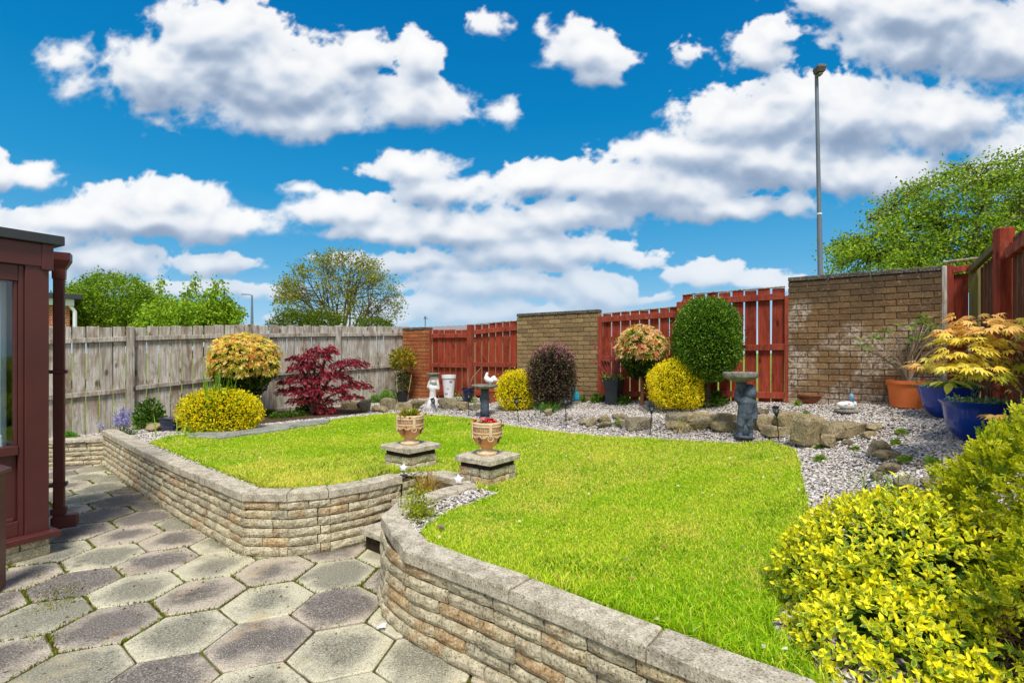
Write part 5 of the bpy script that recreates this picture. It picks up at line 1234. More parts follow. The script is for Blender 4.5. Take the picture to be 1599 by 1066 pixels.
for x, y, w, h, l in ((432,654,26,9,'weeds in the soil bed near the yellow mound'),(452,652,22,9,'weeds in the soil bed in the middle of the strip'),(470,650,14,7,'small weeds in the soil bed before the dark clump'),(418,648,18,8,'low weeds in the soil bed against the fence boards')): tuftleaf('weeds', l, x, y, w, h, 170, .045, GR, GP, cat='weeds')
for x, y, w, h, l in ((1280,700,14,6,'weed tuft under the tan rock on the lower gravel'),(1282,720,20,8,'light green weeds on the lower gravel strip'),(1407,678,18,6,'yellowish weed in the gravel near the turn of the rocks'),(1399,695,12,8,'small green weed beside the dark slate piece'),(1416,722,22,8,'pale weeds beside the dark slate pieces'),(1455,726,26,12,'green leafed weed right of the dark slate pieces'),
    (1245,634,10,9,'tiny green weed left of the terracotta bowl'),(1133,673,16,8,'creeping weed on the flat rock left of the cherub birdbath'),(968,664,18,9,'creeping weed over the pale flat rock'),(1062,662,24,8,'green creeper over the flat rocks below the yellow ball'),(1258,650,14,8,'weed above the mossy block'),(1335,704,12,5,'weed in front of the wide slab'),(740,629,14,10,'green plant between white and blue pots, lower'),(716,627,20,14,'green strappy weeds between the white flowerpot and the blue pot')): tuftleaf('weeds', l, x, y, w, h, 90, .03, [S(128,160,50), S(104,140,40), S(164,176,70)], [.4,.35,.25], cat='weeds')

# pieris: whorls of narrow leaves, new growth cream and coral
def whorls(name, P, N, size, pal, pr, parent, k=8, spread=.9, width=.17, mat='leaf', tilt=.55, jit=.15):
    n = len(P); N = N/np.linalg.norm(N, axis=1, keepdims=True); a = RNG.normal(0, 1, N.shape); s = np.cross(N, a); s /= np.linalg.norm(s, axis=1, keepdims=True); t = np.cross(N, s)
    idx = RNG.choice(len(pal), n, p=pr); Pp, Dd, cc = [], [], []
    for j in range(k):
        th = 2*PI*j/k+RNG.uniform(-.3, .3, (n, 1)); Dd.append((np.cos(th)*s+np.sin(th)*t)*spread+N*tilt+np.array([0, 0, -.05])+RNG.normal(0, .12, N.shape)); Pp.append(P); cc.append(np.array(pal)[idx]*RNG.uniform(1-jit, 1+jit, (n, 1)))
    Pp, Dd, cc = map(np.concatenate, (Pp, Dd, cc)); D, Sd, U = frames(Dd); L = size*RNG.uniform(.7, 1.2, (len(Pp), 1)); W = L*width; mid = Pp+D*L*.5
    V = np.stack([Pp, mid+Sd*W+U*W*.4, Pp+D*L-np.array([0, 0, .12])*L, mid-Sd*W+U*W*.4], 1)
    F = np.concatenate([np.array([[0,1,2]])[None]+4*np.arange(len(Pp))[:, None, None], np.array([[0,2,3]])[None]+4*np.arange(len(Pp))[:, None, None]]).reshape(-1, 3)
    return link(name, mesh(name, V.reshape(-1, 3), F, col=np.repeat(cc, 4, 0)), M[mat], parent)
def pieris(lab, x, yt, yb, w, ybase, n, pal, pr, tr, size):
    g = on(x, ybase); Y = g.y; k = Y/FPX; rx = w/2*k; rz = (yb-yt)/2*k; cz = EYE+(HY-(yt+yb)/2)*k-g.z; r = empty('pieris', tuple(g), 0, lab, 'shrub'); c = np.array([0, 0, cz])
    P, N = shell(n, c, (rx, rx*.9, rz), .82, .13, 3.5, zmin=-.45); whorls('new_leaves', P, N+[0, 0, .5], size, pal, pr, r, k=8)
    P, N = shell(n, c-[0, 0, rz*.08], (rx*.9, rx*.8, rz*.9), .6, .12, 3.5); whorls('dark_leaves', P, N, size*1.1, [S(66,92,28), S(92,118,34), S(44,66,22), S(150,160,50)], [.35,.3,.2,.15], r, k=6, width=.2)
    P, N = shell(n//2, c-[0, 0, rz*.62], (rx*.62, rx*.6, rz*.62), .6, .12, 3.5, zmin=-1); whorls('lower_leaves', P, N, size, [S(48,72,22), S(70,96,28), S(34,52,18)], [.4,.35,.25], r, k=6, width=.2)
    mb = MB(); f = np.array([0, 0, max(.1, cz-rz*.9)]); mb.tube([(0, 0, -.03), (.012, 0, f[2]*.5), tuple(f)], [tr*1.2, tr, tr*.8], 7)
    for i in range(12):
        d = RNG.normal(0, 1, 3); d[2] = abs(d[2])+.2; d /= np.linalg.norm(d); e = c+d*np.array([rx, rx*.85, rz])*.8; mb.tube([tuple(f), tuple((f+e)/2+RNG.normal(0, .02, 3)), tuple(e)], [tr*.6, tr*.4, .004], 5)
    mb.build('trunk', plain('reddish_bark', S(126,88,66), .9, .1), r); return r
pieris('round pieris with cream, yellow and coral new leaves in front of the grey fence', 381, 521, 612, 100, 655, 1150, [S(252,230,146), S(246,214,116), S(236,170,104), S(234,220,100), S(226,110,70), S(176,180,60)], [.32,.24,.07,.20,.03,.14], .022, .054)
pieris('pink and cream tipped pieris standard on a twisted trunk before the red gate', 1002, 508, 582, 78, 633, 850, [S(250,216,170), S(242,188,148), S(236,166,136), S(244,220,140), S(140,164,56), S(206,104,66)], [.28,.18,.12,.18,.20,.04], .026, .050)

# purple japanese maple: layered drooping sprays
def maple(name, lab, g, layers, pal, pr, size, fronds, n, parent=None, limb=.02, droop=.5, cat='maple', mat='leaf'):
    """layers: (dx, dz, half width, half height, weight) relative to the root, metres"""
    r = empty(name, tuple(g), 0, lab, cat); mb = MB(); P = []; D = []
    tot = sum(l[4] for l in layers)
    for (dx, dz, hw, hh, w) in layers:
        m = int(n*w/tot); a = RNG.uniform(0, 6.28, m); q = np.sqrt(RNG.random(m)); x = dx+np.cos(a)*q*hw; y = np.sin(a)*q*hw*.75; z = dz+hh*(1-q**2)*.9-hh*.5+RNG.normal(0, hh*.28, m)
        P.append(np.c_[x, y, z]); out = np.c_[x-dx*.5, y, np.full(m, -.1)]; D.append(out)
        for i in range(7):
            t = RNG.uniform(0, 6.28); e = (dx+math.cos(t)*hw*.8, math.sin(t)*hw*.6, dz-hh*.2); mb.tube([(0, 0, 0), (dx*.35, RNG.normal(0, .03), dz*.6), (dx*.85, e[1]*.4, dz*.92), e], [limb, limb*.7, limb*.35, limb*.12], 5)
    mb.build('branches', M['bark'], r); P = np.concatenate(P); D = np.concatenate(D); D /= np.linalg.norm(D, axis=1, keepdims=True)+1e-6
    # each leaf is a hand of narrow fingers hanging outward
    base = P; n = len(P); side = np.cross(D, [0, 0, 1.]); side /= np.linalg.norm(side, axis=1, keepdims=True)+1e-6; idx = RNG.choice(len(pal), n, p=pr); Pp, Dd, cc, LL = [], [], [], []
    yaw = RNG.normal(0, .5, (n, 1)); D2 = D*np.cos(yaw)+side*np.sin(yaw); side = -D*np.sin(yaw)+side*np.cos(yaw)
    for j in range(fronds):
        th = (j-(fronds-1)/2)/(fronds-1)*2.5; Dd.append(D2*math.cos(th)+side*math.sin(th)+np.array([0, 0, -droop])+RNG.normal(0, .15, P.shape)); Pp.append(base); cc.append(np.array(pal)[idx]*RNG.uniform(.82, 1.15, (n, 1))); LL.append(np.full((n, 1), 1-.45*abs(th)/1.25))
    Pp, Dd, cc, LL = map(np.concatenate, (Pp, Dd, cc, LL)); Dn, Sd, U = frames(Dd); L = size*LL*RNG.uniform(.8, 1.2, (len(Pp), 1)); W = L*.13; mid = Pp+Dn*L*.45
    V = np.stack([Pp, mid+Sd*W, Pp+Dn*L, mid-Sd*W], 1); F = (np.array([[0,1,2,3]])[None]+4*np.arange(len(Pp))[:, None, None]).reshape(-1, 4)
    link('foliage', mesh('foliage', V.reshape(-1, 3), F, col=np.repeat(cc, 4, 0)), M[mat], r); return r
g = on(490, 648); k = g.y/FPX
def Lr(cx, cy, hw, hh, w): return ((cx-490)*k, EYE+(HY-cy)*k-g.z, hw*k, hh*k, w)
maple('purple_maple', 'purple red japanese maple with layered drooping branches before the grey fence', g, [Lr(492,552,24,14,1),(Lr(515,545,12,8,.4)),Lr(478,570,28,12,1.1),Lr(545,566,30,10,1),Lr(470,592,34,10,1.1),Lr(520,585,30,12,1.1),Lr(555,600,26,9,.9),Lr(460,608,28,8,.8),Lr(500,607,40,9,1.3),Lr(545,618,22,6,.5),Lr(485,622,34,8,.8),Lr(508,638,18,8,.5),Lr(462,558,14,5,.3)],
      [S(158,40,62), S(124,32,50), S(184,64,80), S(92,26,42), S(204,100,104), S(70,36,38)], [.3,.24,.18,.12,.08,.08], .075, 5, 2500)

# yellow mound with iris leaves
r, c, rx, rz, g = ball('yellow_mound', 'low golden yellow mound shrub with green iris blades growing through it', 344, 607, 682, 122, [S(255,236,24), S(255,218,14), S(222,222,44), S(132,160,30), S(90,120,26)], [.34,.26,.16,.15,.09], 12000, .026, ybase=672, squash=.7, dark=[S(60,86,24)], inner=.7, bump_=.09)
def blades(parent, c, n, Ht, spread, pal, w=.008, lean=.35, name='blades', mat='leaf', seg=4, curl=.5):
    V = []; F = []; cc = []; pal = np.array(pal)
    for i in range(n):
        a = RNG.uniform(0, 6.28); b = np.array(c)+np.array([RNG.normal(0, spread), RNG.normal(0, spread), 0]); h = Ht*RNG.uniform(.55, 1.1); d = np.array([math.cos(a), math.sin(a), 0]); s = np.array([-d[1], d[0], 0]); l = lean*RNG.uniform(.3, 1.3); n0 = len(V); col = pal[RNG.integers(len(pal))]*RNG.uniform(.85, 1.15)
        for j in range(seg+1):
            t = j/seg; q = b+d*l*h*(t+curl*t*t)+np.array([0, 0, h*(t-curl*.5*l*t*t*t*1.6)]); ww = w*(1-t**2.2)+.0004; V += [q-s*ww, q+s*ww]; cc += [col, col]
        for j in range(seg): F.append([n0+2*j, n0+2*j+1, n0+2*j+3, n0+2*j+2])
    return link(name, mesh(name, V, F, col=np.array(cc)), M[mat], parent)
blades(r, (.0, -.05, .25), 46, .60, .09, [S(130,164,30), S(92,136,28), S(150,190,50)], .010, .22, name='iris_leaf_clump')
blades(r, (-.1, -.32, .0), 26, .30, .20, [S(120,164,30), S(150,180,60)], .007, .7, name='lower_blades')['kind'] = 'stuff'
# leafy perennials, blue trough and bluebells on the left
tuftleaf('leafy_perennial', 'loose green leafy perennial between the bluebells and the blue trough', 233, 668, 48, 46, 900, .055, GR, GP)
tuftleaf('leafy_perennial', 'green plants filling the blue trough before the grey fence', 262, 655, 44, 30, 500, .05, GR, GP)
g = on(271, 673); r = empty('trough_planter', (g.x, g.y, g.z), -.5, 'dark blue trough planter half hidden between the perennial and the yellow mound', 'planter')
mb = MB(); mb.box((0, 0, .085), (.34, .18, .17), b=.012); mb.build('trough', M['navyglaze'], r); mb = MB(); mb.box((0, 0, .178), (.37, .20, .018), b=.006); mb.build('rim', M['navyglaze'], r)
def bluebells():
    g = on(190, 682); r = empty('bluebells', tuple(g), 0, 'pale lilac bluebells in flower beside the left end of the stone wall', 'flowers'); blades(r, (0, 0, 0), 90, .16, .08, [S(96,138,40), S(120,160,56), S(74,112,34)], .006, .8, name='leaf_blades')
    mb = MB(); P = []; D = []
    for i in range(17):
        b = np.array([RNG.normal(0, .05), RNG.normal(0, .05), 0]); e = b+np.array([RNG.normal(0, .07), RNG.normal(0, .04), RNG.uniform(.20, .40)]); mb.tube([b, (b+e)/2, e], .003, 4, False)
        for j in range(10): t = RNG.uniform(.55, 1.0); q = b+(e-b)*t+RNG.normal(0, .011, 3); 
        m = 46; t = RNG.uniform(.55, 1.02, (m, 1)); P.append(b+(e-b)*t+RNG.normal(0, .013, (m, 3))); D.append(RNG.normal(0, .6, (m, 3))+[0, 0, -.6])
    mb.build('stems', M['stemgreen'], r); leaves('petals', np.concatenate(P), np.concatenate(D), .024, .008, [S(178,172,236), S(156,150,224), S(204,198,246)], [.4,.35,.25], parent=r, kind='stuff')
bluebells()
tuftleaf('low_plant', 'fresh green leaves along the wall end behind the downpipe', 106, 684, 26, 8, 260, .04, [S(110,170,40), S(90,146,36)], [.6,.4])
# straw grasses
def grass_clump(lab, x, y, n, Ht, spread, pal, w=.003, lean=.6, loc=None, cat='grass clump', curl=.6):
    g = loc or on(x, y); r = empty('grass_clump', tuple(g), 0, lab, cat); blades(r, (0, 0, 0), n, Ht, spread, pal, w, lean, curl=curl); return r
grass_clump('dry straw coloured grass tuft growing beside the steps by the left pillar', 0, 0, 150, .24, .035, [S(190,150,80), S(166,128,66), S(206,176,100), S(130,130,50)], .0028, .55, loc=(-.69, 4.02, .30))
grass_clump('pale dead grass tuft hanging over the rocks below the yellow ball', 1068, 674, 46, .20, .05, [S(200,184,130), S(180,160,100)], .004, 1.0)
grass_clump('dark green grass clump under the purple ball shrub', 856, 644, 90, .22, .07, [S(88,136,40), S(70,112,34), S(110,156,50)], .006, .8)
grass_clump('green grass tuft growing through the rocks behind the yellow leaved bush', 1378, 776, 60, .22, .06, [S(86,124,40), S(120,150,60), S(60,96,34)], .003, .7)
tuftleaf('creeping_plant', 'yellow green creeping plant inside the coping by the right starfish', 0, 0, 1, 1, 4, .02, GR, GP) if False else None
def creeping():
    r = empty('creeping_plant', (-.60, 3.20, .42), .3, 'small upright yellow green plant inside the curve of the right coping', 'plant'); n = 1500; P = RNG.normal(0, 1, (n, 3))*[.05, .09, .0]; P[:, 2] = np.abs(RNG.normal(0, .055, n)); P[:, 2] *= 1+.8*np.sin(P[:, 1]*40)
    leaves('foliage', P, RNG.normal(0, .5, (n, 3))+[0, 0, .6], .016, .006, [S(164,176,40), S(136,156,34), S(190,190,60), S(120,90,50)], [.4,.3,.2,.1], parent=r)
    mb = MB(); 
    for i in range(40): j = RNG.integers(n); mb.tube([(P[j,0], P[j,1], 0), tuple(P[j])], .0015, 3, False)
    mb.build('stems', M['stemgreen'], r)
creeping()
# ------------------------------------------------------------------ pots and ornaments
def potp(name, x, yb, prof, mat, label, cat='pot', loc=None, seg=28, soil=None, group=None, sc=1):
    """prof [(radius px, height px)] from the foot up the outside; the wall is turned back inside"""
    g = Vector(loc) if loc is not None else on(x, yb); k = g.y/FPX if sc == 1 else sc; r = empty(name, tuple(g), 0, label, cat, group)
    out = [(a*k, h*k) for a, h in prof]; R, Z = out[-1]; tw = max(.006, R*.06); inn = [(R-tw, Z), (out[-2][0]-tw*1.2, out[-2][1]), (out[max(0, len(out)-3)][0]*.8, Z*.72)]
    mb = MB(); mb.lathe(out+inn, seg); mb.build('body', mat, r, smooth=False)
    me = r.children[0].data; me.polygons.foreach_set('use_smooth', np.ones(len(me.polygons), dtype=bool)); me.set_sharp_from_angle(angle=.6)
    if soil is not None:
        rs = R-tw*1.1; mb = MB(); mb.lathe([(.01, Z*soil-.02), (rs*.97, Z*soil-.02), (rs*.99, Z*soil), (.01, Z*soil+.01)], 20); mb.build('compost', M['soil'], r)
    return r, R, Z, k
r, R, Z, k = potp('blue_pot', 1530, 688, [(25,0),(33,8),(40,22),(43.5,38),(45,50),(47,57),(50,60),(50.5,62)], M['blueglaze'], 'large glossy cobalt blue bowl pot, the nearer of the two under the yellow maple', soil=.92)
P = RNG.normal(0, 1, (900, 3))*[R*.42, R*.42, 0]; P = P[np.hypot(P[:, 0], P[:, 1]) < R*.9]; P[:, 2] = Z*.9+np.abs(RNG.normal(0, .022, len(P)))
leaves('low_planting', P, RNG.normal(0, .6, P.shape)+[0, 0, .5], .032, .011, [S(120,150,110), S(96,134,60), S(150,172,140), S(78,112,44)], [.35,.3,.2,.15], parent=r)
r1, R1, Z1, k1 = potp('blue_pot', 1480, 652, [(18,0),(26,8),(32,20),(35.5,34),(37,42),(39.5,47),(40,49)], M['blueglaze'], 'glossy cobalt blue bowl pot behind and left of the nearer one', soil=.92)
r, R, Z, k = potp('orange_pot', 1419, 635, [(23.5,0),(25,15),(26.8,32),(27.2,36),(29.3,36.2),(29.3,41.5)], M['terracotta'], 'bright orange plastic pot holding the half bare shrub at the brick wall', soil=.94)
OP = (Vector(r.location), Z, k)
potp('terracotta_bowl', 1265, 630, [(10,0),(13,3),(16.5,8),(18.2,12.6),(19.2,13),(19.2,14.6)], M['terracotta_dark'], 'shallow brown terracotta bowl at the foot of the stained brick wall', soil=.7)
potp('grey_pot', 1553, 716, [(10,0),(13,22),(15,23),(15,27)], plain('grey_plastic', S(70,78,84), .5), 'small dark grey pot with a seedling before the nearer blue pot', soil=.85)
g = on(1553, 716); tuftleaf('seedling', 'small yellow green seedling in the dark grey pot', 0, 0, 1, 1, 3, .02, GR, GP) if False else None
def seedling():
    r = empty('seedling', (g.x, g.y, g.z+.09), 0, 'yellow green seedling growing in the small dark grey pot', 'plant'); n = 26; P = RNG.normal(0, .03, (n, 3)); P[:, 2] = RNG.uniform(.0, .10, n)
    leaves('foliage', P, RNG.normal(0, 1, (n, 3))*[1, 1, .3], .055, .02, [S(170,180,60), S(140,160,50), S(190,180,80)], [.4,.4,.2], parent=r); mb = MB(); mb.tube([(0,0,-.02),(.005,0,.08)], .003, 5); mb.build('stem', M['stemgreen'], r)
seedling()
potp('white_flowerpot', 701, 622, [(7.2,0),(8.6,14),(10.2,31),(11.4,32),(11.4,37)], M['white'], 'white ceramic flowerpot with grey butterflies before the red gate', soil=.9)
def butterflies():
    pot = [o for o in C.objects if o.name.startswith('white_flowerpot')][0]; k = pot.location.y/FPX; m = plain('butterfly_print', S(120,116,128), .6)
    for (a, zh, s) in ((-1.15, 27, 1.0), (-1.95, 8, .9), (-1.6, 16, .55)):
        rad = (7.2+zh*.1)*k*1.02+.001; V = []; F = []
        for (dx, dz) in ((0,0),(-2.2,2.2),(-2.4,.2),(0,-.6),(2.2,2.2),(2.4,.2),(-1.4,-2),(1.4,-2)):
            th = a+dx*s*k/rad; V.append((rad*math.cos(th), rad*math.sin(th), (zh+dz*s)*k))
        link('butterfly', mesh('butterfly', V, [[0,1,2,3],[0,3,5,4],[3,2,6],[3,7,5]]), m, pot)
butterflies()
r, R, Z, k = potp('navy_pot', 731, 628, [(7,0),(8.2,10),(9.8,18.5),(11,19.5),(11,22)], M['navyglaze'], 'small navy blue glazed pot with bare twigs left of the rooster birdbath', soil=.9)
mb = MB(); 
for i in range(9): a = RNG.normal(0, .07); b = RNG.normal(0, .05); h = RNG.uniform(.25, .45); mb.tube([(0, 0, Z*.8), (a*.5, b, Z+h*.5), (a*1.6, b*1.5, Z+h)], [.004, .003, .0015], 4)
mb.build('twigs', plain('twig', S(168,138,108), .9), r)
potp('terracotta_pot', 770, 628, [(6.5,0),(8,12),(9.2,17),(10,17.3),(10,21)], M['terracotta_dark'], 'terracotta pot half hidden behind the rooster birdbath', soil=.9)
r, R, Z, k = potp('black_pot', 629, 628, [(8,0),(9,10),(9.6,14),(10.4,14.3),(10.4,16)], M['black'], 'black plastic pot with canes before the orange brick pier', soil=.85)
P, N = shell(900, (0, 0, Z+50*k), (19*k, 17*k, 18*k), .35, .2, 3.5, zmin=-.8); o_ = empty('potted_shrub', tuple(r.location), 0, 'yellow green shrub on bare stems in the black pot', 'shrub')
leaves('foliage', P, N+RNG.normal(0, .6, P.shape), .06, .022, [S(170,160,40), S(140,140,36), S(110,120,34), S(196,150,60)], [.35,.3,.2,.15], parent=o_)
P, N = shell(260, (-.02, .08, Z+18*k), (11*k, 9*k, 14*k), .2, .2, 3.5); leaves('lower_foliage', P, N+RNG.normal(0, .6, P.shape), .055, .02, GR, GP, parent=o_)
mb = MB()
for i in range(9): a = RNG.normal(0, .12); b = RNG.normal(0, .07); mb.tube([(0, 0, Z*.8), (a*.3, b*.3, Z+.2), (a*1.3, b, Z+.52)], [.009, .007, .003], 5)
mb.build('stems', M['bark'], o_)
for (dx, dl, lab) in ((-.10, -.02, 'bamboo cane on the left of the black pot, nearly upright'), (.09, .09, 'bamboo cane on the right of the black pot, leaning right')):
    cn = MB(); cn.tube([(dx, -.03, 0), (dx+dl, -.03, .55)], .006, 6); q = cn.build('cane', plain('cane', S(206,176,140), .7), None); q.location = r.location; tag(q, lab, 'cane', 'canes in the black pot')
# tall black planter with bare red stems
g = on(958, 630); k = g.y/FPX; r = empty('tall_planter', tuple(g), .95, 'tall black tapered square planter with red twigs before the red gate', 'planter'); V = []
for (h, z) in ((9.2,0),(10.2,20),(12.6,37),(13.6,41),(12.2,41),(11.2,36)): h *= k; z *= k; V += [(-h,-h,z),(h,-h,z),(h,h,z),(-h,h,z)]
link('planter_body', mesh('planter_body', V, [[4*l+j, 4*l+(j+1) % 4, 4*l+4+(j+1) % 4, 4*l+4+j] for l in range(5) for j in range(4)]+[[0,3,2,1]]), plain('matt_black', S(46,49,54), .6), r)
link('compost', box_mesh(22*k, 22*k, .02), M['soil'], r, loc=(0, 0, 37*k))
tw = empty('red_twig_plant', (g.x, g.y, g.z+38*k), 0, 'nearly bare plant with pinkish red stems in the tall black planter', 'plant'); mb = MB(); P = []
for i in range(22):
    a, b = RNG.normal(0, .10), RNG.normal(0, .06); h = RNG.uniform(.3, .62); pts = [(a*.1, b*.1, -.02), (a*.7, b*.7, h*.5), (a*1.4, b*1.2, h)]; mb.tube(pts, [.007, .004, .002], 4)
    for j in range(3): t = RNG.uniform(.4, 1); s = np.array(pts[1])*(1-t)+np.array(pts[2])*t; e = s+RNG.normal(0, .05, 3)+[0, 0, .05]; mb.tube([s, e], [.003, .001], 3); P.append(e); P.append(s)
mb.build('stems', plain('red_twig', S(168,88,92), .8), tw); P = np.array(P); leaves('young_leaves', np.repeat(P, 2, 0), RNG.normal(0, 1, (len(P)*2, 3)), .035, .008, [S(200,90,100), S(170,60,70)], [.6,.4], parent=tw)
n = 160; P = np.c_[RNG.normal(0, .09, n), RNG.normal(0, .08, n), np.abs(RNG.normal(.01, .035, n))]; leaves('underplanting', P, RNG.normal(0, .7, (n, 3))+[0, 0, .4], .04, .014, [S(150,166,60), S(120,144,50), S(180,180,80)], [.4,.4,.2], parent=tw, kind='stuff')

# urns on the pillars
M['urn'] = None
m, t, b = material('urn_terracotta'); Pn = pos(t); sz = t.new('ShaderNodeSeparateXYZ'); t.link(Pn, sz.inputs[0])
col = t.mix(t.smooth(t.noise(Pn, 12, 5, .65), .4, .62), S(214,146,90), S(224,172,120)); col = t.mix(t.math('MULTIPLY', t.smooth(t.noise(Pn, 9, 6, .7), .5, .66), .5), col, S(214,178,136)); t.link(col, b.inputs['Base Color']); setp(b, .7, .3); bump(t, b, t.noise(Pn, 60, 5, .7), .3, .004); M['urn'] = m
M['urncream'] = plain('urn_cream_wash', S(228,200,160), .75, .25, var=.2, sc=30, bs=.4, dirt=S(196,140,96))
M['urndark'] = plain('urn_dark_glaze', S(112,84,70), .5, .4, var=.4, sc=60)
def urn(cx, cy, rz, label, s=1.0):
    r = empty('urn', (cx, cy, .628), rz, label, 'urn', 'pair of terracotta urns on the stone pillars'); f = lambda pr: [(a*s, z*s) for a, z in pr]
    sm = lambda o: (o.data.polygons.foreach_set('use_smooth', np.ones(len(o.data.polygons), dtype=bool)), o.data.set_sharp_from_angle(angle=.7))
    mb = MB(); mb.lathe(f([(.082,0),(.086,.006),(.086,.016),(.080,.022),(.062,.030),(.048,.040),(.045,.050),(.050,.058)]), 36); sm(mb.build('foot', M['urncream'], r))
    mb = MB(); mb.lathe(f([(.045,.052),(.060,.062),(.084,.082),(.102,.108),(.113,.138),(.1165,.165),(.116,.176)]), 40); sm(mb.build('bowl', M['urn'], r))
    mb = MB(); mb.lathe(f([(.114,.172),(.121,.176),(.121,.184),(.1165,.187),(.1165,.226),(.121,.229),(.121,.236),(.117,.240),(.121,.246),(.122,.258),(.118,.264),(.106,.264),(.102,.235),(.04,.225)]), 44); sm(mb.build('rim_band', M['urncream'], r))
    # greek key in relief round the band
    mb = MB(); nk = 20; R = .1172*s
    for i in range(nk):
        a0 = 2*PI*i/nk; w = 2*PI/nk
        for (u0, u1, v0, v1) in ((.02,.98,0,.14),(.02,.16,0,1),(.02,.80,.86,1),(.66,.80,.34,1),(.36,.80,.34,.48),(.36,.5,.34,.70)):
            V = []; z0, z1 = (.190+v0*.033)*s, (.190+v1*.033)*s
            for rr in (R-.001, R+.0025):
                for u, z in ((u0,z0),(u1,z0),(u1,z1),(u0,z1)): V.append((rr*math.cos(a0+u*w), rr*math.sin(a0+u*w), z))
            mb.add(V, [[4,5,6,7],[0,1,5,4],[1,2,6,5],[2,3,7,6],[3,0,4,7]])
    mb.build('greek_key', plain('key_relief', S(170,124,84), .8), r)['kind'] = 'stuff'
    for i in range(4):                           # straps with rings, and grape swags between them
        a = PI/2*i+.35; M4 = Matrix.Rotation(a, 4, 'Z'); mb = MB(); V = []
        mb.box((.121*s, 0, .205*s), (.012*s, .026*s, .10*s), b=.003, M=M4); mb.box((.116*s, 0, .150*s), (.012*s, .020*s, .02*s), M=M4); mb.build('strap', M['urncream'], r)
        mb = MB(); pts = [M4@Vector(((.121+.003*math.sin(t))*s, .021*s*math.sin(t), (.140-.020*math.cos(t))*s)) for t in np.linspace(0, 2*PI, 15)]; mb.tube(pts, .0052*s, 6); mb.build('ring', M['urncream'], r, smooth=True)
        a = PI/2*i+.35+PI/4; mb = MB(); rd = random.Random(i)
        for j in range(26):
            row = j/26; zz = .160-.062*row; wd = .022*(1-row)+.003; th = a+rd.uniform(-wd, wd)/.115; rr = (.1165-.62*max(0, .165-zz)**1.0*.25)*s; mb.add(*_ico_small, Matrix.Translation((rr*math.cos(th), rr*math.sin(th), zz*s))@Matrix.Scale(.0068*s, 4))
        mb.build('grape_bunch', M['urndark'], r, smooth=True)['kind'] = 'stuff'
        mb = MB()
        for sg in (-1, 1):
            pts = [((.119)*s*math.cos(a+sg*u*PI/4*.82), .119*s*math.sin(a+sg*u*PI/4*.82), (.163-.022*math.sin(u*PI)+.004*u)*s) for u in np.linspace(.02, 1, 8)]; mb.tube(pts, [.004*s, .007*s, .009*s, .009*s, .008*s, .007*s, .005*s, .003*s], 6)
        mb.build('swag', plain('swag_wash', S(200,168,128), .8, var=.35, sc=80), r, smooth=True)
    mb = MB(); mb.lathe([(.005,.232*s),(.10*s,.236*s),(.10*s,.240*s),(.005,.245*s)], 20); mb.build('compost', M['soil'], r)
    return r
_b = bmesh.new(); bmesh.ops.create_icosphere(_b, subdivisions=1, radius=1); _ico_small = (np.array([v.co for v in _b.verts]), [[v.index for v in f.verts] for f in _b.faces]); _b.free()
urn(-.925, 4.56, .15, 'terracotta urn with yellow green succulent on the farther left pillar', 1.0); urn(-.205, 4.10, -.05, 'terracotta urn with red flowers on the nearer right pillar', 1.0)
def urn_plants():
    r = empty('succulent', (-.925, 4.56, .865), 0, 'yellow green pointed leaf plant growing in the farther urn', 'plant'); n = 90; a = RNG.uniform(0, 6.28, n); e = RNG.uniform(.1, 1.3, n)
    P = np.c_[np.cos(a)*.03, np.sin(a)*.03, RNG.uniform(0, .02, n)]; leaves('foliage', P, np.c_[np.cos(a)*np.cos(e), np.sin(a)*np.cos(e), np.sin(e)], .085, .013, [S(160,166,40), S(130,144,36), S(190,150,60), S(150,110,50)], [.4,.3,.2,.1], parent=r)
    P = RNG.normal(0, .05, (120, 3)); P[:, 2] = np.abs(P[:, 2])*.3; leaves('low_leaves', P, RNG.normal(0, 1, P.shape), .03, .012, [S(150,120,50), S(120,120,40)], [.5,.5], parent=r)
    r = empty('red_flowers', (-.205, 4.10, .865), 0, 'small bright red and pink flowers in the nearer urn', 'flowers')
    for i in range(13):
        c = np.array([RNG.normal(.0, .036), RNG.normal(-.01, .03), RNG.uniform(.02, .055)]); m = 10; a = np.linspace(0, 6.28, m); D = np.c_[np.cos(a), np.sin(a)-.4, RNG.uniform(.1, .9, m)]; pal = [S(236,30,34), S(214,16,24)] if i % 4 else [S(244,190,196), S(240,120,110)]
        leaves('flower', np.repeat(c[None], m, 0), D, .022, .011, pal, [.6,.4], parent=r, jit=.1)
    P = RNG.normal(0, .045, (160, 3)); P[:, 2] = np.abs(P[:, 2])*.35; leaves('leaves', P, RNG.normal(0, 1, P.shape)*[1,1,.4], .026, .011, [S(120,96,44), S(110,124,44), S(150,104,60)], [.4,.3,.3], parent=r)
urn_plants()

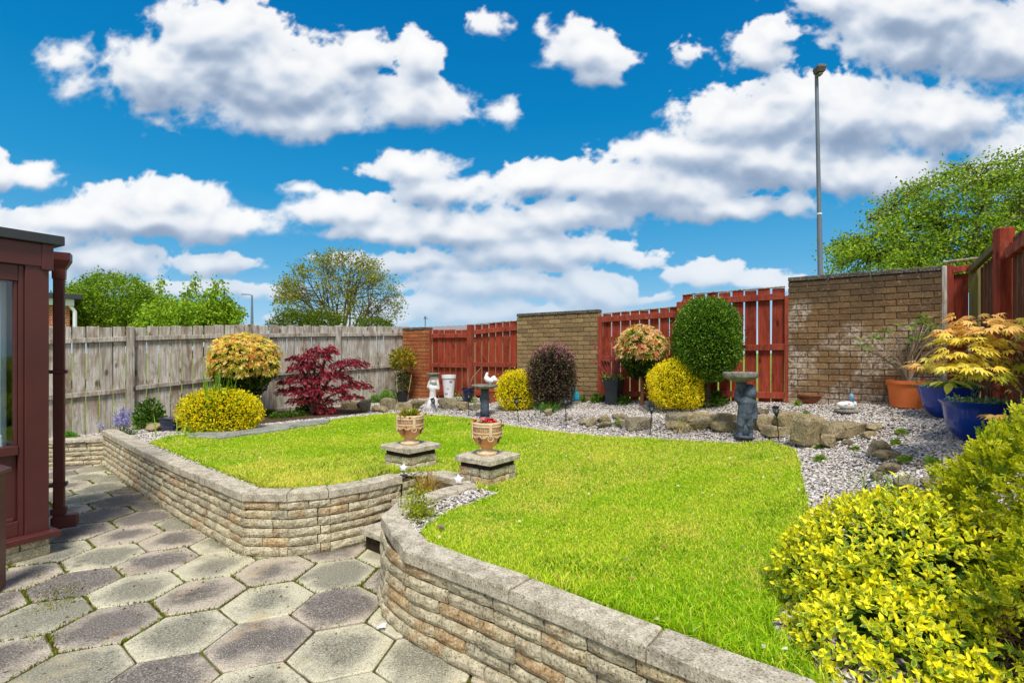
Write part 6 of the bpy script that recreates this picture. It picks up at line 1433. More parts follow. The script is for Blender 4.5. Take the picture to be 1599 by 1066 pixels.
# starfish ornaments propped on the coping
def starfish(loc, rz, tilt, s, label, rl=0):
    V = []; F = []; n = 10
    for k in range(n): a = PI/2+2*PI*k/n; q = (s*(1+.12*math.sin(k*2.7)) if k % 2 == 0 else s*.50); V.append((q*math.cos(a), 0, q*math.sin(a)))
    V += [(0, -s*.40, 0), (0, s*.30, 0)]
    for k in range(n): F += [[k, 10, (k+1) % n][::-1] , [k, (k+1) % n, 11][::-1]]
    bm = bmesh.new(); vs = [bm.verts.new(v) for v in V]; [bm.faces.new([vs[i] for i in f]) for f in F]; bmesh.ops.recalc_face_normals(bm, faces=bm.faces)
    bmesh.ops.subdivide_edges(bm, edges=bm.edges, cuts=1, use_grid_fill=True); bmesh.ops.smooth_vert(bm, verts=bm.verts, factor=.35, use_axis_x=True, use_axis_y=True, use_axis_z=True); me = bpy.data.meshes.new('starfish'); bm.to_mesh(me); bm.free()
    me.polygons.foreach_set('use_smooth', np.ones(len(me.polygons), dtype=bool))
    tag(link('starfish', me, plain('starfish_white', S(236,232,236), .7, .2, var=.1, sc=60, bs=.8), None, loc=loc, rot=(tilt, rl, rz)), label, 'starfish ornament', 'white starfish ornaments')
starfish((-.905, 4.19, .492), .1, -.35, .052, 'white starfish ornament on the end of the left wall coping', .1); starfish((-.408, 3.82, .488), -.1, -.3, .058, 'white starfish ornament on the coping beside the right pillar', -.1)

# solar torch lights
def solar(xb, yb, xt, yt, label):
    g = on(xb, yb); k = g.y/FPX; Lh = (yb-yt)*k; lean = math.atan2((xt-xb), (yb-yt)); r = empty('solar_light', tuple(g), 0, label, 'solar light', 'black solar torch lights around the lawn'); r.rotation_euler = (0, lean, 0)
    mb = MB(); mb.tube([(0, 0, -.03), (0, 0, Lh-.10)], .0055, 8); mb.tube([(0, 0, Lh*.45), (0, 0, Lh*.45+.02)], .008, 8); mb.build('stake', M['black'], r)
    h0 = Lh-.115; mb = MB(); mb.lathe([(.006,h0),(.012,h0+.012),(.020,h0+.03)], 12); 
    for j in range(8):
        a = 2*PI*j/8; q = [(.018, .028), (.030, .058), (.033, .080), (.029, .100)]; mb.tube([(x*math.cos(a+z*4), x*math.sin(a+z*4), h0+z) for x, z in q], .0034, 5)
    mb.build('cage', M['black'], r); mb = MB(); mb.lathe([(.030,h0+.098),(.036,h0+.102),(.036,h0+.112),(.02,h0+.117)], 14); mb.build('solar_cap', M['black'], r)
    mb = MB(); mb.lathe([(.010,h0+.03),(.020,h0+.055),(.022,h0+.075),(.018,h0+.098)], 12); mb.build('diffuser', plain('smoky_diffuser', S(150,156,164), .3), r, smooth=True)
solar(683,644,674,620,'black solar torch light leaning in front of the white statue'); solar(732,651,732,614,'black solar torch light in front of the navy blue pot'); solar(810,659,806,621,'black solar torch light in front of the left yellow ball shrub')
solar(884,669,883,621,'black solar torch light below the turquoise ornament'); solar(1015,681,1018,632,'black solar torch light left of the right yellow ball shrub'); solar(1217,693,1211,634,'black solar torch light right of the cherub birdbath, in front of the rocks')

# cherub birdbath
M['cast'] = M['slategrey']
def cherub():
    g = on(1165, 688); k = g.y/FPX; r = empty('cherub_birdbath', tuple(g), 0, 'dark grey cherub statue holding a round stone birdbath bowl overhead', 'birdbath')
    q = lambda x, y, d, rad: (((x/8.2+1130)-1165)*k, d*k, (688-(y/8.2+570))*k, rad*k*1.22)
    V = [q(268,636,0,8.6), q(272,590,-.5,9.2), q(280,530,-.5,9.0), q(292,480,0,9.6), q(300,440,0,4.6), q(318,400,-.5,5.5), q(326,366,-.5,9.4), q(332,320,0,7.8),      # 0-7 trunk, neck, head
         q(218,478,0,4.6), q(178,440,-1,4.2), q(168,385,-1.5,3.8), q(165,335,-2,3.4),                                           # 8-11 raised arm
         q(376,488,0,4.8), q(396,560,0,4.2), q(398,620,-1,3.6), q(388,676,-2.5,3.6),                                             # 12-15 lowered arm
         q(226,700,-1,5.8), q(208,755,-2.4,5.0), q(205,810,-1.5,4.0), q(212,880,-1,3.6), q(190,898,-4,2.8),                          # 16-20 leg
         q(312,700,-1,6.0), q(318,760,-2.8,5.2), q(330,815,-1.5,4.4), q(340,882,-1,3.8), q(330,902,-4.5,3.0)]                       # 21-25 leg
    E = [(0,1),(1,2),(2,3),(3,4),(4,5),(5,6),(6,7),(3,8),(8,9),(9,10),(10,11),(3,12),(12,13),(13,14),(14,15),(0,16),(16,17),(17,18),(18,19),(19,20),(0,21),(21,22),(22,23),(23,24),(24,25)]
    skin('cherub_figure', V, E, M['cast'], r, root=3)
    z = lambda y: (688-(y/8.2+570))*k; X = lambda x: ((x/8.2+1130)-1165)*k
    mb = MB(); mb.tube([(X(222), 1*k, z(450)), (X(220), 0, z(380)), (X(222), 0, z(290)), (X(228), 0, z(222))], [3.4*k, 4.6*k, 6.4*k, 8.4*k], 14); mb.build('horn_stem', M['cast'], r, smooth=True)
    mb = MB(); mb.tube([(X(268), 3*k, z(930)), (X(268), 3*k, z(800)), (X(268), 3.5*k, z(690)), (X(262), 3*k, z(600))], [10*k, 9*k, 8*k, 6.5*k], 12); mb.tube([(X(262), 0, z(932)), (X(264), 0, z(900))], [13.5*k, 12.5*k], 16); mb.build('draped_base', M['cast'], r, smooth=True)
    hc = np.array([X(326), 0, z(350)]); mb = MB()   # curls and face
    rd = random.Random(5)
    mb.add(*lathe_geo([(.001,-8.2*k),(5.4*k,-6.6*k),(8.3*k,-2*k),(8.6*k,2*k),(6*k,6.6*k),(.001,8.4*k)], 16), Matrix.Translation(Vector(hc)))
    for i in range(110):
        a = rd.uniform(0, 2*PI); e = rd.uniform(.0, 1.5); d = np.array([math.cos(a)*math.cos(e), math.sin(a)*math.cos(e)+.15, math.sin(e)]); mb.add(*_ico_small, Matrix.Translation(Vector(hc+d*np.array([8.6, 8.6, 8.4])*k))@Matrix.Scale(2.2*k, 4))
    mb.build('curly_hair', M['cast'], r, smooth=True)['kind'] = 'stuff'
    mb = MB()
    for (dx, dz, rr, sy) in ((-4.6,-2.2,1.9,.8),(-5.6,.3,1.0,.8),(-2.0,.3,1.1,.8),(-5.0,-5.0,1.4,.6),(-7,-3,2,.7),(-1,-3.2,2.2,.7)): mb.add(*_ico_small, Matrix.Translation((hc[0]+dx*k+.8*k, hc[1]-7.6*k+(abs(dx+3))*.35*k, hc[2]+dz*k-1*k))@Matrix.Scale(rr*k, 4))
    mb.build('face_features', M['cast'], r, smooth=True)['kind'] = 'stuff'
    mb = MB(); c = X(212); T = Matrix.Translation((c, 0, z(225))); R_ = 25.6*k
    mb.lathe([(5*k,0),(10*k,1.2*k),(18*k,4.4*k),(R_*.97,8*k),(R_,9.6*k),(R_,14*k),(R_*.985,15.6*k),(R_*.93,16*k),(R_*.86,14*k),(R_*.5,11.6*k),(.01,11*k)], 40, T); mb.build('bowl', M['lichenstone'], r, smooth=True)
cherub()
# white statue holding a small dish
def white_statue():
    g = on(676, 641); k = g.y/FPX; r = empty('white_statue', tuple(g), 0, 'white painted statue of a figure holding up a small grey dish', 'statue')
    q = lambda x, y, d, rad: (((x/10.66+600)-675)*k, d*k, (641-(y/10.66+560))*k, rad*k)
    V = [q(796,620,0,5.4), q(800,550,0,5.2), q(800,490,0,6.0), q(806,440,0,3.2), q(812,400,-.4,3.4), q(812,370,-.4,4.4), q(812,345,0,3.6), q(790,700,0,6.4), q(782,780,0,8.2), q(776,846,0,9.6),
         q(752,470,0,3.2), q(726,470,-1,2.6), q(744,400,-1.5,2.3), q(768,330,-1,2.2), q(858,490,0,3.2), q(890,495,-1,2.6), q(884,420,-1.5,2.3), q(872,330,-1,2.2)]
    skin('figure', V, [(0,1),(1,2),(2,3),(3,4),(4,5),(5,6),(0,7),(7,8),(8,9),(2,10),(10,11),(11,12),(12,13),(2,14),(14,15),(15,16),(16,17)], M['whitestone'], r, root=0)
    X = lambda x: ((x/10.66+600)-675)*k; z = lambda y: (641-(y/10.66+560))*k
    mb = MB(); mb.lathe([(.001,-5.4*k),(3.2*k,-4.4*k),(4.8*k,-1*k),(4.9*k,1.6*k),(3.4*k,4.4*k),(.001,5.4*k)], 16, Matrix.Translation((X(812), -1.2*k, z(380)))); mb.add(*_ico_small, Matrix.Translation((X(810), -6*k, z(384)))@Matrix.Scale(1.1*k, 4)); mb.build('head', M['whitestone'], r, smooth=True)
    mb = MB()
    for i in range(9):                           # folds of the skirt
        a = PI+PI*i/8; mb.tube([(X(798)+math.cos(a)*4.6*k, math.sin(a)*4.6*k, z(640)), (X(786)+math.cos(a)*7*k, math.sin(a)*7*k, z(760)), (X(776)+math.cos(a)*10*k, math.sin(a)*10*k, z(852))], [1.0*k, 1.3*k, 1.6*k], 5)
    mb.build('robe_folds', M['whitestone'], r, smooth=True)['kind'] = 'stuff'
    mb = MB(); mb.box((X(820), 0, z(325)), (10*k, 8*k, 7*k), b=.01); mb.tube([(X(776), 0, -.02), (X(776), 0, 2*k)], 10.6*k, 14); mb.build('base_and_block', M['whitestone'], r)
    mb = MB(); T = Matrix.Translation((X(806), 0, z(296))); mb.lathe([(5*k,0),(9*k,2*k),(11*k,4*k),(11*k,5.5*k),(9.6*k,5*k),(.01,3*k)], 26, T); mb.build('dish', M['lichenstone'], r, smooth=True)
white_statue()
def rooster_bath():
    g = on(757, 652); k = g.y/FPX; r = empty('birdbath', tuple(g), 0, 'slate grey pillar birdbath with a flat dish behind the right urn', 'birdbath')
    H_ = (652-607)*k; mb = MB(); mb.tube([(0,0,-.02),(0,0,.02)], 9*k, 16); mb.tube([(0,0,.02),(0,0,H_*.3),(0,0,H_*.7),(0,0,H_)], [7.2*k,6.8*k,6.6*k,6.2*k], 14); mb.build('pillar', M['cast'], r, smooth=True)
    mb = MB(); mb.tube([(math.cos(t*5)*6.9*k, math.sin(t*5)*6.9*k, H_*t) for t in np.linspace(.05, .95, 40)], 1.1*k, 5); mb.build('carved_vine', M['cast'], r, smooth=True)
    mb = MB(); mb.lathe([(6*k,H_),(14*k,H_+1.6*k),(20*k,H_+3.2*k),(20.6*k,H_+5*k),(20.4*k,H_+6.6*k),(17*k,H_+5.4*k),(.01,H_+4.6*k)], 34); mb.build('dish', M['lichenstone'], r, smooth=True)
    c = empty('rooster', (g.x+8.5*k, g.y-.5*k, g.z+H_+4.8*k), 0, 'small white rooster ornament standing on the pillar birdbath', 'rooster ornament')
    q = lambda x, y, d, rad: ((x-690)/10.66*k, d*k, (430-y)/10.66*k, rad*k)
    skin('body', [q(680,345,0,4.2), q(650,330,0,4.6), q(626,310,0,4.0), q(626,270,0,2.6), q(636,238,0,2.2), q(640,222,0,1.7), q(612,240,0,.6), q(715,350,0,3.4), q(745,325,0,2.2)], [(0,1),(1,2),(2,3),(3,4),(4,5),(4,6),(0,7),(7,8)], M['white'], c, root=0)
    mb = MB()
    for j in range(6):
        t = j/5; e = q(745+68*t, 272+10*abs(t-.4)*6+40*t*t, 0, 1); mb.tube([q(712,350,0,1)[:3], ((q(712,350,0,1)[0]+e[0])/2, 0, (q(712,350,0,1)[2]+e[2])/2+2*k), e[:3]], [1.8*k, 3.0*k, 2.4*k], 7)
    mb.build('tail', M['white'], c, smooth=True)
    mb = MB(); 
    for j in range(4): mb.add(*_ico_small, Matrix.Translation(q(626+8*j, 214-2*(j % 2), 0, 1)[:3])@Matrix.Scale(1.0*k, 4))
    mb.build('comb', plain('comb_pink', S(206,150,150), .6), c, smooth=True)['kind'] = 'stuff'
    mb = MB(); mb.tube([q(690,432,0,1)[:3], q(690,400,0,1)[:3], q(690,372,0,1)[:3]], [4.4*k, 3.2*k, 2.4*k], 12); mb.build('plinth', M['lichenstone'], c, smooth=True)
rooster_bath()
def turquoise():
    g = on(898, 630); k = g.y/FPX; r = empty('turquoise_ornament', tuple(g), 0, 'turquoise glazed seated figure ornament beside the dark purple shrub', 'ornament')
    q = lambda x, y, d, rad: ((x/6.95+850-898)*k, d*k, (630-(y/6.95+560))*k, rad*k); m = plain('turquoise_glaze', S(40,160,186), .25, .5, coat=.4, var=.5, sc=30, bs=.3)
    skin('figure', [q(336,425,0,6.2), q(335,385,0,5.6), q(322,350,0,4.6), q(306,322,-.5,3.2), q(300,312,-.5,3.0), q(360,400,-2,3.2), q(366,436,-3,2.8), q(300,436,-3,3.2), q(318,395,-3,2.6)], [(0,1),(1,2),(2,3),(3,4),(1,5),(5,6),(0,7),(2,8)], m, r, root=0)
    mb = MB(); mb.box((q(345,0,0,1)[0], 0, .012), (17*k, 10*k, 6*k), b=.01); mb.build('stone_base', M['lichenstone'], r)
turquoise()
def duck():
    g = on(1323, 643); k = g.y/FPX; r = empty('duck_ornament', tuple(g), 0, 'pale mosaic duck ornament on a round base in front of the stained wall', 'duck ornament')
    mb = MB(); mb.lathe([(15*k,0),(17.5*k,1*k),(17.5*k,3*k),(16*k,4*k),(.01,4.5*k)], 26); mb.build('base', M['lichenstone'], r)
    m, t, b = material('mosaic'); v = t.voro(pos(t), 42, out='Color'); rp = t.new('ShaderNodeValToRGB'); bw = t.new('ShaderNodeRGBToBW'); t.link(v, bw.inputs[0]); t.link(bw.outputs[0], rp.inputs[0]); rp.color_ramp.interpolation = 'CONSTANT'; e = rp.color_ramp.elements; e[0].color = (*S(226,222,210), 1); e[1].position = .45; e[1].color = (*S(236,232,224), 1)
    for p_, c_ in ((.56, S(120,160,190)), (.63, S(226,220,206)), (.72, S(190,120,100)), (.76, S(214,214,204))): x = e.new(p_); x.color = (*c_, 1)
    t.link(rp.outputs[0], b.inputs['Base Color']); setp(b, .35, .5); q = lambda x, z, rad: (x*k, 0, z*k, rad*k)
    skin('body', [q(0,10,7.4), q(-7,10.5,6.2), q(-13,12,3.6), q(7,10,6.6), q(11,13,4.0)], [(0,1),(1,2),(0,3),(3,4)], m, r, root=0)
    skin('head', [q(8,19,3.2), q(6.5,23,4.6), q(6.5,26,3.4)], [(0,1),(1,2)], plain('blue_mosaic', S(126,166,196), .3, var=.6, sc=60), r, root=0)
    mb = MB(); mb.box((11.5*k, 0, 22*k), (6*k, 4*k, 1.8*k), b=.003); mb.build('beak', M['terracotta'], r)
duck()
# litter
def litter():
    P = scatter(LAWN, 9); n = len(P); Z = H(P[:, 0], P[:, 1])+.034; leaves('fallen_petals', np.c_[P, Z], RNG.normal(0, 1, (n, 3))*[1, 1, .2], .026, .010, [S(226,214,170), S(236,230,214), S(190,150,100)], [.5,.3,.2], kind='stuff')
    q = scatter([(-4.5,2.0),(-.9,1.2),(.1,1.8),(-.9,2.6),(-1.3,3.4),(-1.9,3.5),(-5.0,6.1),(-5.2,5.6)], 26); n = len(q); leaves('dead_leaf_bits', np.c_[q, np.full(n, .004)], RNG.normal(0, 1, (n, 3))*[1, 1, .15], .020, .007, [S(130,96,60), S(160,130,90), S(96,80,40), S(120,130,40)], [.35,.25,.2,.2], kind='stuff')
    x, y = gz(597, 980, .002); tag(link('paper_scrap', mesh('paper_scrap', [(-.03,0,0),(.0,.012,.012),(.022,.03,.004),(.016,-.01,.0),(.005,-.03,.012),(-.004,-.012,.004)], [[0,5,1],[1,5,3,2],[3,5,4]]), M['white'], None, loc=(x, y, .006), rot=(0, 0, .3), scale=(1.1, 1.1, 1.4)), 'torn white paper scrap on the slabs at the foot of the right wall', 'paper scrap')
    g = on(690, 832); tag(link('wood_chip', _rk[4], plain('wood_chip', S(196,168,130), .9), None, loc=(g.x, g.y, g.z+.035), rot=(.2,.3,-.5), scale=(.038,.014,.011)), 'pale brown chip of bark lying in the grass near the coping', 'bark chip')
    for i, (x, y, w, h, lab) in enumerate(((1405,657,22,5,'long dark torn membrane strip in the gravel below the orange pot'),(1410,697,16,5,'dark slate piece in the gravel beside the small weed'),(1433,728,16,10,'upturned dark membrane flap in the gravel'),(1440,733,18,6,'bluish slate piece beside the membrane flap'),(1352,670,12,6,'small dark slate piece at the end of the wide slab'))):
        g = on(x, y); k = g.y/FPX; tag(link('slate_piece', _rk[(i+2) % 9], plain('slate%d' % i, S(62,64,74), .8), None, loc=(g.x, g.y, g.z+.012), rot=(.1, .15, i*.7), scale=(w*k/2, w*k/3, h*k/3)), lab, 'slate piece')
litter()

# ------------------------------------------------------------------ half bare shrub in the orange pot
def pot_shrub():
    g, Z, k = OP; r = empty('pot_shrub', (g.x, g.y, g.z+Z*.9), 0, 'half bare branching shrub with green leaf tufts in the orange pot', 'shrub'); mb = MB(); tips = []
    ends = [(-68,70),(-62,58),(-50,72),(-42,60),(-36,82),(-25,76),(-15,98),(-4,84),(6,94),(14,100),(24,104),(30,96),(38,84),(20,88),(44,62),(-55,46),(-30,50),(10,60),(34,52),(-74,60)]
    for (ex, ez) in ends:
        e = np.array([ex*k, RNG.normal(0, .10), ez*k]); m1 = e*[.22, .2, .38]+RNG.normal(0, .012, 3); m2 = e*[.62, .6, .72]+RNG.normal(0, .016, 3); mb.tube([(RNG.normal(0, .01), 0, -.02), m1, m2, e], [.011, .008, .005, .003], 5); tips.append(e)
        for j in range(4): s = m1+(m2-m1)*RNG.uniform(0, 1); e2 = s+(e-m1)*RNG.uniform(.2, .5)+RNG.normal(0, .05, 3); mb.tube([s, e2], [.004, .0018], 4); tips.append(e2) if RNG.random() < .22 else None
    mb.build('branches', plain('pale_twig_bark', S(168,146,124), .9, .1), r); T = np.array(tips); w = np.where((T[:, 2] > 60*k), 1, .35); T = T[RNG.random(len(T)) < w+.1]; T = T+RNG.normal(0, .01, T.shape)
    whorls('foliage', T, RNG.normal(0, .3, T.shape)+[0, 0, 1], .075, [S(128,164,50), S(104,140,48), S(150,180,70), S(170,186,110)], [.35,.3,.2,.15], r, k=6, width=.17, tilt=.5)
pot_shrub()

# ------------------------------------------------------------------ yellow maple: leaves big enough to pick apart
def palm_leaf(seed, ln=7):
    r = np.random.default_rng(seed); V = [(0, 0, 0)]; F = []
    for j in range(ln):
        th = (j-(ln-1)/2)/(ln-1)*2.7; L = 1-.5*(abs(th)/1.35)**1.3+r.uniform(-.05, .05); w = .105*L; d = np.array([math.cos(th), math.sin(th)]); s = np.array([-d[1], d[0]]); n0 = len(V); dr = -.14
        for (t, ww, z) in ((.30, .055, 0), (.58, w, .02)):
            for sg in (-1, 1): p = d*L*t+s*sg*ww; V.append((p[0], p[1], z+dr*t*t-.0))
        tip = d*L; V.append((tip[0], tip[1], dr*1.25))
        F += [[0, n0, n0+1], [n0, n0+2, n0+3, n0+1], [n0+2, n0+4, n0+3]]
    return V, F
def leafobj_mat(name, cols, trans=.35):
    m, t, b = material(name); R = oinfo(t); ramp = t.new('ShaderNodeValToRGB'); t.link(R, ramp.inputs[0]); e = ramp.color_ramp.elements; e[0].color = (*cols[0], 1); e[1].color = (*cols[-1], 1)
    for i, c in enumerate(cols[1:-1]): x = e.new((i+1)/(len(cols)-1)); x.color = (*c, 1)
    t.link(ramp.outputs[0], b.inputs['Base Color']); setp(b, .55, .3); tr = t.new('ShaderNodeBsdfTranslucent'); t.link(ramp.outputs[0], tr.inputs[0]); mx = t.new('ShaderNodeMixShader'); mx.inputs[0].default_value = trans; t.link(b.outputs[0], mx.inputs[1]); t.link(tr.outputs[0], mx.inputs[2]); t.link(mx.outputs[0], t.n['Material Output'].inputs[0]); return m
def yellow_maple():
    Y0 = 3.75; root = px(1650, 700, Y0); root.z = float(H(root.x, root.y)); r = empty('yellow_maple', tuple(root), 0, 'orange and yellow leaved japanese maple arching over the blue pots at the right', 'maple'); k = Y0/FPX
    mats = [leafobj_mat('maple_leaf_coral', [S(252,208,118), S(248,194,104), S(252,220,124), S(244,166,112)]), leafobj_mat('maple_leaf_yellow', [S(248,222,84), S(242,212,64), S(252,232,116), S(222,214,64)]), leafobj_mat('maple_leaf_lime', [S(216,212,60), S(194,202,54), S(230,218,80), S(238,214,90)])]
    ml = [[(lambda me: (me.materials.append(mt), me)[1])(mesh('maple_leaf', *palm_leaf(s))) for s in range(3)] for mt in mats]
    # layers: photo x, y, half width, half height, leaves, palette
    LY = [(1526,498,36,11,52,0),(1500,515,34,10,46,0),(1545,512,34,10,44,0),(1510,530,46,10,58,1),(1478,521,18,5,14,0),(1590,512,30,14,44,1),(1566,545,20,6,16,1),(1450,569,26,9,34,0),(1488,556,30,7,34,1),(1505,573,44,9,60,1),(1540,560,36,8,40,1),(1572,572,32,8,40,2),(1604,566,26,8,28,2),(1604,600,28,8,30,1),(1532,585,38,6,36,2),(1470,577,28,6,26,1),(1545,540,34,10,36,1),(1505,548,30,8,26,1),(1555,650,20,4,8,0),(1600,640,18,8,18,1),(1620,530,30,20,40,1)]
    spots = []; mb = MB(); rc = np.array(root)
    for (x, y, hw, hh, n, pal) in LY:
        n = int(n*.66)
        yd = RNG.uniform(-.28, .12); c = np.array(px(x, y, Y0+yd))-rc; kk = (Y0+yd)/FPX; inner = c+np.array([hw*kk*.4, .0, -hh*kk*.3])
        mid = np.array([c[0]*.45-.02, c[1]*.5, max(.25, c[2]*.72)]); mb.tube([(0, 0, -.03), (c[0]*.08, 0, min(.22, c[2]*.4)), mid, inner], [.013, .010, .007, .004], 6)
        for j in range(5): a = RNG.uniform(0, 6.28); e = c+np.array([math.cos(a)*hw*kk*.9, math.sin(a)*.10, -hh*kk*.3]); mb.tube([inner, (inner+e)/2+[0, 0, .012], e], [.005, .0035, .002], 4)
        for j in range(n):
            a = RNG.uniform(0, 6.28); q = math.sqrt(RNG.random()); p = c+np.array([math.cos(a)*q*hw*kk, math.sin(a)*q*.17, hh*kk*(.5*(1-q*q)-.1)+RNG.normal(0, hh*kk*.38)]); spots.append((p, a, pal))
    mb.build('branches', plain('maple_bark', S(120,84,70), .8), r)
    random.Random(4).shuffle(spots); st = {0: ([], []), 1: ([], []), 2: ([], [])}
    for i, (p, a, pal) in enumerate(spots):
        s = RNG.uniform(.060, .092); az = a+RNG.normal(0, .6); e = Euler((RNG.normal(0, .3), RNG.uniform(.05, .6), az)); me = ml[pal][i % 3]
        if i < 300: link('leaf', me, None, r, loc=p, rot=e, scale=(s, s, s))
        else:
            M4 = Matrix.Translation(p)@e.to_matrix().to_4x4()@Matrix.Scale(s, 4); V, F = palm_leaf(i % 3); V = np.array(V)@np.array(M4)[:3, :3].T+np.array(M4)[:3, 3]; n0 = sum(len(v) for v in st[pal][0]); st[pal][0].append(V); st[pal][1].extend([[q+n0 for q in f] for f in F])
    V = []; F = []; mi = []; n0 = 0
    for pal in (0, 1, 2):
        for v in st[pal][0]: V.append(v)
        F += [[q+n0 for q in f] for f in st[pal][1]]; mi += [pal]*len(st[pal][1]); n0 = sum(len(v) for v in V)
    me = bpy.data.meshes.new('foliage'); me.from_pydata(np.concatenate(V).tolist(), [], F); [me.materials.append(m_) for m_ in mats]; me.polygons.foreach_set('material_index', mi); o = link('foliage', me, None, r); o['kind'] = 'stuff'
    mb = MB(); mb.box((0, 0, 0), (.018, .004, .075), b=.001); q = mb.build('plant_label', M['white'], None); q.location = px(1514, 548, 3.9); tag(q, 'white plastic plant label hanging in the yellow maple', 'plant label')
yellow_maple()
def pot_leaves():
    r = empty('broad_leaf_plant', (r1.location.x, r1.location.y, r1.location.z+Z1*.92), 0, 'plant with broad yellow green leaves spilling over the farther blue pot', 'plant'); mt = leafobj_mat('broad_leaf', [S(206,196,60), S(176,186,60), S(220,206,96), S(150,176,70)], .25)
    V = []; F = []
    for j, (t, w) in enumerate(((0,.02),(.2,.10),(.45,.17),(.7,.15),(.88,.07),(1,.0))): V += [(t, -w, .06*(1-t)-.18*t*t+w*.35), (t, 0, .06*(1-t)-.18*t*t), (t, w, .06*(1-t)-.18*t*t+w*.35)]
    for j in range(5):
        for i in (0, 1): a = 3*j+i; F.append([a, a+3, a+4, a+1])
    me = mesh('leaf', V, F, smooth=True); me.materials.append(mt)
    for i, (dx, az, pt, s) in enumerate(((-.10,-2.4,.35,.20),(-.12,-3.0,.1,.17),(-.09,-1.2,.2,.19),(-.08,-.3,.2,.20),(-.09,-1.7,.9,.19),(-.10,.7,.0,.15),(-.12,2.4,.1,.14),(-.22,-2.8,.1,.12),(-.05,-.7,.5,.16),(-.16,1.6,-.2,.13),(.02,-1.0,.1,.15),(.06,-.4,.2,.14))): link('leaf', me, None, r, loc=(dx, -.14, .06+.01*(i % 3)), rot=(RNG.normal(0, .2), pt, az), scale=(s, s, s))
    mb = MB(); mb.tube([(-.06, -.1, -.04), (-.09, -.14, .07)], .007, 6); mb.build('stem', M['stemgreen'], r)
    n = 260; P = np.c_[RNG.normal(.02, R1*.4, n), RNG.normal(0, R1*.4, n), np.abs(RNG.normal(0, .03, n))]; leaves('low_leaves', P, RNG.normal(0, .6, P.shape)+[0,0,.4], .045, .016, [S(120,160,60), S(150,176,90), S(96,136,50)], [.4,.3,.3], parent=r)
pot_leaves()

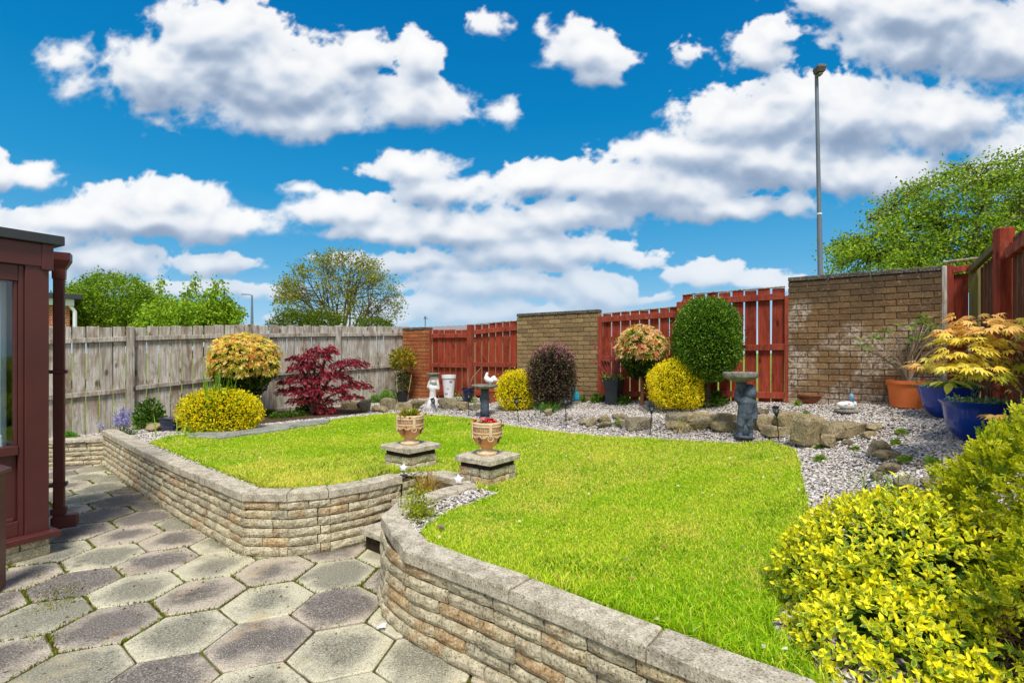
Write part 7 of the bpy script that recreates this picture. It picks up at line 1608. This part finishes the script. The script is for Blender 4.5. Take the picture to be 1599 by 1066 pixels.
# ------------------------------------------------------------------ variegated bush in the near corner
OUT = np.array([(0,0),(.3,.23),(.62,.25),(1,0),(.62,-.25),(.3,-.23)]); INN = np.array([(.14,0),(.38,.14),(.64,.14),(.84,0),(.64,-.14),(.38,-.14)])
def eu_leaf():
    V = [(x, y, .22*abs(y)-.10*x*x) for x, y in OUT]+[(x, y, .22*abs(y)-.10*x*x-.012) for x, y in INN]+[(.14+.7*i/2, 0, -.10*(.14+.7*i/2)**2-.02) for i in (1,)]
    F = [[k, (k+1) % 6, 6+(k+1) % 6, 6+k] for k in range(6)]+[[6+k, 6+(k+1) % 6, 12] for k in range(6)]; return np.array(V), F
def euonymus():
    c = np.array([1.60, 2.05, .60]); R_ = np.array([.47, .42, .30]); r = empty('variegated_bush', (c[0], c[1], .42), 0, 'large yellow and green variegated bush in the lower right corner', 'bush'); off = np.array([c[0], c[1], .42])
    P, N = [], []
    for (dc, rr, n) in (((0,0,-.03),(.44,.40,.28),1800),((-.06,-.14,-.16),(.42,.34,.30),1400),((.02,-.32,-.26),(.44,.30,.30),1300),((-.30,-.30,-.24),(.34,.26,.27),1300),((-.14,-.48,-.34),(.38,.22,.24),1000),((.10,-.02,.0),(.28,.34,.26),500),((-.20,-.02,-.10),(.30,.30,.24),700),((.03,.12,.05),(.34,.26,.20),600)):
        p, nn = shell(n, c+np.array(dc), rr, .86, .10, 3.6); P.append(p); N.append(nn)
    P = np.concatenate(P); N = np.concatenate(N)
    # keep the outer skin only
    def inside(Q): 
        f = np.zeros(len(Q), bool)
        for (dc, rr) in (((0,0,-.03),(.44,.40,.28)),((-.06,-.14,-.16),(.42,.34,.30)),((.02,-.32,-.26),(.44,.30,.30)),((-.30,-.30,-.24),(.34,.26,.27)),((.10,-.02,.0),(.28,.34,.26)),((-.20,-.02,-.10),(.30,.30,.24)),((.03,.12,.05),(.34,.26,.20))): f |= (((Q-(c+np.array(dc)))/(np.array(rr)*.82))**2).sum(1) < 1
        return f
    ok = ~inside(P) & (P[:, 2] > .05); P, N = P[ok], N[ok]
    V0, F0 = eu_leaf(); me_v = []
    yel, lime, grn, dk = np.array(S(255,244,44)), np.array(S(224,226,50)), np.array(S(112,150,50)), np.array(S(62,106,38))
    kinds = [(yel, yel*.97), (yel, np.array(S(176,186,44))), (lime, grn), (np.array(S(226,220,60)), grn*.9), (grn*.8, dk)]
    for (co, ci) in kinds:
        col = np.concatenate([np.repeat(co[None], 6, 0), np.repeat(ci[None], 7, 0)]); me = mesh('leaf', V0, F0, col=col); me.materials.append(M['glossleaf']); me_v.append(me)
    items = []
    for p, nn in zip(P, N):                      # a shoot of paired leaves
        ax = nn+RNG.normal(0, .35, 3)+np.array([0, 0, .45]); ax /= np.linalg.norm(ax); a = np.cross(ax, RNG.normal(0, 1, 3)); a /= np.linalg.norm(a); b = np.cross(ax, a)
        up = nn[2] > .1
        for j in range(3):
            q = p+ax*(-.030+.017*j); ph = j*PI/2
            for sg in (0, PI):
                d = (a*math.cos(ph+sg)+b*math.sin(ph+sg))*(1.0-.2*j)+ax*(.35+.3*j)+RNG.normal(0, .12, 3)
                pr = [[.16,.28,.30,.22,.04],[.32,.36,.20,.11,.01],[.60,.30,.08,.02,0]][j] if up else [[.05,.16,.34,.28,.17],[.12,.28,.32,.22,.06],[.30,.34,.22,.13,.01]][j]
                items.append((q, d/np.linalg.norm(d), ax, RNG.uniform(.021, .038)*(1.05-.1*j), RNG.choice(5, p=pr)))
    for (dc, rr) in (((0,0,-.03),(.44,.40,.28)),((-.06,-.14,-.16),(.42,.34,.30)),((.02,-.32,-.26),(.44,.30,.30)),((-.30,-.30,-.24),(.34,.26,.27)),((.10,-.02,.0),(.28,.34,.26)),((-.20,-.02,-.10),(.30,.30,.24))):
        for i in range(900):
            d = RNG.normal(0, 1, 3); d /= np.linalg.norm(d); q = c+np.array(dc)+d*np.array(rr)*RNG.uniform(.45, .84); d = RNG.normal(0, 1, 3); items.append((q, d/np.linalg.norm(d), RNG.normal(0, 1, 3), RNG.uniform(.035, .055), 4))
    def basis(d, ax): s = np.cross(ax, d); s /= np.linalg.norm(s)+1e-9; n_ = np.cross(d, s); return d, s, n_
    key = [np.linalg.norm(it[0]-np.array([0, 0, EYE]))-(.15 if it[4] < 3 else 0) for it in items]; order = np.argsort(key); big = set(order[:300].tolist())
    VV, CC, FF = [], [], []; n0 = 0; T = [np.concatenate([np.repeat(co[None], 6, 0), np.repeat(ci[None], 7, 0)]) for co, ci in kinds]
    for i, (q, d, ax, s, kd) in enumerate(items):
        D, Sx, Nz = basis(d, ax); B = np.stack([D, Sx, Nz], 1)*s
        if i in big:
            m4 = Matrix(B.tolist()).to_4x4(); m4.translation = q-off; o = link('leaf', me_v[kd], None, r); o.matrix_basis = m4
        else:
            VV.append(V0@B.T+(q-off)); CC.append(T[kd]*RNG.uniform(.85, 1.12)); FF.append(n0); n0 += len(V0)
    Fq = np.array(F0[:6]); Ft = np.array(F0[6:]); base = np.array(FF)[:, None, None]
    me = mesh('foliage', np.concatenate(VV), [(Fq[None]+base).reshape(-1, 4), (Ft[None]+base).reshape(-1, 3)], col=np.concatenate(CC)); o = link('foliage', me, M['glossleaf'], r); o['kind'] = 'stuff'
    # tall shoot that stands above the rest
    twigs('stems', (0, -.05, .1), (.40, .36, .26), 60, (0, 0, -.05), M['bark'], r, .007, 3)
    mb = MB(); s0 = np.array(px(1402, 800, 2.1))-off; s1 = np.array(px(1403, 742, 2.1))-off; mb.tube([s0, s1], [.003, .002], 5); mb.build('tall_shoot', M['stemgreen'], r)
    for t in (.35, .62, .92):
        for sg in (0, PI):
            a = sg+t*9; d = np.array([math.cos(a)*.8, math.sin(a)*.4, .45]); d /= np.linalg.norm(d); D, Sx, Nz = basis(d, np.array([0, 0, 1.])); m4 = Matrix((np.stack([D, Sx, Nz], 1)*.045).tolist()).to_4x4(); m4.translation = s0+(s1-s0)*t; o = link('leaf', me_v[0], None, r); o.matrix_basis = m4
euonymus()

# ------------------------------------------------------------------ golden conifer at the right edge
def conifer():
    c = np.array([2.13, 1.95, .70]); r = empty('golden_conifer', (2.15, 1.98, .45), 0, 'golden conifer with brown twigs showing at the lower right edge', 'conifer'); off = np.array(r.location)
    P, N = [], []
    for (dc, rr, n) in (((.05,0,0),(.48,.46,.52),4600),((-.12,-.12,-.25),(.44,.40,.36),3000),((-.10,.02,.18),(.26,.28,.22),1300),((-.36,-.36,-.20),(.30,.24,.40),3000)): p, nn = shell(n, c+np.array(dc), rr, .74, .16, 5.0); P.append(p); N.append(nn)
    P = np.concatenate(P); N = np.concatenate(N); vis = (P[:, 1] < 2.3); P, N = P[vis], N[vis]
    bare = ((P[:, 2] < .66+.14*nz(P, 3, 3)) & (P[:, 0] > 1.36) & (P[:, 0] < 2.5)); keep = ~bare | (RNG.random(len(P)) < .22); P, N = P[keep], N[keep]
    n = len(P); D, Sd, U = frames(N*.8+RNG.normal(0, .45, N.shape)+[0, 0, .35])
    depth = np.clip((nz(P*1.0, 5, 3)+.6)/1.2, 0, 1)[:, None]; top = np.clip((P[:, 2:3]-.55)/.5, 0, 1)
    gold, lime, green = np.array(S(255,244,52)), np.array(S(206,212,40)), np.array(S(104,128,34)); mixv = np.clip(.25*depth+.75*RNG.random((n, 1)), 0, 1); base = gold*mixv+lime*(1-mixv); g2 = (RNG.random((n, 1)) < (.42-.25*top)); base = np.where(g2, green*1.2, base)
    VV, CC = [], []; k = 13
    for j in range(k):
        t = j/(k-1); side = (1 if j % 2 else -1); s = P+D*(.042*t-.012); ang = 1.0*(1-t)*side; d = D*math.cos(ang)+Sd*math.sin(ang)+RNG.normal(0, .18, P.shape); L = (.021*(1-.45*t))*RNG.uniform(.7, 1.2, (n, 1)); w = np.cross(d, U); w /= np.linalg.norm(w, axis=1, keepdims=True)+1e-9; w = w*.0026
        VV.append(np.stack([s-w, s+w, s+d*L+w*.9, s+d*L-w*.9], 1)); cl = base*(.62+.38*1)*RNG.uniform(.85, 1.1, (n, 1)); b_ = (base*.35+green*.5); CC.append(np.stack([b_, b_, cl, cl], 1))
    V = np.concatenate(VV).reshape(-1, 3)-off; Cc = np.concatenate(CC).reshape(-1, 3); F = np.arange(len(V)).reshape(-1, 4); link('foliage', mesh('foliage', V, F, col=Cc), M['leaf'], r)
    mb = MB(); rd = np.random.default_rng(6); b0 = np.array([0, 0, -.1])
    for i in range(150):
        d = rd.normal(0, 1, 3); d[2] = d[2]*.6; d /= np.linalg.norm(d); d[1] = -abs(d[1]); e = (c-off)+np.array([-.08, -.06, -.12])+d*np.array([.44, .42, .42])*rd.uniform(.82, 1.02); m1 = b0+(e-b0)*.5+rd.normal(0, .05, 3); mb.tube([b0+rd.normal(0, .02, 3), m1, e], [.010, .006, .002], 4, False)
        for j in range(5): s = m1+(e-m1)*rd.uniform(.3, 1); mb.tube([s, s+rd.normal(0, .035, 3)], [.002, .001], 3, False)
    mb.build('branches', plain('conifer_bark', S(122,88,66), .9, .1, var=.5), r)
    mb = MB(); b1 = np.array([1.85, 1.75, .38])-off
    for i in range(110):
        d = rd.normal(0, 1, 3); d /= np.linalg.norm(d); d[1] = -abs(d[1]); e = (np.array([1.77, 1.60, .48])-off)+d*np.array([.29, .23, .36])*rd.uniform(.7, 1.0); m1 = b1+(e-b1)*.5+rd.normal(0, .04, 3); mb.tube([b1+rd.normal(0, .02, 3), m1, e], [.008, .005, .0018], 4, False)
        for j in range(6): s = m1+(e-m1)*rd.uniform(.2, 1); mb.tube([s, s+rd.normal(0, .035, 3)], [.002, .001], 3, False)
    mb.build('bare_branches', plain('conifer_twig', S(136,104,82), .9, .1, var=.5), r)
    q = RNG.normal(0, 1, (1600, 3)); q /= np.linalg.norm(q, axis=1, keepdims=True); q = (np.array([1.77, 1.60, .46])-off)+q*[.25,.20,.30]*RNG.uniform(.3, 1, (1600, 1)); leaves('inner_sprays', q, RNG.normal(0, 1, q.shape), .032, .006, [S(96,76,52), S(74,66,34), S(84,98,40)], [.4,.3,.3], parent=r)
    q = RNG.normal(0, 1, (1800, 3)); q /= np.linalg.norm(q, axis=1, keepdims=True); q[:, 1] = -np.abs(q[:, 1]); q = (c-off)+[-.08,-.04,-.16]+q*[.38,.34,.36]*RNG.uniform(.6, 1, (1800, 1)); leaves('dead_sprays', q, RNG.normal(0, 1, q.shape), .03, .004, [S(122,96,66), S(96,74,52), S(110,112,50)], [.4,.35,.25], parent=r)
conifer()
for o in list(C.objects):
    if o.name.split('.')[0] == 'stems' and o.parent: o['kind'] = 'stuff'      # thin stems too fine to pick apart
print('objects', len(bpy.data.objects), 'tris', sum(len(m.loops)-2*len(m.polygons) for m in bpy.data.meshes))
